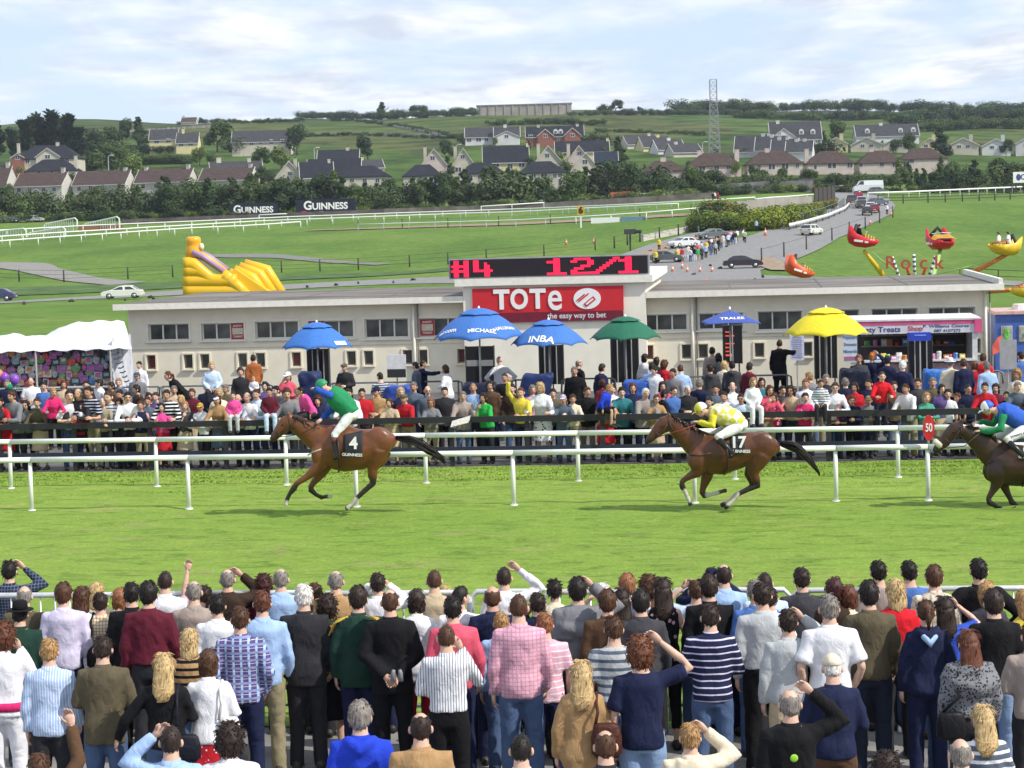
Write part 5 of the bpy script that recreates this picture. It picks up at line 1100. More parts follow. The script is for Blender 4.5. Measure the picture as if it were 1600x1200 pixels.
# belt in front of the houses
prof=[(-60,300),(0,300),(60,296),(120,295),(160,287),(200,285),(240,277),(300,285),(330,272),(375,274),(420,279),(455,263),(500,275),(545,282),(590,280),(625,279),(660,282),(700,269),(745,268),(790,264),(830,273),(880,284),(905,263),(970,244),(1000,254),(1050,264),(1080,270),(1130,274),(1200,271),(1300,272),(1370,266),(1410,258),(1450,262),(1500,254),(1540,246),(1600,238),(1680,236)]
px=-50;i=0
while px<1660:
 yt=float(np.interp(px,[p[0] for p in prof],[p[1] for p in prof]))+TR.uniform(-9,15);kd=TR.choice(['round','tall','round','tall','bush'] if px>560 else['round','round','bush','tall']);lf=TR.choice(['mid','dark','mid','grey'] if px<1350 else['dark','grey','mid'])
 kd=kd if not 1075<px<1375 else TR.choice(['bush','round','bush']);yt=yt if not 1075<px<1375 else yt-3;seg='the brown roofed terrace' if px<420 else('the lettered black boards' if px<640 else('the steep gabled houses' if px<960 else('the brown hip roofed houses' if px<1350 else 'the right bungalows')))
 tree(px,yt,TR.uniform(474,490),kd,lf,f"{dict(mid='mid green', dark='dark green', grey='greyish green')[lf]} {dict(round='broad tree', tall='slender tree', bush='bushy tree')[kd]} in the belt by {seg}",f"{lf} {kd} trees by {seg}",wide=1.0 if kd!='tall' else 1.5,cat='tree');px+=TR.uniform(8,14) if not 1075<px<1375 else TR.uniform(6,9);i+=1
def masspart(e,p,h,leaves,wd=1.5):
 cm,tm=TR.choice(PROTO['bush']);o=link('foliage',cm,LEAF[TR.choice(leaves)],e,p-Vector((0,0,.1))-e.location,TR.uniform(0,6.3),(h*wd,h*wd,h))
UNDER=empty('undergrowth',AT(800,475));stuff(UNDER);tag(UNDER,'low scrub growing along the foot of the tree belt','undergrowth')
px=-40
while px<1640:
 yb=float(np.interp(px,[0,400,800,1200,1600],[338,332,318,297,290]));masspart(UNDER,AT(px,TR.uniform(468,474)),max(1.2,TR.uniform(1.6,3.4)),['mid','dark','light','grey']);px+=TR.uniform(12,24)
# single trees up the hill
for k,(px,yt,Y,kd,lf,wd,lab) in enumerate([(-8,190,720,'pine','pine',1.0,'dark windswept pine at the extreme left skyline'),(22,204,715,'pine','pine',1.0,'lower dark pine in the dip of the left pine row'),(42,194,720,'pine','pine',1.0,'dark pine above the left end of the slate hip roof'),(62,184,725,'pine','pine',1.1,'tall dark pine, left of the two highest'),(84,180,722,'pine','pine',1.0,'tallest dark pine above the slate hip roof'),(108,186,718,'pine','pine',1.0,'dark pine at the right end of the pine row'),(124,202,712,'pine','pine',1.1,'drooping dark pine at the end of the row'),(150,200,730,'round','dark',1.1,'dark rounded tree next to the pine row'),(172,196,760,'round','dark',1.1,'dark rounded tree on the slope right of the pines'),(192,183,840,'round','dark',1.0,'left of the two dark skyline trees above the cream bungalow'),(217,182,840,'tall','dark',1.8,'right of the two dark skyline trees above the cream bungalow'),(146,232,640,'round','mid',1.3,'big spreading tree beside the large detached house'),(176,222,650,'round','mid',1.3,'spreading tree left of the street lamp'),(200,240,620,'round','light',1.2,'lighter bushy tree right of the street lamp'),(340,187,770,'round','mid',1.2,'large round tree between the two cream hill houses'),(312,228,690,'round','light',1.2,'bright green round tree below the large round one'),(334,232,688,'bush','mid',.8,'green bush joined to the bright round tree'),(464,192,735,'round','dark',1.0,'dark tree at the right end of the long cream house'),(408,228,660,'round','mid',1.2,'green tree above the cream gable end, left one'),(440,226,655,'round','light',1.3,'green tree above the cream gable end, right one'),(418,256,575,'round','dark',1.0,'dark tree behind the cream gable fronted house'),(575,210,680,'round','dark',1.2,'dark spreading tree in the open field by the tall white chimney'),(702,216,680,'round','dark',1.1,'dark tree behind the twin steep gables'),(930,200,720,'bush','dark',1.0,'dark bush right of the brick house pair'),(966,213,640,'tall','dark',1.8,'dark tree left of the stepped grey roofs'),(540,168,1180,'bush','dark',1.6,'round topped tree on the crest left of the twin tall ones'),(524,172,1180,'bush','dark',1.2,'small dark bush on the crest beside the round topped tree'),(597,159,1190,'tall','dark',2.2,'tallest tree on the crest left of the flat topped building'),(620,165,1195,'bush','dark',1.1,'crest bush right of the tallest crest tree'),(644,163,1200,'round','dark',1.4,'dark crest tree, left of a touching pair'),(660,163,1200,'round','dark',1.4,'dark crest tree, right of a touching pair'),(700,172,1200,'bush','dark',1.4,'low dark bushes on the crest by the flat topped building'),(738,167,1200,'round','dark',1.2,'dark tree at the left end of the flat topped building'),(962,155,1200,'round','dark',1.5,'large dark tree alone on the crest'),(945,158,1200,'bush','dark',1.2,'dark bush against the large crest tree'),(1001,165,1190,'round','dark',1.1,'small round tree right of the large crest tree'),(420,183,1150,'round','dark',1.1,'lone small tree on the left crest'),(280,188,1120,'bush','dark',1.0,'bush left of the pink roofed house'),(317,182,1120,'round','dark',1.1,'tree right of the pink roofed house'),(380,189,1130,'bush','dark',1.6,'long low bush on the crest by the lone small tree'),(910,178,1180,'bush','dark',1.5,'low bush right of the flat topped building'),(1076,250,600,'round','mid',1.0,'bush between the stepped roofs and the pylon'),(1120,244,640,'bush','dark',1.4,'dark hedge bush behind the pylon foot'),(1140,240,640,'bush','dark',1.4,'dark hedge bush right of the pylon foot'),(1284,210,660,'bush','dark',1.2,'dark bush right of the big white dormered house'),(1305,185,780,'round','mid',1.2,'round tree above the gap between dormered houses'),(1470,198,670,'tall','dark',1.9,'tall dark conifer in the right row of bungalows'),(1420,206,680,'round','mid',1.0,'round tree behind the third bungalow'),(1400,216,670,'round','dark',1.1,'dark tree beside the third bungalow')]):
 tree(px,yt,Y,kd,lf,lab,'single trees on the hillside',wide=wd)
# garden trees among the houses
for k in range(150):
 h=HOUSES[TR.randrange(len(HOUSES))];px=h[0]+TR.choice([-1,1])*TR.uniform(16,46);Y=h[2]+TR.uniform(-14,22);py=h[1]+TR.uniform(-4,14)
 if any(abs(px-q[0])<13 and q[2]>Y-2 and q[2]<Y+60 for q in HOUSES) and k%4:continue
 if Y>900:continue
 z='left' if px<420 else 'middle' if px<960 else 'mast side' if px<1300 else 'right hand'
 b=AT(px,Y);
 if W(px,py,Y).z-b.z<2:continue
 kd=TR.choice(['round','bush','tall','round']);lf=TR.choice(['mid','dark','dark','grey','light']);tree(px,py,Y,kd,lf,f"{dict(mid='mid green', dark='dark green', grey='greyish green', light='light green')[lf]} {dict(round='rounded', tall='slender', bush='bushy')[kd]} garden tree among the {z} houses",f"{lf} {kd} garden trees among the {z} houses",wide=1.0 if kd!='tall' else 1.5)
# hedgerows
def hedgerow(pts,hgt,n,leaf,lab,spread=3):
 n=int(n*1.5);hgt*=.85;e=empty('hedgerow',GP(*pts[0]))
 for k in range(n):
  t=(k+.5)/n*(len(pts)-1);j=min(int(t),len(pts)-2);f=t-j;px=pts[j][0]*(1-f)+pts[j+1][0]*f+TR.uniform(-spread,spread);py=pts[j][1]*(1-f)+pts[j+1][1]*f+TR.uniform(-.6,.6)
  p=GP(px,py);masspart(e,p,hgt*TR.uniform(.7,1.3),[leaf,leaf,'mid'])
 tag(e,'uneven dark hedgerow '+lab,'hedge','hedgerows on the hill')
hedgerow([(470,187),(620,183),(745,181)],5.5,26,'dark','along the crest left of the flat topped building')
hedgerow([(893,181),(1050,179),(1160,179)],4.5,24,'dark','along the crest right of the flat topped building')
hedgerow([(1060,178),(1200,172),(1400,173),(1640,176)],9,36,'dark','along the right crest')
hedgerow([(1150,185),(1300,189),(1420,184)],6,22,'dark','across the right hand hill fields')
hedgerow([(1400,196),(1500,188),(1640,186)],8,26,'dark','on the scrubby slope above the bungalows')
hedgerow([(1440,206),(1540,200),(1640,202)],7,18,'mid','right behind the row of bungalows')
hedgerow([(200,240),(260,240),(305,239)],4.2,16,'dark','in front of the cream bungalow')
hedgerow([(215,258),(250,256),(300,256)],4,12,'mid','on the bank below the cream bungalow')
hedgerow([(130,240),(170,246),(215,262)],7,14,'mid','between the detached house and the bank')
hedgerow([(470,214),(560,212),(690,217),(735,216)],2.2,24,'dark','along the field wall in the middle of the hill')
hedgerow([(560,190),(630,200),(700,214)],2.6,16,'dark','running diagonally down the middle hill')
hedgerow([(310,192),(400,193),(470,190)],3.4,16,'dark','along the left crest')
hedgerow([(760,196),(860,194),(940,196)],3.6,16,'dark','above the brick house pair')
hedgerow([(930,206),(1010,208),(1100,212)],2.4,12,'mid','above the stepped grey roofs')
def fieldwall(pts,lab):
 P=[GP(*p) for p in pts];e=empty('field_wall',P[0]);r=random.Random(len(lab));mb=MB()
 for a,b in zip(P[:-1],P[1:]):
  n=max(2,int((b-a).length/2.2))
  for k in range(n):q=a.lerp(b,(k+.5)/n);z=zg(q.x,q.y);mb.box((q.x-P[0].x,q.y-P[0].y,z-P[0].z+.5),(2.0,.7,1.2*r.uniform(.7,1.2)),rz=math.atan2(b.y-a.y,b.x-a.x))
 stuff(obj('stones',mb,mat('field_stone',(.26,.24,.21),var=.3,scale=.6),e));tag(e,lab,'wall','stone walls on the hill')
fieldwall([(480,213),(560,211),(640,213),(700,216)],'low grey stone wall across the middle hill field')
fieldwall([(575,192),(640,203),(690,214)],'stone wall slanting down the middle hill')
fieldwall([(200,206),(260,203),(330,199)],'pale stone wall above the cream bungalow')
def pylon():
 Y=575;b=AT(1117,Y);top=W(1115,124,Y).z-b.z;e=empty('lattice_mast',b);m=mat('mast_steel',(.30,.31,.33),rough=.5,metal=.4);wd=lambda z:1.75-(.80)*min(1,z/(top*.8));n=15
 for sx,sy in((-1,-1),(1,-1),(1,1),(-1,1)):t=MB();t.tube([(sx*wd(z),sy*wd(z),z) for z in(0,top*.4,top*.8,top)],.07,5);obj('leg',t,m,e)
 for k in range(n):
  z0,z1=top*k/n,top*(k+1)/n;t=MB()
  for(ax,ay),(bx,by) in(((-1,-1),(1,-1)),((1,-1),(1,1)),((1,1),(-1,1)),((-1,1),(-1,-1))):
   t.tube([(ax*wd(z0),ay*wd(z0),z0),(bx*wd(z1),by*wd(z1),z1)],.038,4);t.tube([(bx*wd(z0),by*wd(z0),z0),(ax*wd(z1),ay*wd(z1),z1)],.038,4);t.tube([(ax*wd(z1),ay*wd(z1),z1),(bx*wd(z1),by*wd(z1),z1)],.038,4)
  obj('brace',t,m,e)
 tag(e,'tall grey steel lattice mast rising above the skyline','mast')
pylon()
def lamp(px,yt,yb,Y,lab):
 b=AT(px,Y);z=W(px,yt,Y).z-b.z;e=empty('street_lamp',b);m=mat('lamp_grey',(.42,.44,.45),rough=.5);t=MB();t.tube([(0,0,0),(0,0,z*.95),(.3,0,z),(1.0,0,z+.1)],[.14,.10,.08,.07],6);obj('pole',t,m,e);t=MB();t.box((1.2,0,z+.1),(1.0,.4,.2));obj('lamp_head',t,FRM,e);tag(e,lab,'lamp','street lamps on the hill')
lamp(171,243,270,600,'street lamp above the second brown terrace roof');lamp(492,231,255,640,'street lamp left of the tall white chimney');lamp(714,226,250,625,'street lamp between the twin steep gables');lamp(1098,222,245,660,'street lamp just left of the mast')
# ------------------------------------------------------------------ far rails, fences, boards
WR=mat('far_rail_white',(.72,.73,.70),rough=.5,var=.05);DP=mat('dark_post',(.055,.045,.04),rough=.9)
def far_rail(pts,label,h=1.35,step=4.5,m=WR,rad=.14,name='running_rail',cat='rail',group='far white running rails',rails=(1.0,),post=.09):
 P=[GP(*p) for p in pts];e=empty(name,P[0]);o=P[0];Q=[]
 for a,b in zip(P[:-1],P[1:]):
  n=max(1,int((b-a).length/step))
  for k in range(n):q=a.lerp(b,k/n);q.z=zg(q.x,q.y);Q.append(q)
 Q.append(P[-1])
 if len(Q)>110:Q=Q[::2]+[Q[-1]]
 for f in rails:t=MB();t.tube([q-o+Vector((0,0,h*f)) for q in Q],rad,6);obj('rail',t,m,e,True)
 pm=MB();pm.tube([(0,0,-.1),(0,0,h-.02)],post,5);pm=pm.mesh('post',True)
 for q in Q:link('post',pm,m,e,q-o)
 return tag(e,label,cat,group)
far_rail([(-30,391),(60,384),(160,377),(300,367),(420,361),(470,357)],'nearest white running rail on the left, ending by the sand strip')
far_rail([(-30,383),(100,374),(230,366),(400,356),(560,350),(720,344),(840,340),(960,334),(1060,329)],'long white running rail sweeping across the far turf')
far_rail([(-30,372),(130,363),(300,356),(450,349),(620,343),(800,337),(980,330),(1120,323),(1180,319)],'upper long white running rail across the far turf')
far_rail([(560,362),(680,359),(760,357),(900,351),(1010,344),(1090,337),(1105,332)],'white rail along the front of the brown sand strip',rad=.11)
far_rail([(752,332),(800,329),(850,326)],'short white rail length behind the upper running rail')
far_rail([(1182,322),(1230,318),(1276,314)],'white rail left of the dark timber gate by the road')
far_rail([(1356,312),(1420,310),(1500,306),(1620,299)],'bright white running rail along the right hand field',rad=.2)
far_rail([(405,343),(450,341),(505,338)],'short pale rail below the lettered boards',h=1.0)
far_rail([(1372,319),(1450,317),(1530,314),(1625,309)],'dark post and rail fence along the right hand field',h=1.7,m=DP,rad=.07,name='field_fence',cat='fence',group='dark field fences',rails=(1,.68,.36),post=.13)
far_rail([(-20,438),(30,440),(100,441),(200,436),(270,433)],'dark post and wire fence by the white saloon',h=1.6,step=5,m=DP,rad=.02,name='wire_fence',cat='fence',group='infield wire fences',rails=(.95,.6,.3),post=.10)
far_rail([(395,425),(440,426),(500,424),(560,422),(640,417),(700,413),(760,408),(850,400),(930,391)],'dark post and wire fence running behind the red lit scoreboard',h=1.6,step=5.5,m=DP,rad=.02,name='wire_fence',cat='fence',group='infield wire fences',rails=(.95,.6,.3),post=.10)
far_rail([(960,388),(1000,378),(1060,368),(1110,360)],'dark post fence by the low pale kerb wall',h=1.7,step=5,m=DP,rad=.02,name='wire_fence',cat='fence',group='infield wire fences',rails=(.95,.5),post=.13)
far_rail([(1190,412),(1225,402),(1260,391),(1300,377),(1352,358),(1395,340)],'dark post fence bordering the entrance road',h=1.9,step=11,m=DP,rad=.02,name='wire_fence',cat='fence',group='infield wire fences',rails=(.9,),post=.10)
far_rail([(1500,438),(1560,441),(1625,444)],'dark tube fence at the right of the lower road',h=1.3,step=5,m=DP,rad=.04,name='wire_fence',cat='fence',group='infield wire fences',rails=(1,.5),post=.06)
far_rail([(560,358),(700,356),(860,350),(1000,342),(1080,336)],'row of small dark posts along the sand strip',h=1.9,step=9,m=DP,rad=.02,name='wire_fence',cat='fence',group='infield wire fences',rails=(.9,),post=.10)
def hurdle(px0,px1,y0,y1,yb,lab,fill=None):
 a,b=GP(px0,yb),GP(px1,yb);e=empty('starting_wing',a);d=b-a;d.z=0;h0,h1=W(px0,y0,a.y).z-a.z,W(px1,y1,a.y).z-a.z
 t=MB();t.tube([(0,0,0),(0,0,h0-.3),(.3,0,h0),d+Vector((0,0,h1)),d+Vector((.4,0,h1-.4)),d+Vector((.4,0,0))],.16,6);obj('frame',t,WR,e)
 for k in range(1,14):t=MB();q=d*k/14;t.tube([q,q+Vector((0,0,h0+(h1-h0)*k/14))],.08,5);obj('bar',t,WR,e)
 if fill:t=MB();t.box(d/2+Vector((0,.3,.6)),(d.length,.5,1.2));obj('brush',t,mat('brush',(.28,.12,.07),var=.3),e)
 tag(e,lab,'gate','white barred wings of the far track')
hurdle(70,118,350,341,362,'left white barred wing rising to the right');hurdle(131,184,350,339,361,'right white barred wing with reddish base',True);hurdle(-20,38,363,357,372,'low white barred wing at the left end');hurdle(44,99,364,355,370,'low pale wing between the barred ones')
def hoarding(px0,px1,y0,y1,Y,txt,lab,m,tm,sz,kx=1.0,posts=True):
 a,b=W(px0,(y0+y1)/2,Y),W(px1,(y0+y1)/2,Y);e=empty('advertising_board',((a.x+b.x)/2,Y,zg((a.x+b.x)/2,Y)));h=W((px0+px1)/2,y0,Y).z-W((px0+px1)/2,y1,Y).z;z=(a.z+b.z)/2-e.location.z;rot=math.atan2(a.z-b.z,b.x-a.x)*0
 t=MB();t.box((0,0,z),(b.x-a.x,.15,h));obj('panel',t,m,e)
 for s in(-1,1):t=MB();t.box((s*(b.x-a.x)*.42,.15,z/2),(.25,.25,z+h*.4));obj('post',t,DP,e)
 if txt:
  t=text_mb(txt[0],sz*1.28,.01,.03,0,kx);u=-(b.x-a.x)*.36;t2=text_mb(txt[1:],sz,.01,.03,0,kx);w1=max(v[0] for v in t.v)-min(v[0] for v in t.v);w2=max(v[0] for v in t2.v)-min(v[0] for v in t2.v);tot=w1+w2+.1
  t.xf(Matrix.Translation((-tot/2+w1/2,-.09,z)));t2.xf(Matrix.Translation((tot/2-w2/2,-.09,z-sz*.10)));o=obj('lettering',t.join(t2),tm,e)
 tag(e,lab,'sign','advertising boards');return e
BB=mat('board_ink_blue',(.010,.012,.03),rough=.4)
hoarding(358,434,317,337,468,'GUINNESS','left black board lettered GUINNESS',BB,WHT,1.9,.98);hoarding(462,556,311,331,466,'GUINNESS','right black board lettered GUINNESS, wider than the other',BB,WHT,2.1,.98)
e_=hoarding(1583,1640,268,285,462,'CORRIB','white board with a dark round emblem at the right edge',WHT,mat('ink_blue',(.05,.06,.2)),1.3,1.0);t=MB();t.ell((-2.9,-.1,W(1590,277,462).z-e_.location.z),(.55,.04,.75),12,8);obj('emblem',t,mat('ink_blue',(.05,.06,.2)),e_)
def redtag():
 p=W(475,333,464);e=MB();e.box((0,0,0),(1.1,.1,.9));o=obj('red_plate',e,mat('plate_red',(.55,.05,.05)));o.location=p;t=MB();t.box((0,.1,-1.2),(.15,.15,2.4));obj('post',t,DP,o);tag(o,'small red plate under the right lettered board','sign')
redtag()
def furlong():
 b=GP(908,356);z=W(907,329,b.y).z-b.z;e=empty('furlong_marker',b);t=MB();t.box((0,0,z/2),(.28,.28,z));obj('post',t,WR,e);t=MB();t.box((0,-.16,z),(1.15,.12,1.5));obj('panel',t,mat('panel_amber',(.60,.34,.02),rough=.5),e);t=text_mb('6',1.5,.01,.05).xf(Matrix.Translation((0,-.24,z)));obj('number',t,mat('ink_black',(.01,.01,.01)),e);tag(e,'yellow furlong board with number 6 on a white post','sign')
furlong()
def strip_wall(px0,y0,px1,y1,h,m,label,name,cat,thick=.4,n=6,group=None,piece='panel',gap=.02):
 a,b=GP(px0,y0),GP(px1,y1);e=empty(name,a);d=b-a
 for k in range(n):
  p,q=a.lerp(b,k/n),a.lerp(b,(k+1)/n);p.z,q.z=zg(p.x,p.y),zg(q.x,q.y);c=(p+q)/2-a;t=MB();dd=q-p;t.box(c+Vector((0,0,h/2-.2)),(math.hypot(dd.x,dd.y)-gap,thick,h+.4),rz=math.atan2(dd.y,dd.x));obj(piece,t,m,e)
 tag(e,label,cat,group)
strip_wall(1120,306,1270,300,2.6,mat('hoarding_grey',(.17,.165,.165),rough=.9,var=.2,scale=.6),'grey hoarding fence left of the parked van','hoarding_fence','fence',.15,18)
strip_wall(1246,300,1272,299,3.0,mat('hoarding_dark',(.06,.055,.06)),'short dark section at the end of the grey hoarding','hoarding_fence','fence',.2,3)
strip_wall(1150,333,1268,324,2.0,mat('retaining',(.32,.29,.27),rough=.9,var=.15,scale=.5),'pale grey retaining wall behind the clipped hedge','retaining_wall','wall',.5,8)
strip_wall(1003,377,1082,361,.9,mat('kerb_pale',(.50,.47,.42),rough=.9,var=.12),'low pale kerb wall below the dark post fence','kerb_wall','wall',.5,8)
strip_wall(600,335,1120,309,1.3,mat('stone_dark',(.15,.13,.12),rough=.95,var=.35,scale=.5),'dark stone boundary wall at the foot of the belt','boundary_wall','wall',.6,40)
strip_wall(190,352,600,335,1.2,mat('stone_darker',(.09,.075,.075),rough=.95,var=.35,scale=.5),'dark boundary wall under the lettered boards','boundary_wall','wall',.6,30)
def guardrail():
 P=[GP(*p) for p in((1233,360),(1265,352),(1295,343),(1320,332),(1327,325))];e=empty('guard_rail',P[0]);Q=[]
 for a,b in zip(P[:-1],P[1:]):
  for k in range(6):q=a.lerp(b,k/6);q.z=zg(q.x,q.y);Q.append(q-P[0])
 Q.append(P[-1]-P[0]);t=MB();t.tube([q+Vector((0,0,.75)) for q in Q],[(.32,.08)]*len(Q),6,lat=(1,0,0));obj('beam',t,mat('armco',(.60,.60,.58),rough=.5),e,True)
 for q in Q[::2]:t=MB();t.box(q+Vector((0,0,.35)),(.15,.15,.8));obj('post',t,DP,e)
 t=MB();t.tube([q+Vector((-.8,.6,1.9)) for q in Q],.06,5);obj('upper_rail',t,mat('fence_slate',(.12,.14,.16)),e,True)
 for q in Q:t=MB();t.box(q+Vector((-.8,.6,1.0)),(.07,.07,1.9));obj('upright',t,mat('fence_slate',(.12,.14,.16)),e)
 tag(e,'pale guard rail curving beside the entrance road','barrier')
guardrail()
strip_wall(1272,316,1305,312,2.8,DP,'dark timber gate across the track by the road','timber_gate','gate',.15,5,gap=.5)
def mound(pts,n,hgt,leaf,lab,nm):
 e=empty(nm,GP(*pts[0][:2]))
 for k in range(n):
  t=(k+.5)/n*(len(pts)-1);j=min(int(t),len(pts)-2);f=t-j;px,py,hs=[pts[j][q]*(1-f)+pts[j+1][q]*f for q in range(3)];p=GP(px+TR.uniform(-3,3),py+TR.uniform(-1,1));masspart(e,p,hs*TR.uniform(.8,1.2),leaf,1.1)
 tag(e,lab,'shrubs')
LEAF['lime']=leafmat('lime',(.15,.20,.03));LEAF['russet']=leafmat('russet',(.14,.09,.03))
mound([(1086,360,2.2),(1110,361,3.4),(1140,360,3.2),(1166,356,1.8)],26,3,['lime','light','mid'],'bright yellow green shrubs covering the mound beside the underpass','shrubbery')
mound([(1112,352,4.2),(1132,350,4.0),(1150,352,3)],16,3,['russet','light','dark'],'russet and dark shrubs on the top of the mound','shrubbery')
mound([(1184,360,3.6),(1215,356,3.6),(1250,346,3.0),(1275,338,2.4)],34,3,['lime','lime','light'],'long yellow green clipped hedge by the guard rail','clipped_hedge')
mound([(1262,331,1.6),(1300,326,1.8)],10,2,['russet','mid'],'low russet shrubs near the dark timber gate','shrubbery')
# ------------------------------------------------------------------ vehicles
def car_parts(kind):
 L_,Wd,Hh={'saloon':(4.5,1.74,1.42),'hatch':(3.9,1.7,1.48),'estate':(4.5,1.76,1.5),'van':(5.4,1.95,2.35),'jeep':(4.6,1.85,1.85)}[kind];q=L_/4.5
 low=[(-2.22,.30),(-2.25,.55),(-2.2,.78),(-2.05,.88),(-1.0,.95),(1.35,.93),(2.0,.80),(2.22,.62),(2.25,.40),(2.15,.28)]
 if kind in('hatch','estate','van','jeep'):low[2:4]=[(-2.24,.85),(-2.2,.95)]
 k=Hh/1.42;low=[(x*q,z*(k if kind in('van','jeep') else 1)) for x,z in low];zb=.93*(k if kind in('van','jeep') else 1)
 roof={'saloon':[(-1.75,zb),(-1.05,Hh-.04),(-.2,Hh),(.25,Hh-.05),(1.2,zb)],'hatch':[(-2.1,zb),(-1.75,Hh-.08),(-.4,Hh),(.3,Hh-.06),(1.25,zb)],'estate':[(-2.15,zb),(-1.85,Hh-.06),(-.4,Hh),(.25,Hh-.05),(1.2,zb)],'van':[(-2.24,zb),(-2.2,Hh-.06),(-.4,Hh),(1.2,Hh-.06),(1.75,zb)],'jeep':[(-2.15,zb),(-2.0,Hh-.05),(-.4,Hh),(.35,Hh-.05),(.95,zb)]}[kind];roof=[(x*q,z) for x,z in roof]
 hw=Wd/2;body=MB()
 for s0,s1,ins in((0,1,0),):
  prof=low;n=len(prof);rs=[]
  for yy,ii in((-hw+.0,.06),(-hw+.02,0),(hw-.02,0),(hw,.06)):rs.append([Vector((x*(1-ii*.3),yy*(1.0 if ii else 1.0),z+(ii*.3 if z<.5 else-ii*.4))) for x,z in prof])
  body.rings(rs)
 cab=MB();ti=.80;rs=[]
 for yy in(-1,1):rs.append([Vector((x,yy*hw*(.97 if z<=zb+.01 else ti),z)) for x,z in roof])
 cab.rings(rs)
 gl=MB();r0,r1,r2,r3,r4=roof
 def side(a,b,c,d,s):
  pts=[Vector((x,s*(hw*(.97+(ti-.97)*(z-zb)/(Hh-zb))+.012),z)) for x,z in(a,b,c,d)];gl.add(pts,[(0,1,2,3)])
 lerp=lambda a,b,t:(a[0]+(b[0]-a[0])*t,a[1]+(b[1]-a[1])*t)
 glass=[]
 for s in(-1,1):
  for x0,x1 in((.06,.46),(.50,.93)) if kind!='van' else((.70,.95),):
   A=lerp(r0,r4,x0+.03);B=lerp(r0,r4,x1);zt=Hh-.13;tx0=r1[0]+.1 if x0<.1 else A[0]+(r1[0]+.1-lerp(r0,r4,.09)[0])*.1;tx1=r3[0]-.05 if x1>.9 else B[0];g=MB();g.add([Vector((x,s*(hw*(.97+(ti-.97)*(z-zb)/(Hh-zb))+.014),z)) for x,z in((A[0],zb+.04),(B[0],zb+.04),(tx1,zt),(max(tx0,A[0] if x0>.1 else tx0),zt))],[(0,1,2,3)]);glass.append(('side_window',g))
 for a,b,sg,nm in((r3,r4,1,'windscreen'),(r1,r0,-1,'rear_window')):
  if kind=='van' and sg<0:continue
  g=MB();p,r_=lerp(a,b,.12),lerp(a,b,.9);g.add([Vector((p[0]+sg*.02,-hw*.74,p[1]+.01)),Vector((p[0]+sg*.02,hw*.74,p[1]+.01)),Vector((r_[0]+sg*.02,hw*.86,r_[1]+.01)),Vector((r_[0]+sg*.02,-hw*.86,r_[1]+.01))],[(0,1,2,3)]);glass.append((nm,g))
 wh=MB();wh.tube([(0,-.11,0),(0,-.1,0),(0,.1,0),(0,.11,0)],[.29,.32,.32,.29],14,lat=(1,0,0));rim=MB();rim.tube([(0,-.125,0),(0,.125,0)],.2,12,lat=(1,0,0))
 bump=MB();bump.box((2.2*q,0,.42),(.14,Wd*.94,.16));bump2=MB();bump2.box((-2.22*q,0,.45),(.12,Wd*.94,.18))
 hl=MB();hl.box((0,0,0),(.12,.34,.14));pl=MB();pl.box((0,0,0),(.02,.5,.11))
 return dict(L=L_,q=q,hw=hw,body=body.mesh('body',False),cab=cab.mesh('cabin',False),glass=[(n,g.mesh(n)) for n,g in glass],wheel=wh.mesh('wheel',True),rim=rim.mesh('rim',True),b1=bump.mesh('b'),b2=bump2.mesh('b'),hl=hl.mesh('l'),pl=pl.mesh('p'))
CARS={}
CG=mat('car_glass',(.03,.035,.04),rough=.08,var=.2,spec=.7);TYRE=mat('tyre',(.02,.02,.02),rough=.9);RM=mat('rim_silver',(.42,.42,.43),rough=.35,metal=.5);LH=mat('headlight_clear',(.6,.6,.58),rough=.15);LT=mat('tail_red',(.35,.02,.02),rough=.3)
def car(px,py,kind,col,yaw,label,Y=None,scale=1.0,nm='car'):
 """yaw: heading of the nose, degrees from +X"""
 if kind not in CARS:CARS[kind]=car_parts(kind)
 c=CARS[kind];p=GP(px,py) if Y is None else AT(px,Y);e=empty('parked_van' if kind=='van' else nm,p,R(yaw));e.location.z=zg(p.x,p.y)+.12;e.scale=(scale,)*3;pm=mat('car_paint_'+'_'.join('%.2f'%v for v in col),col,rough=.25,var=.04,spec=.6)
 link('body',c['body'],pm,e);link('cabin',c['cab'],pm,e)
 for n,g in c['glass']:link(n,g,CG,e)
 for sx in(-1,1):
  for sy in(-1,1):w_=link('wheel',c['wheel'],TYRE,e,(sx*1.36*c['q'],sy*(c['hw']-.10),.31));link('rim',c['rim'],RM,w_)
 dm=mat('bumper_'+pm.name,tuple(v*.85 for v in col),rough=.4);link('bumper',c['b1'],dm,e);link('bumper',c['b2'],dm,e)
 for sy in(-1,1):link('headlight',c['hl'],LH,e,(2.17*c['q'],sy*(c['hw']-.26),.66));link('tail_light',c['hl'],LT,e,(-2.19*c['q'],sy*(c['hw']-.22),.74))
 link('number_plate',c['pl'],WR,e,(2.29*c['q'],0,.42));link('number_plate',c['pl'],mat('plate_yellow',(.6,.5,.2)),e,(-2.3*c['q'],0,.5))
 return tag(e,label,'car' if kind!='van' else 'van','vehicles beyond the bet office')
WC,BKC,SIL,DG,RDC=(.72,.72,.66),(.02,.02,.025),(.42,.43,.44),(.07,.075,.08),(.30,.02,.05)
car(192,468,'saloon',WC,181,'cream white saloon on the road left of the yellow slide');car(-6,472,'saloon',(.04,.05,.12),180,'dark blue car nose at the left edge of the road')
car(1161,420,'saloon',(.03,.02,.035),-4,'dark saloon crossing below the entrance road');car(1042,411,'saloon',(.12,.125,.12),-18,'dark grey car beside the stewards at the scoreboard end');car(1068,388,'saloon',(.58,.60,.62),215,'silver white car above the walking crowd');car(1112,374,'saloon',(.10,.12,.12),205,'dark grey saloon behind the walking crowd')
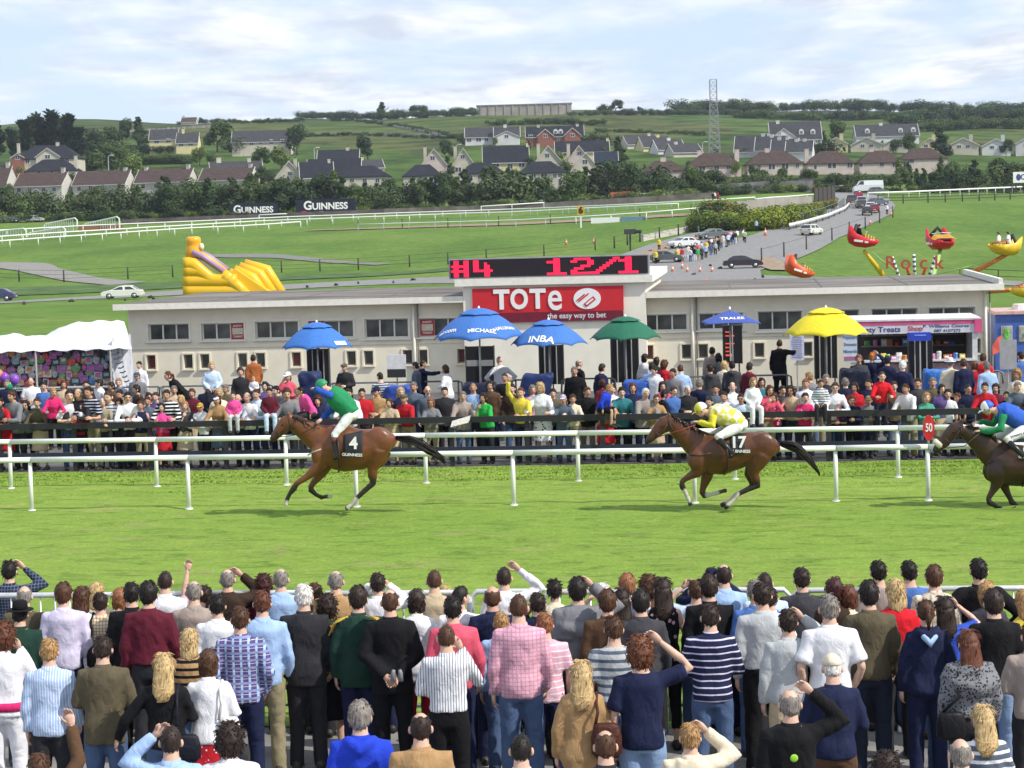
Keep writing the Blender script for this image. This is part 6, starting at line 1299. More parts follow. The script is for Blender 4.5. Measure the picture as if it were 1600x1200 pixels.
car(1268,368,'estate',(.62,.61,.54),58,'cream estate car climbing the entrance road');car(1355,337,'hatch',(.03,.035,.05),80,'dark hatchback nearest in the queue of cars');car(1360,330,'hatch',WC,80,'white car second in the queue');car(1366,333,'hatch',RDC,82,'red car half hidden beside the white one');car(1345,324,'jeep',(.58,.58,.57),85,'white jeep in the middle of the queue');car(1371,322,'saloon',(.07,.09,.13),40,'slate blue car at the right of the queue');car(1331,321,'jeep',(.09,.07,.08),85,'dark jeep by the red van');car(1341,316,'van',RDC,85,'crimson van at the far end of the queue',scale=.8);car(1346,326,'hatch',DG,85,'dark car tucked between the white ones')
car(1356,296,'van',(.66,.67,.68),178,'long white van parked by the hoarding',Y=462,scale=1.25);car(1372,299,'hatch',(.12,.14,.13),0,'dark green hatchback in front of the white van',Y=455,scale=1.1)
for i,(px,c,lb) in enumerate([(806,WC,'white car, leftmost of those behind the trees'),(822,SIL,'silver car, second behind the trees'),(845,WC,'white car, third behind the trees'),(880,DG,'dark car behind the trees by the orange fence'),(1008,WC,'white car right of the orange fence'),(1026,WC,'white car, second right of the orange fence'),(1048,SIL,'silver car, third right of the orange fence'),(1300,(.10,.2,.4),'blue car by the hoarding end'),(1312,WC,'white car by the hoarding end'),(1322,(.45,.06,.05),'red and white car by the long van'),(1446,(.25,.5,.08),'lime green car in the right car park'),(1462,WC,'white and lime car in the right car park')]):car(px,300,'hatch',c,TR.choice([5,175,185]),lb,Y=474)
for i,(px,c,lb) in enumerate([(12,DG,'dark car at the far left behind the barred wings'),(34,(.08,.09,.12),'dark blue car behind the barred wings'),(56,SIL,'silver car behind the barred wings')]):car(px,350,'hatch',c,5,lb,Y=470)
car(660,216,'saloon',(.05,.055,.07),180,'dark car on the hill road above the steep gables')
def bridge_toy():pass
# ------------------------------------------------------------------ walking crowd, stewards, cones
def walkers():
 spots=[(1066,409,'red','dark'),(1059,408,'pink','brown'),(1079,410,'white','dark'),(1086,408,'navy','black'),(1091,409,'green','brown'),(1097,407,'dark grey','dark'),(1103,404,'pale blue','blond'),(1081,402,'black','dark'),(1076,404,'cream','sandy'),(1090,401,'coral','brown'),(1096,399,'white','dark'),(1104,397,'yellow','black'),(1108,394,'maroon','dark'),(1112,392,'white','grey'),(1115,396,'slate','brown'),(1120,390,'beige','dark'),(1123,393,'black','blond'),(1127,389,'khaki','dark'),(1130,386,'white','black'),(1134,383,'maroon','dark'),(1138,385,'pale blue','brown'),(1142,380,'pink','blond'),(1146,383,'navy','dark'),(1149,381,'charcoal','grey'),(1152,378,'white','dark'),(1162,377,'white','sandy'),(1164,380,'cream','brown'),(1128,362,'black','dark'),(1092,363,'slate','brown'),(1178,360,'white','dark'),(1182,362,'pale blue','grey'),(1118,399,'pale grey','dark'),(1111,400,'denim','brown')]
 steward=[(1025,413,'left hand steward beside the scoreboard end'),(1058,410,'steward by the nose of the dark grey car'),(1030,392,'steward standing on the road above the scoreboard')]
 n={}
 for i,(px,py,c,hc) in enumerate(spots):
  p=GP(px,py);o_=['walking up the entrance road','in the group on the road','among the people leaving by the road'][i%3];lab=f"tiny {hc} haired figure in {c} {o_}"
  person(px,py,('shirt',c),('trousers',['dark denim','charcoal','denim','white','khaki'][i%5]),('short',hc),lab,pose=['down','stride','pocket'][i%3],yaw=[20,200,-30,170][i%4],coarse=True,Y=p.y,base=p.z,h=None,group='people on the entrance road',shoes=False);fix(p,1.0)
 for px,py,lab in steward:p=GP(px,py);o=person(px,py,('jacket','yellow'),('trousers','black'),('short','dark'),lab+' in a lime vest',pose='down',yaw=160,coarse=True,Y=p.y,base=p.z,group='stewards in lime vests',shoes=False);fix(p,1.0);o.children[0].material_slots[0].link='OBJECT';o.children[0].material_slots[0].material=cloth((.45,.75,.05))
 for px,py,c,lab in((1386,336,'white','man in white shirt standing at the roadside by the queue'),(1272,301,'orange','steward in orange by the grey hoarding'),(1284,301,'navy','figure in navy by the grey hoarding'),(1122,314,'red','figure in red at the far running rail'),(1114,314,'black','figure in black at the far running rail'),(1117,313,'white','figure in white at the far running rail')):p=GP(px,py);person(px,py,('shirt',c),('trousers','charcoal'),('short','dark'),lab,yaw=170,coarse=True,Y=p.y,base=p.z,group='distant people',shoes=False);fix(p,1.05)
def fix(p,s):
 o=PEOPLE[-1]['o'];o.scale=(s,)*3;o.location=p
walkers()
def cones():
 mb=MB();mb.tube([(0,0,.04),(0,0,.25),(0,0,.45),(0,0,.75)],[.17,.12,.08,.03],10);me=mb.mesh('cone',True);bb=MB();bb.box((0,0,.02),(.42,.42,.05));bm_=bb.mesh('foot');w2=MB();w2.tube([(0,0,.3),(0,0,.5)],[.115,.075],10);wm=w2.mesh('band',True);oc=mat('cone_orange',(.65,.16,.06),rough=.5)
 for i,(px,py,wd) in enumerate([(1051,426,'first in the row below the dark grey car'),(1066,421,'second in the row, set further back'),(1074,427,'third in the row below the dark grey car'),(1094,427,'fourth in the row below the dark grey car'),(1113,427,'last in the row, nearest the dark saloon'),(1103,449,'close behind the bet office roof'),(1196,369,'tall one at the foot of the clipped hedge'),(1360,351,'at the road edge near the red ride car'),(1393,338,'by the roadside man in white'),(885,383,'on the grass behind the scoreboard'),(928,381,'second on the grass behind the scoreboard'),(740,428,'in front of the wire fence')]):
  p=GP(px,py);e=empty('traffic_cone',p);e.scale=(1.6,)*3 if i==6 else(1.25,)*3;o=link('cone',me,oc,e);link('band',wm,WR,e);link('foot',bm_,oc,e);tag(e,'orange and white traffic cone '+wd,'cone','traffic cones on the roads')
 rb=MB();rb.tube([(-.5,0,.0),(-.4,0,.25),(.1,.05,.38),(.5,0,.0)],[(.1,.25),(.22,.3),(.2,.3),(.1,.2)],7);rm=rb.mesh('stone',True)
 for i,(px,py) in enumerate([(38,476),(112,472),(196,470),(236,466),(240,469),(480,450),(525,447),(560,444),(615,443),(645,439),(1017,394),(1040,390),(1085,431),(1135,387),(1110,417),(1126,421),(1180,440),(1192,434),(1230,446),(1280,440),(1345,445)]):o=link('kerb_stone',rm,mat('stone_black',(.05,.045,.04),rough=.95),None,GP(px,py),TR.uniform(0,3));o.scale=(.55,)*3;tag(o,'dark lump of stone marking the road edge','stone','dark stones along the infield road')
cones()
# ------------------------------------------------------------------ inflatable slide
def slide():
 Y=185;X_=lambda px,py:W(px,py,Y);a=X_(287,470);e=empty('inflatable_slide',(a.x,Y,zg(a.x,Y)));z0=e.location.z;ym=mat('pvc_yellow',(.72,.42,.015),rough=.35,var=.05);pm=mat('pvc_purple',(.35,.22,.42),rough=.4,var=.06);P=lambda px,py:(X_(px,py).x-a.x,X_(px,py).z-z0)
 tops=[(287,403),(300,402),(330,428),(350,430),(362,416),(376,420),(444,466)];b=-z0*0
 def outline(px):return float(np.interp(px,[t[0] for t in tops],[t[1] for t in tops]))
 wd=4.2
 for k in range(5):
  y0=404+k*15.5;pts=[]
  for px in np.linspace(287,352+k*9,10):pts.append((P(px,max(y0,outline(px)+6)+4)[0],0,P(px,max(y0,outline(px)+6)+4)[1]))
  t=MB();t.tube(pts,[(.62,.5)]*10,12,lat=(0,1,0));obj('side_tube',t,ym,e,True)
 for k in range(5):
  q0,q1,q2=P(349+6*k,431-4.2*k),P(372+9*k,448-6*k),P(396+11*k,474);t=MB();t.tube([(q0[0],k*1.0,q0[1]),(q1[0],k*1.0,q1[1]),(q2[0],k*1.0,q2[1])],[.5,.56,.5],12);obj('chute_tube',t,ym,e,True)
 t=MB();prof=[(287,480),(287,406),(302,405),(330,432),(352,434),(366,420),(440,470),(444,480)];t.prism([P(*q) for q in prof],.3,wd);obj('core',t,ym,e)
 t=MB();s=[P(300,403),P(316,410),P(348,432)];t.tube([(s[0][0],wd/2,s[0][1]+.3),(s[1][0],wd/2,s[1][1]+.3),(s[2][0],wd/2,s[2][1]+.3)],[(.25,wd*.42)]*3,10,lat=(0,1,0));obj('purple_run',t,pm,e,True)
 for yy in(.2,wd*.5,wd-.2):t=MB();t.tube([(s[0][0],yy,s[0][1]+.55),(s[1][0],yy,s[1][1]+.55),(s[2][0],yy,s[2][1]+.5)],.22,10);obj('run_tube',t,pm if yy!=wd*.5 else ym,e,True)
 c=P(298,388);t=MB();t.rings([[Vector((c[0]+.75*k*math.cos(q),wd*.4+.75*k*math.sin(q),c[1]+zz)) for q in[2*math.pi*i/16 for i in range(16)]] for zz,k in((-.95,.9),(-.3,1.05),(.1,.9),(.35,.82),(.6,.95),(.95,.85),(1.05,.6))]);obj('top_figure',t,mat('pvc_orange',(.75,.36,.02),rough=.35),e,True)
 t=MB();t.ell((c[0]+.75,wd*.35,c[1]+.1),(.25,.35,.35),10,7);obj('face_patch',t,mat('pvc_cream',(.7,.62,.4)),e,True)
 t=MB();t.box((P(325,470)[0]/1,.0,.15),(3.5,.5,.35));obj('green_base',t,mat('pvc_green',(.05,.35,.16)),e)
 tag(e,'big yellow inflatable slide with purple run behind the roof','slide')
slide()
# ------------------------------------------------------------------ fairground ride
def ride():
 Y=122;X_=lambda px,py,d=0:W(px,py,Y+d);hub=X_(1438,452);z0=zg(hub.x,Y);e=empty('fairground_ride',(hub.x,Y,z0));O=Vector((hub.x,Y,z0));L=lambda px,py,d=0:X_(px,py,d)-O
 ym,rd,gn,om=mat('ride_yellow',(.70,.45,.03),rough=.4),mat('ride_red',(.55,.02,.03),rough=.3),mat('ride_green',(.30,.50,.16),rough=.5),mat('ride_orange',(.60,.20,.05),rough=.5,var=.3,scale=6)
 t=MB();t.tube([(0,0,0),(0,0,hub.z-z0-.4),(0,0,hub.z-z0+.2)],[1.3,.7,.5],14);obj('hub',t,ym,e,True)
 for(x0,y0),(x1,y1),d,m in(((1350,392),(1397,452),-2,ym),((1580,394),(1470,452),-1,om),((1284,447),(1400,456),3,om),((1470,388),(1452,450),3,gn),((1598,452),(1480,458),-3,om)):
  t=MB();a,b=L(x0,y0,d),L(x1,y1,0);t.tube([a,a.lerp(b,.35),b],[.11,.15,.2],8);obj('arm',t,m,e,True)
 for(x0,y0),(x1,y1) in(((1362,394),(1404,428)),((1548,408),(1455,431)),((1256,441),(1290,449))):t=MB();t.tube([L(x0,y0,-1),L(x1,y1,0)],.035,6);obj('tie_rod',t,gn,e,True)
 for i,(x0,y0,x1,y1) in enumerate([(1394,402,1410,448),(1428,398,1430,446),(1462,400,1445,452),(1418,420,1424,446),(1446,420,1436,446)]):
  a,b=L(x0,y0,-1.2),L(x1,y1,-.6);po=MB();po.tube([a,b],.09,8);o=obj('sign_post',po,rd if i>2 else WHT,e,True)
  for k in range(6 if i<3 else 4):t=MB();p,q=a.lerp(b,(k+.15)/6.5),a.lerp(b,(k+.6)/6.5);t.tube([p,q],.096,8);obj('stripe',t,mat('post_band',(.12,.12,.2)) if i<3 else om,o)
 for ch,px in(('R',1391),('o',1415),('c',1443),('k',1467)):
  t=text_mb(ch,1.05 if ch=='R' else 1.15,.05,.01).xf(Matrix.Translation(L(px,411,-1.4)));obj('letter',t,mat('letter_red',(.38,.06,.04),rough=.4),e)
 tag(e,'fairground ride hub with yellow arms and red letters Rock','ride')
 def pod(px,py,d,yaw,tilt,m,lab,open_=True,sc=1.0):
  p=X_(px,py,d);o=empty('ride_car',p);o.rotation_euler=(0,R(tilt),R(yaw));o.scale=(sc*1.02,)*3;prof=[(-.85,.35),(-.8,-.05),(-.5,-.38),(.2,-.42),(.75,-.22),(.9,.0),(.85,.12)];w_=.62
  t=MB();rs=[]
  for x,zl,zt,hw in((-.88,-.05,.62,.42),(-.75,-.30,.72,.58),(-.35,-.45,.30,.64),(.25,-.45,.12,.62),(.7,-.30,.10,.5),(.92,-.08,.05,.3)):
   rs.append([Vector((x,hw*c_*(1 if i_ else 1),mixc(zl,zt,s_))) for i_,(c_,s_) in enumerate([(-.55,0),(-1,.35),(-1,1),(-.8,1),(-.75,.5),(0,.42),(.75,.5),(.8,1),(1,1),(1,.35),(.55,0)])])
  t.rings(rs);obj('shell',t,m,o,True)
  b=MB();b.tube([(-.5,-.4,.3),(-.45,0,.75),(-.5,.4,.3)],.1,8);obj('seat_back',b,mat('ride_seat',(.03,.025,.03)),o,True)
  b=MB();b.box((.0,0,.06),(.7,.9,.12));obj('seat',b,mat('ride_seat',(.03,.025,.03)),o)
  for k in range(4):b=MB();x=.15+.16*k;b.tube([(x,-.6,.1),(x,-.45,.34-.05*k),(x,.45,.34-.05*k),(x,.6,.1)],.025,6);obj('hoop',b,ym if m!=ym else om,o)
  b=MB();b.tube([(.1,-.55,.42),(.2,0,.46),(.1,.55,.42)],.03,6);obj('lap_bar',b,mat('bar_steel',(.4,.4,.42),metal=.5),o)
  b=MB();b.box((-.2,-.655,-.1),(.5,.02,.12));b.box((.25,-.64,-.12),(.2,.02,.1));obj('trim_print',b,WHT,o)
  tag(o,lab,'ride car','cars of the fairground ride');return p
 a=pod(1348,374,-2,-12,8,rd,'red ride car carrying a rider at the top of the yellow arm');pod(1470,377,3,-80,0,rd,'empty red ride car seen from its front',sc=1.1);b=pod(1569,386,-1,200,-10,ym,'yellow ride car carrying two riders in white');pod(1249,421,3,5,18,mat('ride_scarlet',(.62,.09,.03),rough=.4),'orange red ride car hanging low on the left of the ride');pod(1604,452,-3,180,0,ym,'yellow ride car cut by the edge')
 def rdr(px,py,p,c,hc,lab,dx=0):o=person(px,py,('jumper',c),('trousers','charcoal'),('short',hc),lab,pose='sit',yaw=-90+dx,coarse=True,Y=p.y,base=0,group='riders on the fairground ride',shoes=False);o.scale=(.86,)*3;o.location=(X_(px,py,p.y-Y).x,p.y,p.z-.60)
 rdr(1341,360,a,'black','dark','rider in black in the red car',20);rdr(1562,372,b,'white','brown','left rider in white in the yellow car',150);rdr(1577,370,b,'white','dark','right rider in white in the yellow car',150)
ride()
def infield_bits():
 p=GP(740+245,392);e=empty('camera_platform',p);z=W(985,362,p.y).z-p.z;t=MB();t.tube([(0,0,0),(0,0,z)],.12,6);obj('pole',t,DP,e);t=MB();t.box((0,0,z),(1.6,.9,.7));t.tube([(.8,-.3,z),(1.5,-.6,z)],.25,8);obj('camera',t,mat('camera_black',(.04,.04,.045)),e);tag(e,'dark camera on a pole beside the wire fence','camera')
 p=GP(935,349);e=empty('low_board',p);t=MB();t.box((1.2,0,.5),(5.0,.2,1.0));obj('white_panel',t,WR,e);t=MB();t.box((6,0,.5),(4.2,.2,1.0));obj('blue_panel',t,mat('panel_teal',(.12,.22,.30)),e);tag(e,'low white and teal board lying at the sand strip','board')
 p=GP(1031,356+2);e=MB();e.box((0,0,.6),(.5,.5,1.2));o=obj('white_box',e,WR);o.location=GP(1081,358);tag(o,'small white box on a post at the mound foot','box')
 P=[AT(955,474),AT(986,474)];e=empty('orange_fence',P[0]);d=P[1]-P[0]
 for k in range(5):t=MB();t.box(d*(k+.5)/5+Vector((0,0,1.2)),(d.length/5-.1,.1,2.2));obj('mesh_panel',t,mat('orange_mesh',(.55,.11,.05),var=.2),e)
 tag(e,'bright orange mesh fence among the trees','fence')
infield_bits()
# ------------------------------------------------------------------ running rails
PLAST=mat('white_plastic',(.74,.75,.70),rough=.35,var=.05,scale=3)
def rail_line(name,posts,y0,zt,label,rad=.052,xa=-90,xb=1690,sag=True):
 """posts: photograph columns; y0: depth where the rail crosses the middle of the view"""
 D=along(Vector((0,y0,0)),Vector((10,y0+SLOPE*10,0)),zt/2)
 e=empty(name,(X(posts[0],D(posts[0])),D(posts[0]),0));o=e.location
 pl=[xa]+posts+[xb]
 for a,b in zip(pl[:-1],pl[1:]):
  p,q=[Vector((X(c,D(c),zt),D(c),zt))-o for c in(a,b)];m_=p.lerp(q,.5);m_.z+=random.uniform(-.006,.006)
  g=(q-p).normalized()*.006
  t=MB();t.tube([p+g,m_,q-g],rad,12);obj('top_rail',t,PLAST,e,True)
 for c in posts:
  Y=D(c);x=X(c,Y,.5);t=MB();t.tube([Vector((x,Y,-.02))-o,Vector((x+.0,Y,zt*.55))-o,Vector((x,Y+.03,zt-.03))-o],[.042,.042,.038],10);obj('post',t,PLAST,e,True)
  t=MB();t.tube([Vector((x,Y,-.01))-o,Vector((x,Y,.035))-o],.075,10);obj('socket',t,PLAST,e,True)
 return tag(e,label,'rail','white running rails of the home straight')
rail_line('running_rail',[48,294,556,802,1085,1306,1450],37.95,1.0,'white plastic running rail nearest the galloping horses')
rail_line('running_rail',[16,244,447,665,903,1148,1403],41.35,1.0,'white plastic running rail just in front of the black spectator rail')
def marker50():
 Y=36.95;p=W(1450,668,Y);e=empty('distance_marker',(p.x,Y-.06,0));mb=MB();n=28
 poly=[(.105*math.cos(a),p.z+.235*math.sin(a)) for a in[2*math.pi*k/n for k in range(n)]]
 mb.prism(poly,-.012,.012);obj('disc',mb,mat('sign_red',(.55,.03,.035),rough=.4),e)
 t=text_mb('50',.21,.003,.02,0,.62).xf(Matrix.Translation((0,-.017,p.z)));obj('number',t,mat('sign_white',(.8,.8,.78)),e)
 t=MB();t.tube([(0,.02,p.z-.3),(0,.02,p.z+.22)],.02,8);obj('stem',t,PLAST,e,True)
 tag(e,'red oval marker reading 50 clipped on the running rail','marker')
marker50()
# ------------------------------------------------------------------ black spectator rail
BLK=mat('black_board',(.022,.022,.026),rough=.55,var=.2,scale=3)
YRAIL=along(Vector((0,44.25,0)),Vector((10,44.25+SLOPE*10,0)),1.0)
def spectator_rail():
 D=YRAIL
 e=empty('spectator_rail',(X(800,D(800)),D(800),0));o=e.location;cs=list(range(-120,1760,118))
 for a,b in zip(cs[:-1],cs[1:]):
  for zc,hh,nm in((1.03,.13,'top_board'),(.35,.17,'lower_board')):
   p,q=[Vector((X(c,D(c),zc),D(c),zc))-o for c in(a,b)];t=MB();d=(q-p);rz=math.atan2(d.y,d.x);mdl=(p+q)/2
   t.box(mdl,(d.length-.004,.05,hh),rz=rz);obj(nm,t,BLK if nm=='top_board' else mat('dark_blue_board',(.02,.026,.045),rough=.6),e)
  t=MB();t.box(Vector((X(a,D(a),.6),D(a)+.08,.52))-o,(.1,.1,1.05));obj('post',t,BLK,e)
 tag(e,'long black board rail the far crowd leans on','rail')
spectator_rail()
# ------------------------------------------------------------------ horses and riders
def coatmat(col,dark):
 """bay coat: body brown, black points on the lower legs, muzzle (natural markings of the animal)"""
 m,nt,b=nodes_of('horse_coat');N=nt.nodes.new;L=nt.links.new
 at=N('ShaderNodeVertexColor');at.layer_name='points'
 tc=N('ShaderNodeTexCoord');n=N('ShaderNodeTexNoise');L(tc.outputs['Object'],n.inputs['Vector']);n.inputs['Scale'].default_value=2.6;n.inputs['Detail'].default_value=4
 r=N('ShaderNodeValToRGB');L(n.outputs['Fac'],r.inputs[0]);e=r.color_ramp.elements
 e[0].position=.3;e[0].color=(*[x*.72 for x in col],1);e[1].position=.72;e[1].color=(*[x*1.25 for x in col],1)
 mx=N('ShaderNodeMixRGB');sp=N('ShaderNodeSeparateColor');L(at.outputs['Color'],sp.inputs[0]);L(sp.outputs[0],mx.inputs[0]);L(r.outputs[0],mx.inputs[1]);mx.inputs[2].default_value=(*dark,1)
 m2=N('ShaderNodeMixRGB');L(sp.outputs[1],m2.inputs[0]);L(mx.outputs[0],m2.inputs[1]);m2.inputs[2].default_value=(.5,.46,.4,1)
 L(m2.outputs[0],b.inputs['Base Color']);b.inputs['Roughness'].default_value=.36;b.inputs['Specular IOR Level'].default_value=.45
 n2=N('ShaderNodeTexNoise');L(tc.outputs['Object'],n2.inputs['Vector']);n2.inputs['Scale'].default_value=7;n2.inputs['Detail'].default_value=5
 bp=N('ShaderNodeBump');L(n2.outputs['Fac'],bp.inputs['Height']);bp.inputs['Strength'].default_value=.35;bp.inputs['Distance'].default_value=.04;L(bp.outputs[0],b.inputs['Normal'])
 return m
class Side:
 """side-view joints measured on the photograph, turned into places at a real depth"""
 def __init__(s,zoom,ox,oy,Y):s.k,s.ox,s.oy,s.Y=zoom,ox,oy,Y;s.px=3200/Y
 def __call__(s,x,y,dy=0.0):
  p=W(s.ox+x/s.k,s.oy+y/s.k,s.Y);return Vector((p.x,s.Y+dy,p.z))
 def r(s,d):return d/s.k/s.px
def build_horse(S,J,col,dark,name,label,num,sub,band=None,socks=(),noseband=False):
 mb=MB();LY=(0,1,0)
 def ch(pts,rad,dy=0.0,n=12):mb.tube([S(*p[:2],(p[2] if len(p)>2 else dy)) for p in pts],[(S.r(a),S.r(b)) for a,b in rad],n,lat=LY)
 ch(J['body'],J['bodyr'],n=18);ch(J['neck'],J['neckr'],n=14);ch(J['head'],J['headr'],n=12)
 if 'muscle' in J:
  for(x,y,rx,ry,dy) in J['muscle']:
   for s in(-1,1):mb.ell(S(x,y,s*dy),(S.r(rx),.10,S.r(ry)),14,10)
 k=S.k/5
 for i,lg in enumerate(J['fore']):
  dy=(-.12,.12)[i];n=len(lg);rr=[62,46,30,23,27,18,20,17,22,20][:n]
  ch([(x,y,dy) for x,y in lg],[(q*k,q*k*.8) for q in rr],n=10)
 for i,lg in enumerate(J['hind']):
  dy=(-.13,.13)[i];n=len(lg);rr=[92,74,44,32,26,19,21,17,22,20][:n]
  ch([(x,y,dy) for x,y in lg],[(q*k,q*k*.72) for q in rr],n=10)
 for s in(-1,1):ex,ey=J['ear'];ch([(ex,ey+18,s*.05),(ex-6,ey-14,s*.06),(ex-12,ey-38,s*.065)],[(17*k,13*k),(15*k,10*k),(4*k,3*k)],n=8)
 me=remesh(mb,.022,'horse',4)
 o=link('horse',me);ref=S(J['body'][3][0],J['body'][3][1]);ref.z=0.0
 me.transform(Matrix.Translation(-ref));o.location=ref
 nv=len(me.vertices);co=np.empty(nv*3,'f');me.vertices.foreach_get('co',co);co=co.reshape(-1,3)+np.array(ref)
 ca=me.color_attributes.new('points','FLOAT_COLOR','POINT');a=np.zeros((nv,4),'f');a[:,3]=1
 for legs in(J['fore'],J['hind']):
  for lg in legs:
   kz=S(*lg[3]).z+.05
   for p,q in zip(lg[3:-1],lg[4:]):
    A,B=np.array(S(*p))[[0,2]],np.array(S(*q))[[0,2]];P2=co[:,[0,2]];d=B-A;t=np.clip(((P2-A)@d)/(d@d),0,1);dist=np.linalg.norm(P2-(A+t[:,None]*d),axis=1)
    a[:,0]=np.maximum(a[:,0],np.clip(1.6-dist/.06,0,1)*np.clip((kz-co[:,2])/.10,0,1))
 mz=np.array(S(*J['head'][-1]));dist=np.linalg.norm(co-mz,axis=1);a[:,0]=np.maximum(a[:,0],np.clip(1.25-dist/.17,0,1))
 for sx,sy,rad in socks:
  c=np.array(S(sx,sy));dist=np.linalg.norm((co-c)[:,[0,2]],axis=1);a[:,1]=np.maximum(a[:,1],np.clip((S.r(rad)-dist)/.02,0,1))
 ca.data.foreach_set('color',a.ravel());setm(o,coatmat(col,dark))
 L=lambda*p:S(*p)-ref
 t=MB();pts=[L(x,y) for x,y in J['mane']]
 for i in range(len(pts)-1):
  for q in range(10):
   f=q/10;p=pts[i].lerp(pts[i+1],f);r_=random.uniform;t.tube([p+Vector((r_(-.02,.02),r_(-.02,.02),-.01)),p+Vector((r_(.0,.05),-.05-r_(0,.03),r_(-.02,.03))),p+Vector((r_(.03,.10),-.085-r_(0,.03),-r_(.03,.12)))],[.016,.013,.003],5)
 obj('mane',stuff_mesh(t),hairmat(HC['black']),o,True)
 t=MB();tp=J['tail']
 for q in range(42):
  u=random.gauss(0,1);v=random.gauss(0,1);pts=[]
  for i,(x,y,wd) in enumerate(tp):pts.append(L(x+u*wd*.14,y+u*wd*.33,v*S.r(wd)*.35)+Vector((0,0,random.gauss(0,.008)*i)))
  t.tube(pts,[.015,.016,.014,.010,.003][:len(pts)],5)
 obj('tail',t,hairmat(HC['black']),o,True)
 t=MB();t.ell(L(*J['eye'],-.088),(.022,.015,.018),8,6);obj('eye',t,mat('horse_eye',(.01,.008,.006),rough=.1),o,True)
 tk=mat('tack_leather',(.035,.022,.016),rough=.5)
 t=MB()
 for path in J['bridle']:t.tube([L(*p) for p in path],.011,6)
 obj('bridle',t,tk if not band else mat('bridle_'+name,band),o,True)
 t=MB()
 for path in J['reins'][:1]:t.tube([L(*p) for p in path],.008,5)
 obj('reins',t,tk if not band else mat('reins_red',(.3,.05,.03)),o,True)
 if len(J['reins'])>1:t=MB();t.tube([L(*p) for p in J['reins'][1]],.014,6);obj('breast_girth',t,mat('girth_pale',(.45,.40,.28)) if num=='4' else tk,o,True)
 if noseband:
  hx,hy=J['head'][-2];t=MB();d=(L(*J['head'][-1])-L(*J['head'][-3])).normalized();c=L(*noseband);t.tube([c-d*.05,c,c+d*.05],[.085,.105,.085],14,lat=LY);obj('sheepskin_noseband',t,mat('fleece',(.6,.55,.42),rough=.95,bump=.8,bscale=60),o,True)
 def wrap(quad,top,m,nm,out=.012):
  (x0,y0),(x1,y1),(x2,y2),(x3,y3)=quad;t=MB();NU,NV=8,10;vs=[]
  bv=BVHTree.FromPolygons([v.co.copy() for v in me.vertices],[tuple(p.vertices) for p in me.polygons])
  for iv in range(NV+1):
   f=iv/NV
   for iu in range(NU+1):
    g=iu/NU;x=(x0*(1-g)+x1*g)*(1-f)+(x3*(1-g)+x2*g)*f;y=(y0*(1-g)+y1*g)*(1-f)+(y3*(1-g)+y2*g)*f
    p=L(x,y);h=bv.ray_cast(Vector((p.x,-3,p.z)),Vector((0,1,0)))
    yy=(h[0].y if h[0] is not None else-.10)-out;vs.append([p.x,yy,p.z])
  n=NU+1
  for it in range(4):
   for k_ in range(len(vs)):
    nb=[q for q in(k_-1 if k_%n else None,k_+1 if k_%n<NU else None,k_-n,k_+n) if q is not None and 0<=q<len(vs)];vs[k_][1]=min(vs[k_][1],.5*vs[k_][1]+.5*sum(vs[q][1] for q in nb)/len(nb))
  fs=[(iv*n+iu,iv*n+iu+1,(iv+1)*n+iu+1,(iv+1)*n+iu) for iv in range(NV) for iu in range(NU)]
  t.add(vs,fs);q=obj(nm,t,m,o,True);md=q.modifiers.new('thick','SOLIDIFY');md.thickness=.012;md.offset=0;return vs,n,NU,NV
 vs,n,NU,NV=wrap(J['cloth'],None,mat('saddle_cloth_black',(.016,.017,.022),rough=.7),'saddle_cloth')
 c=L(*J['num']);yy=min(v[1] for v in vs)
 bcl=BVHTree.FromPolygons([Vector(v) for v in vs],[(iv*n+iu,iv*n+iu+1,(iv+1)*n+iu+1,(iv+1)*n+iu) for iv in range(NV) for iu in range(NU)])
 t=text_mb(num,J['numh'],.003,.03)
 bv=BVHTree.FromPolygons([v.co.copy() for v in me.vertices],[tuple(p.vertices) for p in me.polygons])
 def stick(t,c,nm,m):
  y0=min([h[0].y for x,y,z in t.v for h in[bcl.ray_cast(Vector((c.x+x,-3,c.z+z)),Vector((0,1,0)))] if h[0] is not None] or[-.3])-.016;out=[(c.x+x,y0+y,c.z+z) for x,y,z in t.v]
  t.v=out;obj(nm,t,m,o)
 wm=mat('sign_white',(.8,.8,.78));stick(t,c,'number',wm)
 if sub:stick(text_mb(sub,J['subh'],.002,.02,0,1.05).xf(Matrix.Rotation(R(-J.get('subrot',0)),4,'Y')),L(*J['sub']),'lettering',wm)
 t=MB();sx,sy=J['saddle'];t.tube([L(sx-52*k,sy+4),L(sx-20*k,sy-6),L(sx+40*k,sy-2),L(sx+70*k,sy-12)],[(.03,.06),(.035,.13),(.03,.15),(.02,.12)],10,lat=LY);obj('saddle',t,tk,o,True)
 t=MB();t.tube([L(*p) for p in J['girth']],.02,6);obj('girth',t,tk,o,True)
 tag(o,label,'horse','horses galloping up the home straight');return o
def stuff_mesh(t):return t
S1=Side(4.6156,400,560,37.2)
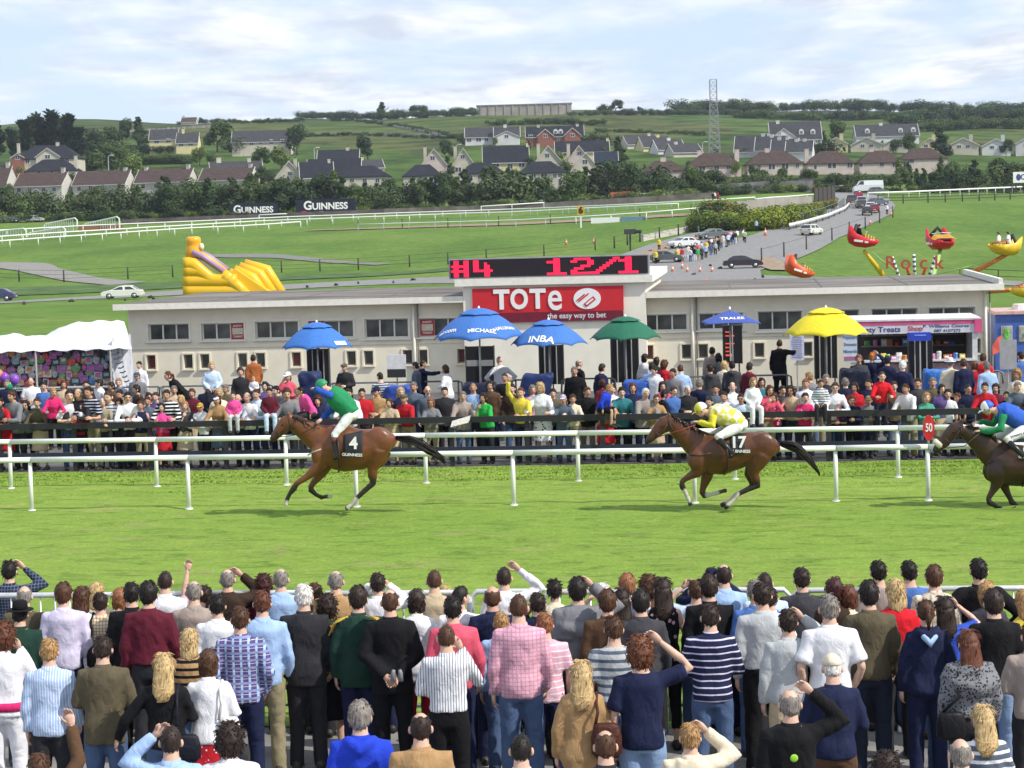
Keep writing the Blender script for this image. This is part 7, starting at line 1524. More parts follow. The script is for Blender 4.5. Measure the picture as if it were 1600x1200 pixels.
J1=dict(body=[(415,665),(465,650),(550,640),(650,650),(760,655),(860,625),(930,600),(985,605),(1008,620)],bodyr=[(50,50),(112,78),(162,105),(172,118),(150,112),(122,108),(98,95),(58,66),(18,26)],neck=[(520,610),(430,565),(345,510),(275,462),(238,440)],neckr=[(118,58),(98,50),(76,40),(62,36),(44,32)],head=[(262,428),(225,462),(185,505),(150,545),(122,580),(108,592)],headr=[(34,34),(58,40),(50,34),(36,26),(28,24),(18,18)],muscle=[(880,600,110,105,.16),(470,690,70,90,.14)],fore=[[(470,745),(430,800),(375,845),(300,895),(278,930),(245,975),(228,1015),(222,1035),(218,1058)],[(505,760),(468,830),(425,885),(390,930),(392,955),(430,990),(470,1010),(500,1003),(545,1000)]],hind=[[(880,650),(860,720),(845,790),(850,850),(850,895),(790,950),(720,1010),(695,1045),(650,1082)],[(900,660),(870,740),(835,800),(830,860),(840,905),(775,960),(712,1025),(700,1050),(672,1085)]],ear=(243,412),eye=(196,478),mane=[(258,410),(330,455),(400,490),(470,518)],tail=[(1010,575,20),(1120,590,55),(1220,640,70),(1300,690,60),(1365,742,40)],bridle=[[(250,425,-.06),(215,500,-.11),(180,560,-.10),(165,565,-.08)],[(150,520,-.06),(172,548,-.085),(180,560,-.1)],[(238,430,-.09),(268,500,-.10),(240,520,-.1)],[(155,530,-.0),(140,540,-.05),(165,562,-.085)]],reins=[[(180,562,-.10),(330,540,-.2),(440,480,-.17),(490,440,-.16)],[(380,690,-.16),(420,665,-.27),(480,640,-.36)]],girth=[(600,560,-.36),(612,660,-.42),(612,760,-.36),(600,812,-.12)],cloth=[(640,540),(775,515),(775,690),(640,700)],num=(712,602),numh=.30,sub=(703,682),subh=.075,subrot=-4,saddle=(620,540))
S2=Side(5,980,600,36.45)
J2=dict(body=[(495,560),(540,545),(640,545),(740,545),(860,525),(980,490),(1070,480),(1150,500),(1192,515)],bodyr=[(55,52),(120,85),(160,112),(168,124),(142,120),(122,115),(108,102),(66,72),(22,30)],neck=[(600,500),(510,440),(430,375),(360,315),(322,290)],neckr=[(128,62),(108,55),(84,46),(66,40),(44,34)],head=[(340,268),(300,305),(252,352),(205,400),(168,440),(152,455)],headr=[(34,36),(66,44),(54,38),(40,30),(30,26),(18,20)],muscle=[(1050,480,115,110,.17),(545,590,76,96,.15)],fore=[[(560,640),(530,690),(480,715),(425,752),(424,790),(455,850),(475,895),(482,915),(492,945)],[(640,650),(625,740),(600,810),(588,858),(605,880),(665,870),(722,855),(745,845),(785,835)]],hind=[[(1040,540),(1000,620),(980,690),(1005,750),(1018,785),(940,820),(865,850),(835,890),(752,965)],[(1060,550),(1000,640),(960,720),(985,770),(1000,800),(920,840),(850,875),(815,915),(735,960)]],ear=(330,252),eye=(268,330),mane=[(345,250),(430,300),(500,345),(575,385)],tail=[(1198,470,22),(1310,495,55),(1400,570,85),(1465,640,75),(1500,700,35)],bridle=[[(335,270,-.06),(290,345,-.12),(240,405,-.11),(222,415,-.09)],[(215,370,-.06),(240,395,-.09),(250,408,-.11)],[(322,280,-.1),(350,350,-.11),(300,372,-.11)]],reins=[[(240,408,-.12),(400,355,-.21),(525,312,-.18)],[(480,545,-.2),(560,545,-.34),(640,520,-.38)]],girth=[(755,440,-.38),(765,540,-.44),(765,640,-.38),(755,700,-.12)],cloth=[(790,395),(905,385),(908,530),(800,540)],num=(852,445),numh=.28,sub=(866,512),subh=.075,subrot=-2,saddle=(770,410))
S3=Side(5.455,1400,600,36.0)
def shift(J,dx,dy,f):
 out={}
 g=lambda p:(p[0]*f+dx,p[1]*f+dy)+tuple(p[2:])
 for k,v in J.items():
  if k in('body','neck','head','mane'):out[k]=[g(p) for p in v]
  elif k in('fore','hind','bridle','reins'):out[k]=[[g(p) for p in q] for q in v]
  elif k in('ear','eye','num','sub','saddle'):out[k]=g(v)
  elif k=='girth':out[k]=[g(p) for p in v]
  elif k=='cloth':out[k]=[g(p) for p in v]
  elif k=='tail':out[k]=[(*g(p[:2]),p[2]*f) for p in v]
  elif k=='muscle':out[k]=[(*g(p[:2]),p[2]*f,p[3]*f,p[4]) for p in v]
  elif k.endswith('r'):out[k]=[(a*f,b*f) for a,b in v]
  else:out[k]=v
 return out
J3=shift(J2,240,100,1.09)
J3.update(fore=[[(850,790),(840,850),(810,905),(775,965),(778,1000),(850,1040),(922,1068),(965,1062),(1015,1050)],[(930,790),(925,850),(955,920),(990,990),(1000,1015),(1050,1050),(1095,1085),(1110,1100),(1130,1120)]],neck=[(900,640),(800,560),(710,485),(630,425),(575,390)],neckr=[(150,66),(128,58),(98,50),(78,44),(52,36)],head=[(560,345),(515,385),(455,435),(400,500),(345,560),(322,582)],headr=[(40,38),(74,46),(62,40),(48,32),(38,28),(24,22)],ear=(560,318),eye=(482,408),mane=[(575,330),(670,370),(760,410),(840,460)],bridle=[[(555,345,-.06),(505,435,-.12),(430,520,-.11),(400,545,-.09)],[(390,440,-.07),(430,480,-.1),(440,520,-.11)],[(540,360,-.1),(560,440,-.11)]],reins=[[(420,540,-.12),(560,520,-.2),(690,410,-.2)]],num=(1090,530),sub=(1100,605))
horse1=build_horse(S1,J1,(.15,.050,.016),(.02,.013,.010),'bay','bright bay racehorse wearing number 4 leading the gallop','4','GUINNESS',socks=[(700,1030,50),(222,1040,28),(535,1000,26),(690,1050,42)])
horse2=build_horse(S2,J2,(.10,.034,.013),(.018,.012,.010),'dark bay','dark bay racehorse wearing number 17 with red reins','17','GUINNESS',band=(.04,.03,.025),socks=[(450,840,34),(470,890,34),(670,868,60),(835,855,40),(800,900,50)])
horse3=build_horse(S3,J3,(.046,.021,.012),(.012,.010,.009),'black brown','almost black racehorse with pale fleece noseband entering from the edge','8','GUINNESS',noseband=(355,510))
def rider(S,name,label,head,hp,torso,torsor,arms,legs,silk,sleeve,capc,capb,breech=(.72,.72,.70),top_boot=None,breech_txt=None,spots=None,hr=1.0):
 ref=S(*torso[-1][:2]);bd=MB();LY=(0,1,0)
 hd=S(*head,0);T_=lambda p,dy=0:S(p[0],p[1],p[2] if len(p)>2 else dy)-ref
 body,top,br=MB(),MB(),MB()
 tpts=[T_(p) for p in torso];body.tube(tpts,[(S.r(a)*.8,S.r(b)*.8) for a,b in torsor],14,lat=LY)
 top.tube(tpts,[(S.r(a),S.r(b)) for a,b in torsor],16,lat=LY)
 slv=MB();wr=[]
 for a in arms:
  p=[T_(q) for q in a];body.tube(p,[.045,.04,.034,.026][:len(p)],10);slv.tube([p[0]+(p[0]-p[1])*.1]+p[1:-1]+[p[-2].lerp(p[-1],.92)],[.075,.068,.058,.042][4-len(p):] if len(p)<4 else[.075,.068,.058,.042],12);wr.append((p[-1],p[-2]))
 boots=[]
 for l in legs:
  hip,knee,ank,toe=[T_(q) for q in l];body.tube([hip,knee,ank],[.07,.05,.035],10);br.tube([hip,hip.lerp(knee,.5),knee,knee.lerp(ank,.3)],[(.115,.105),(.10,.09),(.07,.066),(.058,.055)],14)
  b=MB();b.tube([knee.lerp(ank,.1),knee.lerp(ank,.5),ank,ank+(toe-ank)*.3,toe],[.06,.058,.046,.042,.022],10);boots.append((b,knee,ank))
 br.ell(tpts[-1],(.15,.16,.13),14,10)
 neck=tpts[0];hl=hd-ref;body.tube([tpts[0].lerp(tpts[1],.3),neck.lerp(hl,.5),hl],[.08,.055,.05],10)
 me=remesh(body,.02,'jockey',2);Mh=Matrix.Translation(hl)@Matrix.Rotation(R(90),4,'Z')@Matrix.Rotation(R(hp),4,'X')@Matrix.Scale(hr,4)
 ex=head_mb(1.0).xf(Mh)
 for w_,e_ in wr:hand(ex,w_,e_,(0,.3,-1),.95,1.2)
 bm=bmesh.new();bm.from_mesh(me);m2=ex.mesh('x',True);bm.from_mesh(m2);bm.to_mesh(me);bm.free()
 o=link('jockey',me,[skinmat(0),EYEM,lipm(0)],None,ref)
 link('silks',remesh(top,.024,'silks',1,.012,3),silk,o);link('sleeves',remesh(slv,.022,'sleeves',1,.012,5),sleeve,o)
 link('breeches',remesh(br,.022,'breeches',1,.010,6),cloth(breech),o)
 for b,kn,an in boots:
  bo=obj('boot',b,mat('boot_black',(.014,.013,.013),rough=.3),o,True)
  if top_boot:t=MB();t.tube([kn.lerp(an,.12),kn.lerp(an,.36)],.066,12);obj('boot_top',t,mat('boot_top',top_boot,rough=.4),bo,True)
 c=MB();n,m_=24,14;Mc=Mh@Matrix.Translation((0,-.004,.022))
 c.ell((0,0,0),(.1,.122,.128),n,m_);c.v=[(x,y,max(z,-.03+.02*(y<0))) for x,y,z in c.v]
 for i,f in enumerate(c.f):
  q=sum((Vector(c.v[j]) for j in f),Vector())/4;c.m[i]=1 if capb and q.y<0 else 0
 pk=MB();pk.tube([(0,.10,-.005),(0,.15,-.012),(0,.19,-.03)],[(.008,.08),(.006,.07),(.003,.03)],10,lat=(1,0,0));c.join(pk)
 co=obj('helmet',c,[capc,capb or capc],o,True);co.matrix_local=Mc
 g=MB();g.tube([(-.075,.06,.018),(0,.115,.02),(.075,.06,.018)],[.018,.02,.018],8);go=obj('goggles',g,mat('goggles',(.03,.03,.03),rough=.15),o,True);go.matrix_local=Mh
 if breech_txt:
  bx,by,txt,rot=breech_txt;bv=BVHTree.FromPolygons([v.co.copy() for v in o.children[2].data.vertices],[tuple(p.vertices) for p in o.children[2].data.polygons]);t=text_mb(txt,.075,.002,.01).xf(Matrix.Rotation(R(-rot),4,'Y'));cc=T_((bx,by));out=[]
  for x,y,z in t.v:
   p=cc+Vector((x,0,z));h=bv.ray_cast(Vector((p.x,-3,p.z)),Vector((0,1,0)));out.append((p.x,(h[0].y if h[0] is not None else-.2)-.006,p.z))
  t.v=out;obj('lettering',t,mat('ink_blue',(.05,.06,.2)),o)
 tag(o,label,'person','jockeys');return o
GREEN,BLUE,YELL=cloth((.02,.22,.09)),cloth((.03,.09,.45)),cloth((.62,.55,.06),'diamond',(.7,.7,.62),.6,1.4)
gcap=mat('cap_green',(.02,.24,.10),rough=.5)
rider(S1,'j','jockey in green silks with blue sleeves rising in the stirrups',(478,205),-30,[(528,228),(560,262),(610,310),(655,350),(690,400)],[(48,60),(74,92),(84,96),(76,86),(66,76)],[[(545,262,-.19),(500,240,-.26),(452,218,-.24),(428,212,-.15)],[(560,275,.15),(545,370,.17),(500,410,.08),(470,435,-.06)]],[[(690,400,-.11),(572,545,-.27),(600,690,-.40),(572,712,-.40)],[(690,400,.11),(572,545,.27),(600,690,.40),(572,712,.40)]],GREEN,BLUE,gcap,None,top_boot=(.12,.04,.03))
ycap,wcap,bcap=mat('cap_yellow',(.62,.55,.05),rough=.5),mat('cap_white',(.75,.75,.74),rough=.4),mat('cap_blue',(.03,.11,.55),rough=.5)
rider(S2,'j','jockey in yellow and white diamond silks crouching with a yellow and white cap',(578,205),-22,[(640,232),(690,230),(760,245),(830,275),(880,315)],[(50,62),(78,98),(86,102),(80,94),(72,84)],[[(665,245,-.19),(655,318,-.27),(590,300,-.2),(548,292,-.12)],[(665,250,.18),(665,330,.24),(600,310,.16),(548,300,.08)]],[[(870,325,-.11),(690,405,-.30),(810,530,-.42),(775,555,-.42)],[(870,325,.11),(690,405,.30),(810,530,.42),(775,555,.42)]],YELL,cloth((.62,.55,.04)),ycap,wcap)
rider(S3,'j','jockey in blue silks with green sleeves and a white and blue cap',(782,210),-22,[(855,235),(910,235),(980,265),(1060,310),(1110,350)],[(54,66),(84,102),(92,106),(86,98),(78,90)],[[(890,262,-.20),(860,372,-.28),(770,395,-.2),(698,395,-.12)],[(890,270,.18),(850,350,.22),(760,330,.16),(705,330,.08)]],[[(1110,370,-.12),(905,465,-.31),(1050,600,-.43),(1010,630,-.43)],[(1110,370,.12),(905,465,.31),(1050,600,.43),(1010,630,.43)]],cloth((.035,.11,.5)),GREEN,wcap,bcap,breech_txt=(1003,415,'powers.ie',12))
# ------------------------------------------------------------------ near crowd, seen from behind
DT=('trousers','charcoal');JN=('trousers','denim');NV=('trousers','navy');BK=('trousers','black')
GF='spectators in the near crowd'
def P_(px,ty,top,bot,hair,label,h=1.75,**k):return person(px,ty,top,bot,hair,label,h=h,group=GF,**k)
# front row at the white barrier
P_(15,876,('shirt','navy','check','slate'),DT,('spiky','black'),'dark haired man in navy checked shirt leaning an arm on the barrier end',1.72,pose='shadeR')
P_(99,909,('shirt','lilac'),NV,('thick','brown'),'brown haired man in pale lilac shirt beside the cream jacket woman',1.76)
P_(150,910,('tee','cream'),DT,('wavy','blond'),'blond person mostly hidden behind the cream jacket woman',1.62,sex='f')
P_(187,920,('jumper','taupe'),DT,('bob','ginger'),'ginger haired woman half hidden by the dark suit man',1.58,sex='f')
P_(258,892,('shirt','white'),NV,('crop','dark'),'crop haired man in white shirt standing right at the barrier',1.74)
P_(356,888,('jacket','dark brown'),DT,('thin','grey'),'balding man in dark brown jacket with one hand on the barrier',1.73,pose='shadeR')
P_(321,914,('tee','pink'),DT,('short','dark'),'person thrusting one bare arm high into the air',1.55,pose='pointL')
P_(412,897,('jumper','maroon'),DT,('curly','maroon'),'maroon haired woman in dark red jumper near the barrier',1.62,sex='f')
P_(439,888,('shirt','light blue'),NV,('thin','grey'),'balding grey man in light blue shirt at the barrier',1.76)
P_(525,891,('jacket','tan'),DT,('thin','grey'),'grey haired man in tan jacket at the barrier',1.76)
P_(493,911,('jacket','dark grey'),DT,('short','brown'),'brown haired person showing just a head beside the white haired man',1.6)
P_(591,895,('shirt','white'),NV,('short','dark'),'short dark haired man photographing over the barrier',1.7,pose='binoc')
P_(679,890,('shirt','beige'),DT,('crop','brown'),'brown crop haired man in beige shirt against the barrier',1.74)
P_(788,885,('shirt','white'),DT,('crop','dark'),'crop haired man in white shirt with one elbow raised over the barrier',1.75,pose='highR')
P_(867,906,('shirt','cream'),DT,('spiky','black'),'black haired woman in pale cream blouse near the barrier',1.64,sex='f')
P_(943,911,('tee','white'),JN,('short','white'),'white clad person with both hands raised to shade the eyes',1.66,pose='binoc')
P_(981,895,('shirt','pale blue'),NV,('thick','ginger'),'ginger blond man in pale shirt at the barrier',1.74)
P_(1014,898,('jumper','brown'),DT,('curly','brown'),'curly brown haired person behind the long haired floral woman',1.66,sex='f')
P_(1132,881,('shirt','light blue'),NV,('thin','dark'),'balding man in light blue shirt in front of navy elbows',1.78)
P_(1114,887,('jumper','navy'),NV,('short','dark'),'person in navy cap and jumper with both elbows out at the barrier',1.72,pose='binoc',hat=('cap','navy'))
P_(1088,906,('tee','pale blue'),JN,('short','brown'),'person in pale tee shirt shading the eyes with a bare left arm',1.62,pose='shadeL')
P_(1196,894,('shirt','pale blue'),DT,('crop','dark'),'dark crop haired man in pale blue shirt by the barrier joint',1.74)
P_(1254,887,('jacket','dark grey'),DT,('short','dark'),'dark haired man in dark grey jacket at the barrier',1.75)
P_(1374,876,('tee','taupe'),DT,('short','black'),'black haired man in taupe tee shirt leaning over the barrier',1.76)
P_(1422,876,('tee','mid blue'),JN,('short','black'),'slim black haired man in plain blue tee shirt at the barrier',1.75)
P_(1461,882,('shirt','cream','plaid','taupe'),JN,('thick','brown'),'brown haired man in cream and taupe checked shirt',1.76)
P_(1530,872,('jacket','black'),DT,('short','black'),'broad man in black jacket with both hands on hips at the barrier',1.82,pose='hips')
P_(1602,922,('tanktop','yellow'),JN,('wavy','sandy'),'person in yellow vest with white sleeves at the barrier end',1.62,sex='f')
# second row
P_(38,915,('jacket','olive'),DT,('ring','grey'),'bald man with grey ring of hair in olive jacket',1.7)
P_(31,942,('jacket','dark green'),DT,('short','black'),'man in black bowler hat and dark green jacket',1.66,hat=('brim','black'))
P_(127,916,('jacket','white'),('skirt','maroon'),('wavy','brown'),'wavy brown haired woman in cream jacket with maroon skirt',1.68,sex='f')
P_(157,926,('shirt','cream','check','tan'),DT,('short','dark'),'short dark haired man in cream checked shirt by the cream jacket woman',1.62)
P_(206,910,('jacket','black'),BK,('short','black'),'black haired man in plain black suit behind the maroon jacket',1.78)
P_(232,907,('crop_jacket','maroon'),DT,('thick','black'),'tall man in maroon bomber jacket with thick black hair',1.86)
P_(303,907,('shirt','taupe'),DT,('thin','grey'),'grey haired man in pale taupe shirt below the raised arm',1.78)
P_(340,929,('shirt','white'),NV,('short','black'),'black haired man in white shirt next to the purple plaid shirt',1.7)
P_(410,923,('shirt','light blue'),('trousers','khaki'),('short','auburn'),'auburn haired man in light blue shirt and khaki cargo trousers',1.82)
P_(475,913,('jacket','charcoal'),('trousers','charcoal'),('short','white'),'white haired man in long charcoal suit',1.84)
P_(511,928,('jumper','dark green','hthin','orange'),('skirt','black'),('curly','dark'),'curly dark haired woman in dark top with orange bands and black skirt',1.66,sex='f')
P_(560,914,('jacket','dark green'),NV,('thick','dark'),'dark haired man in green and navy tracksuit top',1.82)
P_(610,920,('jacket','black'),BK,('thin','brown'),'man in black suit clasping his hands behind his back',1.84,pose='back')
P_(651,922,('jacket','white'),('trousers','red'),('bob','dark'),'dark bobbed woman in white jacket with a thin black strap',1.68,sex='f')
P_(697,915,('tee','white'),JN,('short','blond'),'blond child in front of the beige shirt man',1.5)
P_(718,915,('shirt','white'),NV,('crop','black'),'black crop haired man in white shirt looking right',1.74,hy=-50)
P_(708,932,('jumper','coral'),NV,('short','black'),'black haired man in coral pink jumper',1.8)
P_(770,915,('polo','navy'),NV,('ring','brown'),'sunburnt balding man in navy polo shirt',1.78,skin=1)
P_(841,926,('shirt','navy'),DT,('short','dark'),'dark haired man half hidden beside the pink checked shirt',1.66,pose='phoneL')
P_(844,947,('tee','white'),JN,('short','auburn'),'auburn haired boy half hidden behind the pink striped tee',1.5)
P_(903,900,('shawl','grey'),DT,('thick','black'),'black haired man with grey jumper wrapped round his shoulders',1.84,pose='shadeR')
P_(950,920,('jacket','brown'),DT,('thick','brown'),'light brown haired man in chocolate brown jacket',1.76)
P_(972,920,('jumper','dark brown'),DT,('long','dark'),'long dark haired woman between the brown jacket and grey shirt',1.64,sex='f')
P_(1002,920,('shirt','dark grey'),DT,('thick','black'),'black haired man in dark grey shirt',1.78)
P_(1036,903,('tanktop','black','floral','pink'),('leggings','black'),('long','dark'),'long dark haired woman in floral vest top and black leggings',1.74,sex='f')
P_(1109,897,('jacket','black'),JN,('thick','dark'),'tousle haired man in black jacket behind the navy striped top',1.8)
P_(1182,906,('shirt','mid blue'),JN,('short','grey'),'grey haired man in mid blue shirt beside the pale grey shirt',1.76)
P_(1203,916,('shirt','white'),DT,('short','dark'),'dark haired man in white shirt just right of the pale grey shirt',1.7)
P_(1305,904,('jumper','dark brown'),DT,('bob','maroon'),'maroon bobbed woman in dark brown top',1.72,sex='f')
P_(1327,916,('jumper','cream'),DT,('bob','auburn'),'small auburn woman in cream top behind the white short sleeved man',1.64,sex='f')
P_(1359,906,('jumper','olive'),('trousers','dark denim'),('thick','black'),'tall black haired man in olive brown jumper and dark jeans',1.88)
P_(1401,904,('jumper','bright red'),DT,('wavy','blond'),'blond woman in bright red top',1.76,sex='f')
P_(1448,937,('hoodie','navy'),NV,('pony','brown'),'girl with ponytail in navy hooded top and navy trousers',1.74,sex='f')
P_(1476,932,('tee','blue'),JN,('long','dark'),'long dark haired woman in blue tee shirt shading her eyes',1.7,sex='f',pose='shadeR')
P_(1544,910,('jacket','dark grey'),DT,('bob','sandy'),'sandy haired woman behind the black jumper man',1.66,sex='f')
P_(1554,919,('jumper','black'),('trousers','pale denim'),('thick','dark'),'man in black jumper and pale blue jeans',1.86)
# third row
P_(5,972,('jumper','white'),('trousers','white'),('curly','auburn'),'curly auburn woman in white top and white trousers with pink sash',1.74,sex='f',pose='phoneR')
P_(77,998,('shirt','light blue','vstripe','white'),DT,('short','sandy'),'sandy haired man in blue and white striped shirt',1.72)
P_(160,995,('jacket','olive'),JN,('short','dark'),'stocky dark haired man in olive brown jacket and jeans',1.76,pose='front')
P_(296,982,('jumper','tan','hstripe','black'),JN,('wavy','blond'),'blond wavy haired woman in tan and black striped top',1.62,sex='f')
P_(376,947,('shirt','purple','plaid','light blue'),NV,('short','brown'),'man in purple and blue plaid shirt with short brown hair',1.8,pose='pocket')
P_(257,1021,('jumper','black'),JN,('long','blond'),'golden blond woman in black top holding one arm out',1.68,sex='f',pose='outL')
P_(325,1017,('jumper','white'),('skirt','red','spots','white'),('bob','brown'),'brown bobbed woman in white cardigan and red spotted skirt',1.66,sex='f',pose='front')
P_(698,976,('tucked','white','vstripe','slate'),BK,('crop','brown'),'crop haired man in white pinstriped shirt with a hand at his face',1.76,pose='phoneR')
P_(784,957,('shirt','light blue'),JN,('short','sandy'),'sandy haired boy in light blue shirt and jeans',1.58)
P_(811,928,('shirt','pink','check','rose'),JN,('crop','brown'),'tall man in pink checked shirt and blue jeans',1.9)
P_(852,958,('tee','pink','hthin','white'),NV,('short','ginger'),'ginger haired boy in pink striped tee shirt',1.66)
P_(960,963,('tee','pale grey','hstripe','slate'),JN,('spiky','brown'),'spiky haired man in grey and white striped tee shirt',1.76)
P_(1001,992,('tee','navy'),('trousers','pale denim'),('curly','red'),'curly red haired man in navy tee shirt with hand on his head',1.84,pose='highR')
P_(909,1033,('jacket','tan'),('trousers','dark denim'),('long','blond'),'pale blond woman in tan suede jacket with brown handbag',1.66,sex='f')
P_(1111,945,('jumper','navy','hthin','lilac'),JN,('short','dark'),'stocky man in navy striped jumper and blue jeans with folded arms',1.8,pose='front')
P_(1192,910,('tucked','pale grey'),BK,('short','dark'),'dark haired man in pale grey shirt tucked in black trousers',1.86)
P_(1232,951,('jumper','pale grey'),('trousers','beige'),('short','dark'),'man in pale green grey jumper shading his eyes',1.76,pose='shadeR')
P_(1296,928,('polo','white'),('trousers','stone'),('short','grey'),'big man in white short sleeved shirt',1.9,pose='pocket')
P_(1515,985,('shawl','grey','knit','charcoal'),DT,('long','auburn'),'long auburn haired woman in grey patterned poncho',1.72,sex='f')
P_(1613,975,('jumper','taupe'),DT,('short','brown'),'person in taupe knitted jumper cut off by the edge',1.7,pose='front')
P_(1302,1023,('jumper','navy'),('trousers','brown'),('crop','white'),'old man in white cap and navy jumper',1.74,hat=('cap','cream'),pose='front')
# nearest, only heads and shoulders
P_(268,1133,('jumper','light blue'),NV,('crop','dark'),'crop haired man in light blue jumper with his left hand on his head',1.74,pose='shadeL')
P_(359,1129,('jumper','white'),NV,('curly','dark'),'curly dark head with white collar at the bottom',1.7)
P_(62,1176,('jacket','brown'),DT,('short','brown'),'person in brown jacket holding up a clenched fist',1.66,pose='pointR')
P_(563,1094,('hoodie','royal blue'),NV,('thick','grey'),'grey haired man in bright blue raincoat',1.76)
P_(658,1113,('jacket','tan'),DT,('thin','dark'),'man in tan tweed jacket with thinning dark hair',1.76)
P_(815,1147,('shirt','white'),DT,('crop','black'),'crop haired man with white collar below the pink checked shirt',1.72)
P_(947,1141,('jacket','charcoal'),DT,('thin','brown'),'brown haired man in charcoal suit below the brown handbag',1.72)
P_(1079,1129,('jacket','cream'),JN,('short','sandy'),'sandy haired boy in cream jacket with a hand on his brow',1.6,pose='shadeR')
P_(1235,1075,('jacket','black'),DT,('ring','grey'),'shaven headed man in black jacket with a small green logo',1.78,pose='highR')
P_(1538,1103,('tee','slate','hstripe','white'),JN,('long','blond'),'girl with long blond hair in navy and white top',1.56,sex='f')
P_(1503,1154,('shirt','white'),DT,('ring','grey'),'bald elderly man next to the long blond girl',1.7)
P_(1387,1176,('jacket','dark brown'),DT,('curly','dark'),'top of a tousled dark head right of the black jacket man',1.66)
def find(lab):return next(p for p in PEOPLE if lab in p['label'])
def add_bag(who,label,colr,side,z=.98,size=(.26,.1,.24),y=-.16):
 p=find(who);e=empty('shoulder_bag',p['o'].location,0);e.scale=(p['s'],)*3;mb=MB();c=Vector((side*.2,y,z));rs=[]
 for t,k in((0,.7),(.15,1),(.6,1),(.9,.86),(1,.7)):rs.append([c+q for q in ring(size[2]*(t-.5),size[0]/2*k,size[1]/2*k,0,14,3)])
 mb.rings(rs);m=cloth(lin(colr),rough=.5);obj('pouch',mb,m,e,True)
 s=MB();s.tube([c+Vector((-.1,0,size[2]*.4)),c+Vector((-.07*side,-.0,.25)),Vector((side*.12,-.1,1.4)),Vector((side*.13,.0,1.475)),Vector((side*.15,.1,1.38)),Vector((side*.2,.1,1.1))],[(.006,.014)]*6,6);obj('strap',s,m,e,True)
 tag(e,label,'bag','handbags carried by the near crowd')
add_bag('wavy brown haired woman in cream jacket','black shoulder bag hanging from the cream jacket woman','1f1a1c',1,1.02)
add_bag('golden blond woman','dark navy bag at the side of the golden blond woman','1a1c26',1,.92)
add_bag('red spotted skirt','white handbag slung on the white cardigan woman','d8d6d2',1,1.02,(.2,.09,.26),-.12)
add_bag('tan suede jacket','brown leather handbag hanging on the tan jacket back','4a2820',1,1.08,(.27,.11,.3),-.17)
add_bag('grey patterned poncho','black bag hanging beside the grey poncho','17171a',-1,.95)
def sash():
 p=find('pink sash');mb=MB();mb.rings([ring(z,w_,d_,-.004,18) for z,w_,d_ in((.955,.21,.152),(1.0,.208,.15),(1.03,.2,.145))]);obj('sash',mb,cloth(lin(PAL['deep pink'])),p['o'],True)
 p=find('small green logo');mb=MB();mb.ell((0,-.168,1.27),(.03,.006,.03),10,6);obj('badge',mb,mat('lime',(.3,.6,.05)),p['o'],True)
 p=find('navy hooded top');mb=MB();mb.tube([(-.09,-.04,1.475),(-.05,-.125,1.43),(0,-.165,1.37),(.05,-.125,1.43),(.09,-.04,1.475)],[.018,.03,.04,.03,.018],8);obj('hood_lining',mb,cloth(lin(PAL['light blue'])),p['o'],True)
 p=find('green and navy tracksuit');mb=MB()
 for s in(-1,1):
  for k in range(3):mb.tube([(s*(.09+.03*k),-.115+.012*k,1.485-.015*k),(s*(.19+.02*k),-.06,1.455-.02*k),(s*(.25+.015*k),-.03,1.34-.02*k)],.008,5)
 stuff(obj('sleeve_stripes',mb,mat('gold_stripe',(.65,.42,.06)),p['o'],True))
 p=find('clasping his hands');e=empty('binoculars',p['o'].location+Vector((.06,-.26*p['s'],1.0*p['s'])));mb=MB()
 for s in(-1,1):
  mb=MB();mb.tube([(s*.035,0,-.05),(s*.035,0,.03),(s*.028,0,.06)],[.026,.022,.016],8);obj('barrel',mb,mat('binoc',(.2,.22,.24),rough=.4),e,True)
 tag(e,'small binoculars held behind the black suit man','binoculars')
sash()
def near_barrier():
 zt=1.43;panels=[(-70,250),(254,500),(504,735),(739,848),(852,1046),(1050,1236),(1240,1420),(1424,1640)]
 m=mat('galvanised',(.62,.63,.63),rough=.35,metal=.35,var=.1,scale=12)
 D=along(Vector((0,21.2,0)),Vector((10,21.2+SLOPE*10,0)),.9)
 for i,(a,b) in enumerate(panels):
  q=.05*(i%2);x0,x1=X(a,D(a),.9),X(b,D(b),.9);e=empty('crowd_barrier',((x0+x1)/2,(D(a)+D(b))/2+q,0),YAW);hw=(x1-x0)/2/math.cos(YAW)
  t=MB();t.tube([(-hw,0,.06),(-hw,0,zt-.06),(-hw+.06,0,zt),(hw-.06,0,zt),(hw,0,zt-.06),(hw,0,.06)],.03,8);obj('frame',t,m,e,True)
  t=MB();t.tube([(-hw,0,.22),(hw,0,.22)],.018,6);obj('lower_rail',t,m,e,True)
  n=int(hw*2/.16);bm_=MB();bm_.tube([(0,0,.22),(0,0,zt)],.0105,5);me=bm_.mesh('upright',True)
  for k in range(1,n):link('upright',me,m,e,(-hw+2*hw*k/n,0,0))
  for s in(-1,1):t=MB();t.tube([(s*(hw-.12),-.3,.02),(s*(hw-.12),0,.07),(s*(hw-.12),.3,.02)],.022,6);obj('foot',t,m,e,True)
  who=['at the far end by the navy checked shirt','below the raised bare arm','by the grey haired man in tan jacket','short length left of the grey shoulder wrap','behind the long dark haired floral woman','by the light blue balding man','behind the white short sleeved man','behind the broad black jacket man'][i]
  tag(e,'pale metal crowd barrier panel '+who,'barrier','crowd barrier panels along the near edge of the turf')
near_barrier()
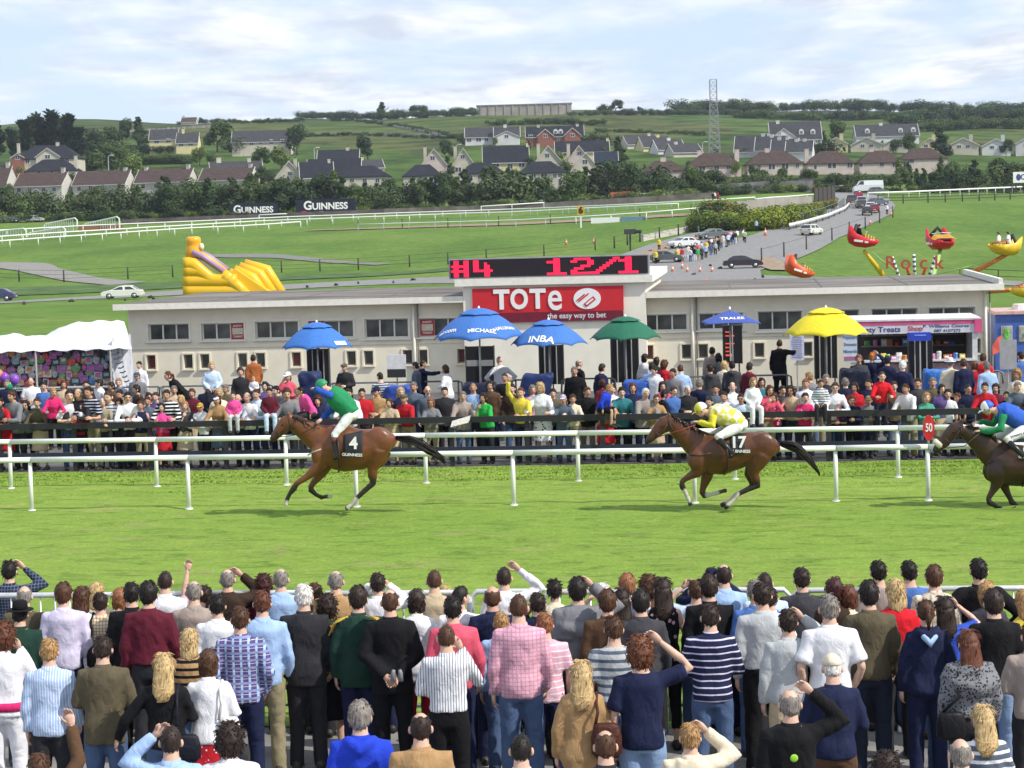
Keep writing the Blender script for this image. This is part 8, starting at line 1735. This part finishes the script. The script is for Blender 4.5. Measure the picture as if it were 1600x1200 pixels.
# ------------------------------------------------------------------ far crowd along the black rail
# column row | hair | top colour [pattern colour2] | pose | yaw | flags: k child, f woman, b seen from behind, s sunglasses, c<colour> cap, t<colour> flat cap, w<colour> brimmed hat, S sitting, R standing on the rail
ROWS='''6 619 short dark|tee red|rail|170|f
28 608 thick brown|jacket grey|rail|160|
42 623 wavy dark|jumper grey|rail|190|fs
49 589 bald dark|polo white|front|190|
62 620 short brown|jumper olive|rail|180|f
83 605 pony sandy|hoodie deep pink|lean|190|kfR
108 607 short dark|tee white|rail|200|k
129 605 ring grey|jacket charcoal|rail|170|
135 594 short dark|jacket dark brown|down|180|f
145 602 short dark|polo navy hthin white|lean|165|
157 592 short dark|shirt white|phoneR|100|
176 596 thick dark|shirt brown|down|130|f
163 620 ring grey|polo stone|railw|180|
130 627 bob brown|tee red|rail|180|fs
177 609 short brown|shirt white hstripe slate|rail|160|k
189 608 short dark|jumper tan|down|170|
199 611 short black|shirt white|rail|185|s
192 621 long black|hoodie black|rail|170|f
219 564 short dark|shirt white|down|160|
215 581 short dark|jacket grey|down|170|cslate
216 600 thick dark|jacket dark brown|down|120|
221 625 pony brown|tanktop navy|railw|190|f
231 619 short brown|shirt slate|down|180|
233 613 bob dark|jumper beige|down|190|f
254 628 bob dark|jumper bright pink|rail|180|f
263 607 short dark|jumper black hstripe white|lean|175|
288 578 pony auburn|jacket black|bend|110|f
284 617 bob blond|jumper grey|down|180|f
288 626 bob sandy|tee dark grey|railchin|190|f
318 628 short sandy|shirt white|rail|165|scmustard
331 564 short blond|hoodie pale blue|down|180|kL
324 597 short dark|jacket navy|down|185|
343 615 bob brown|jumper tan|rail|175|fcwhite
342 607 bob blond|jumper cream|down|180|f
365 611 pony dark|jumper bright pink|sit|185|kfS
377 614 bald grey|polo pink|rail|170|
376 573 thick brown|jacket charcoal|down|185|k
396 554 short dark|jacket rust|down|20|b
397 588 short blond|jumper white|down|175|kL
392 611 ring grey|shirt white|rail|170|
405 606 short brown|shirt pale blue|rail|160|
421 605 short black|jacket maroon|sit|180|kS
433 602 short black|jumper dark grey|down|150|
448 604 thick brown|hoodie grey|lean|180|k
451 580 pony brown|hoodie coral|phoneR|165|kfcwhite
486 603 short black|jacket bright pink|sitlean|120|S
497 616 curly brown|jumper navy|rail|180|f
512 640 short black|tee bright pink|rail|180|kf
540 567 short grey|jacket charcoal|front|165|tolive
548 605 short dark|shirt white|lean|170|
595 581 crop dark|tee slate hthin white|down|20|b
590 603 short dark|jumper tan|front|165|cnavy
611 621 bob brown|jumper beige|rail|180|f
637 614 short grey|jumper red|rail|150|tolive
651 565 short dark|shirt slate|down|80|
660 562 crop dark|jacket navy|fwdR|-80|
668 602 bald dark|shirt slate|down|185|s
673 620 wavy ginger|jumper grey|rail|185|fs
699 570 bob brown|jacket white|front|70|f
723 610 short grey|jacket taupe|railw|175|
767 594 long dark|jacket brown|down|165|
760 612 wavy dark|tee green|railchin|150|f
781 556 bald grey|shirt white|hips|20|b
789 582 crop dark|tee black|front|180|
816 604 short red|jumper yellow|railup|170|
847 596 bob blond|jacket white|lean|160|f
880 615 short grey|shirt slate|rail|180|clilac
895 614 thick brown|jumper cream|rail|180|f
903 561 ring grey|jacket black|down|-60|b
898 572 short grey|coat black|down|160|
939 568 short dark|jacket navy|down|-60|b
938 599 thick sandy|hoodie royal blue|sitlean|-110|kS
946 609 wavy sandy|tee tan|rail|175|fs
942 592 bob maroon|jumper maroon|down|10|fb
970 603 thick dark|jacket teal|railw|190|
1004 605 thick white|jacket taupe check grey|rail|200|
1024 615 short auburn|jumper tan|rail|180|fs
1036 609 short black|jacket black|down|-70|
1074 601 ring grey|jumper charcoal|front|180|
1006 553 bob black|jumper white|down|-60|fb
1018 566 short black|shirt light blue|down|-30|b
1025 558 bob dark|jacket charcoal|down|-40|fb
1024 572 short dark|shirt white|down|150|
1037 562 curly auburn|jumper red|down|-30|fb
1035 595 wavy dark|tee coral|down|180|f
1053 575 short dark|jumper grey|down|150|
1064 569 crop brown|shirt light blue|front|10|b
1092 591 short grey|jacket navy|down|-40|b
1113 542 short dark|jacket taupe|down|10|b
1123 552 bob black|jumper dark grey|down|0|fb
1131 564 bob blond|jumper cream|down|-20|fb
1110 569 short dark|hoodie dark grey|down|10|b
1144 564 short black|hoodie dark grey|down|-10|b
1170 566 short dark|jumper maroon|down|-50|b
1144 596 ring brown|shirt white|down|190|
1131 610 short dark|shirt white|lean|175|k
1108 619 short dark|jumper olive|rail|180|k
1157 613 short dark|tee pale blue|rail|180|ks
1175 589 bob sandy|jumper white|sit|185|kfSw
1199 601 bob brown|jumper coral|railchin|185|f
1209 612 long brown|tee deep pink floral white|rail|180|kf
1239 600 wavy dark|tanktop beige|railw|160|fs
1257 612 short dark|tee deep pink|rail|180|kf
1259 591 short ginger|shirt white|down|180|
1266 581 short sandy|jumper grey|down|30|b
1282 592 short brown|jumper white hstripe slate|sit|165|kS
1302 596 short brown|shirt white|rail|180|s
1307 624 short blond|tee deep pink|rail|180|kcdeep_pink
1321 590 short grey|jacket navy|down|-20|b
1331 616 thick brown|jacket navy|rail|165|k
1354 617 short brown|hoodie grey|rail|180|kckhaki
1358 591 short dark|jacket navy|down|160|
1376 579 crop brown|jumper bright red|lean|180|kR
1342 553 thick ginger|jacket dark grey|down|170|
1363 551 short sandy|jumper navy|highR|-40|bcorange
1386 556 short dark|jumper navy|down|-40|bcnavy
1410 563 thick white|jacket navy|down|-30|b
1421 598 short brown|shirt white|rail|150|
1444 612 bob sandy|jumper sea_green|rail|180|kf
1457 589 short grey|jacket olive|down|180|
1481 607 short black|tee white|down|150|k
1498 613 short auburn|tee charcoal|down|130|k
1485 560 short grey|jacket cream|down|0|bwwhite
1506 560 short brown|jumper navy|down|10|b
1536 552 short brown|jumper bright red|down|-20|b
1543 564 short grey|shirt light blue|down|15|b
1523 564 bob red|tee red|down|0|fb
1540 596 short dark|jacket red|railw|165|
1571 610 pony dark|jacket black|rail|170|f
1589 575 curly sandy|jumper cream|down|180|kf
1588 595 short grey|jumper slate|rail|180|
1596 549 short dark|shirt mid_blue|down|10|b
-14 600 thick dark|jacket charcoal|rail|180|
1612 606 short dark|jumper maroon|rail|180|
244 612 short brown|jumper purple|down|175|
272 602 short grey|shirt beige|down|190|
301 606 thick auburn|jumper maroon|down|180|f
354 600 short grey|jacket olive|down|170|
415 596 bob black|jumper purple|down|185|f
466 604 short sandy|shirt stone|down|175|
529 600 bob auburn|jumper teal|down|180|f
566 606 short black|polo red|down|180|
626 604 wavy blond|jumper navy|down|185|f
647 596 short grey|jacket slate|down|175|
695 604 short dark|jacket charcoal|down|185|
740 598 crop sandy|tee light_blue|down|170|
800 599 short dark|jacket dark_brown|down|180|
832 601 bob grey|jumper pink|down|175|f
864 606 thick dark|jumper olive|down|180|
917 604 short brown|jacket black|down|185|
956 600 short dark|polo white|down|180|
989 598 bob auburn|jacket navy|down|175|f
1052 603 short brown|shirt mid_blue|down|190|
1118 600 short dark|jacket slate|down|180|
1190 590 bob black|tee teal|down|175|f
1222 602 short dark|jumper dark_grey|down|185|
1290 584 short grey|jacket charcoal|down|180|
1336 596 wavy dark|jumper red|down|170|f
1396 595 short brown|jacket olive|down|185|
1434 590 short dark|jumper dark_grey|down|175|
1470 600 bob dark|jumper purple|down|180|f
1512 600 crop dark|polo navy|down|180|
1556 598 wavy dark|jacket maroon|down|175|f
12 592 short grey|jacket navy|down|180|
70 596 short dark|tee mid_blue|down|175|
100 594 bob auburn|jacket beige|down|185|f
186 590 short sandy|hoodie slate|down|180|
'''
COLW={'sea_green':'sea green','deep_pink':'deep pink','mid_blue':'mid blue','light_blue':'light blue','dark_brown':'dark brown','dark_grey':'dark grey'}
MARKS=[(0,'the stall of toys'),(110,'the stall of toys'),(330,'the low end of the bet office'),(495,'the blue umbrella with a white patch'),(620,'the white notice board'),(750,'the large lettered blue umbrella'),(860,'the blue INBA umbrella'),(980,'the green umbrella'),(1140,'the small square blue umbrella'),(1220,'the tall bookmaker in black'),(1290,'the yellow umbrella'),(1440,'the blue speaker box'),(1575,'the blue cabin')]
PREFIX=['dark brown','pale grey','pale blue','deep pink','bright pink','bright red','royal blue','light blue','mid blue','dark grey','dark green','sea green']
def crowd():
 bots=[('trousers','dark denim'),('trousers','charcoal'),('trousers','denim'),('trousers','navy'),('trousers','black'),('trousers','dark denim'),('trousers','khaki'),('trousers','charcoal')]
 used={}
 for i,ln in enumerate(ROWS.strip().splitlines()):
  a,tp,pose,yaw,fl=ln.split('|');px,ty,hst,hcol=a.split();px,ty=int(px),int(ty);yaw=int(yaw)
  tk=tp.split(' ',1);kind,rest=tk[0],tk[1]
  for k_,v_ in COLW.items():rest=rest.replace(k_,v_)
  c1=next((p for p in PREFIX if rest.startswith(p)),rest.split()[0]);ex=rest[len(c1):].split();top=(kind,c1,*ex)
  kid='k' in fl.split('c')[0].split('t')[0];fem='f' in fl.split('c')[0];hat=None;hatc=None
  f0=fl
  for code,nm in(('c','cap'),('t','flatcap'),('w','brim')):
   j=fl.find(code)
   if j>=0 and fl[j+1:].replace('_',' ') in PAL:hatc=fl[j+1:].replace('_',' ');hat=(nm,hatc);f0=fl[:j];break
  sit,onr,lifted='S' in f0,'R' in f0,'L' in f0
  kid='k' in f0;fem='f' in f0
  bot=bots[(i*5+px)%len(bots)]
  if fem and not kid and i%4==0:bot=('skirt',['red','beige','slate','purple'][i%3])
  if f0.endswith('w'):bot=('trousers','white')
  if 'bright pink'==c1 and sit and kid:bot=('trousers','pale grey')
  if kid and 'maroon'==c1:bot=('trousers','pale blue')
  if kid and c1=='royal blue':bot=('shorts','black')
  if px==847:bot=('skirt','white','floral','charcoal')
  kw=dict(pose=pose,yaw=yaw+random.randint(-8,8),sex='f' if fem else 'm',hat=hat,shades='s' in f0,kid=kid,coarse=True,group='spectators across the track',skin=(i*7)%4 if i%11 else 3,hy=random.choice([-20,-10,0,0,10,20]) if pose!='bend' else 0)
  if sit:kw.update(Y=YRAIL(px)+.02,seat=1.12)
  elif onr:kw.update(Y=YRAIL(px)+.16,base=.5)
  elif lifted:kw.update(Y=YRAIL(px)+2.4,seat=1.48,pose='sit')
  else:
   hgt=1.70-(.06 if fem else 0)+((i*37)%9-4)*.012
   Y=Dof(px,ty,hgt*(1.0 if pose not in('rail','railw','railchin') else .95));y0=YRAIL(px)+.42;Y=max(y0+.35+(i%5)*.06,Y)
   if pose in('rail','railw','railchin','railup','lean'):Y=min(Y,y0+.02+(i%3)*.05)
   kw['Y']=Y
  cw={'hoodie':'hooded top','tee':'tee shirt','polo':'polo shirt','tanktop':'vest top'}.get(kind,kind)
  who=('girl' if fem else 'boy') if kid else('woman' if fem else 'man')
  pat={'hstripe':'striped ','hthin':'striped ','floral':'floral ','check':'checked '}.get(ex[0] if ex else '','')
  hw={'ring':'balding','bald':'bald'}.get(hst,{'dark':'dark haired','auburn':'auburn haired','maroon':'maroon haired'}.get(hcol,hcol+' haired'))
  act={'rail':'leaning on the black rail','railw':'leaning on the black rail','railchin':'at the black rail, hand at face','railup':'at the black rail with raised fist','sit':'sitting on the black rail','sitlean':'perched on the black rail','bend':'bending over','lean':'standing at the black rail'}.get(pose,'seen from behind' if 'b' in f0 else 'standing behind the black rail')
  if onr:act='standing up on the black rail'
  if lifted:act='held above the heads'
  base_=f"{hw} {who} in {c1} {pat}{cw}"
  if hat:base_+=f" and {hatc} {dict(cap='cap', flatcap='flat cap', brim='hat')[hat[0]]}"
  elif 's' in f0:base_+=" and sunglasses"
  near=min(MARKS,key=lambda m:abs(m[0]-px));side='below' if abs(near[0]-px)<30 else('left of' if px<near[0] else 'right of')
  lab=f"{base_} {act} {side} {near[1]}";ws=lab.split()
  if len(ws)>16:lab=f"{base_} {act}"
  if len(lab.split())>16:lab=f"{base_} {side} {near[1]}"
  if lab in used:lab=f"{base_} {side} {near[1]}"
  if lab in used:lab=f"second {lab}"
  used[lab]=1
  person(px,ty,top,bot,(hst,hcol),lab,**kw)
crowd()
def crowd_extras():
 person(1218,530,('coat','black'),('trousers','black'),('crop','dark'),'tall broad bookmaker in long black jacket standing on a box',Y=54.0,base=.30,pose='fwdR',yaw=-25,coarse=True,group='spectators across the track',skin=3)
 b=MB();p=AT(1218,54.0);b.box((p.x,54.0,.15),(.7,.7,.3));tag(obj('standing_box',b,mat('crate',(.2,.19,.18),var=.2)),'low grey box under the tall bookmaker in black','box')
 q=find('taupe jacket leaning') if any('taupe jacket leaning' in p_['label'] for p_ in PEOPLE) else None
 e=W(721,656,YRAIL(721)-.12);t=MB();t.tube([(-.2,0,-.1),(-.02,-.03,-.03),(.19,0,.06)],[(.01,.13)]*3,8,lat=(.3,.2,.9));t2=MB();t2.add([(-.22,-.04,-.17),(.17,-.05,-.03),(.2,.0,.09),(-.2,.02,-.02)],[(0,1,2,3)]);t2.add([(-.24,-.06,-.15),(.15,-.08,-.06),(.2,-.01,.085),(-.2,.01,-.025)],[(0,1,2,3)])
 o=obj('newspaper',t2,mat('newsprint',(.6,.58,.52),var=.25,scale=40));o.location=e;sd=o.modifiers.new('t','SOLIDIFY');sd.thickness=.01
 tag(o,'open newspaper held over the black rail by the taupe jacket man','newspaper')
 g=find('deep pink hooded top standing up');t=MB()
 for k,(x_,z_,w_,h_) in enumerate([(-.05,1.3,.07,.05),(.03,1.3,.06,.05),(-.045,1.235,.06,.045),(.04,1.235,.08,.045),(0,1.18,.12,.03)]):t.box((x_,.165-.02*(k==4),z_),(w_,.02,h_))
 stuff(obj('chest_print',t,mat('print_pale',(.62,.5,.55)),g['o']))
crowd_extras()
bpy.data.scenes.remove(TMP)
ORD='first second third fourth fifth sixth seventh eighth ninth tenth eleventh twelfth thirteenth fourteenth fifteenth sixteenth seventeenth eighteenth nineteenth twentieth'.split()
bpy.context.view_layer.update()
def column(o):p=camo.matrix_world.inverted()@o.matrix_world.translation;return p.x/max(.1,-p.z)
for lab,obs in list(LABELS.items()):
 if len(obs)>1:
  for i,o in enumerate(sorted(obs,key=column)):
   w_=ORD[i] if i<20 else 'twenty '+ORD[i-20] if i<29 else None
   if w_:o['label']=f"{w_} from left, {lab}"
def haze():
 mb=MB();mb.box((0,740,55),(1500,1640,150));o=obj('haze',mb,None);m=bpy.data.materials.new('haze_air');m.use_nodes=True;nt=m.node_tree;nt.nodes.remove(nt.nodes['Principled BSDF']);v=nt.nodes.new('ShaderNodeVolumePrincipled');v.inputs['Color'].default_value=(.80,.88,1,1);v.inputs['Density'].default_value=.00009;v.inputs['Anisotropy'].default_value=.2;nt.links.new(v.outputs[0],nt.nodes['Material Output'].inputs['Volume']);setm(o,m);stuff(o);o['label']='faint pale blue haze in the air over the racecourse'
haze()
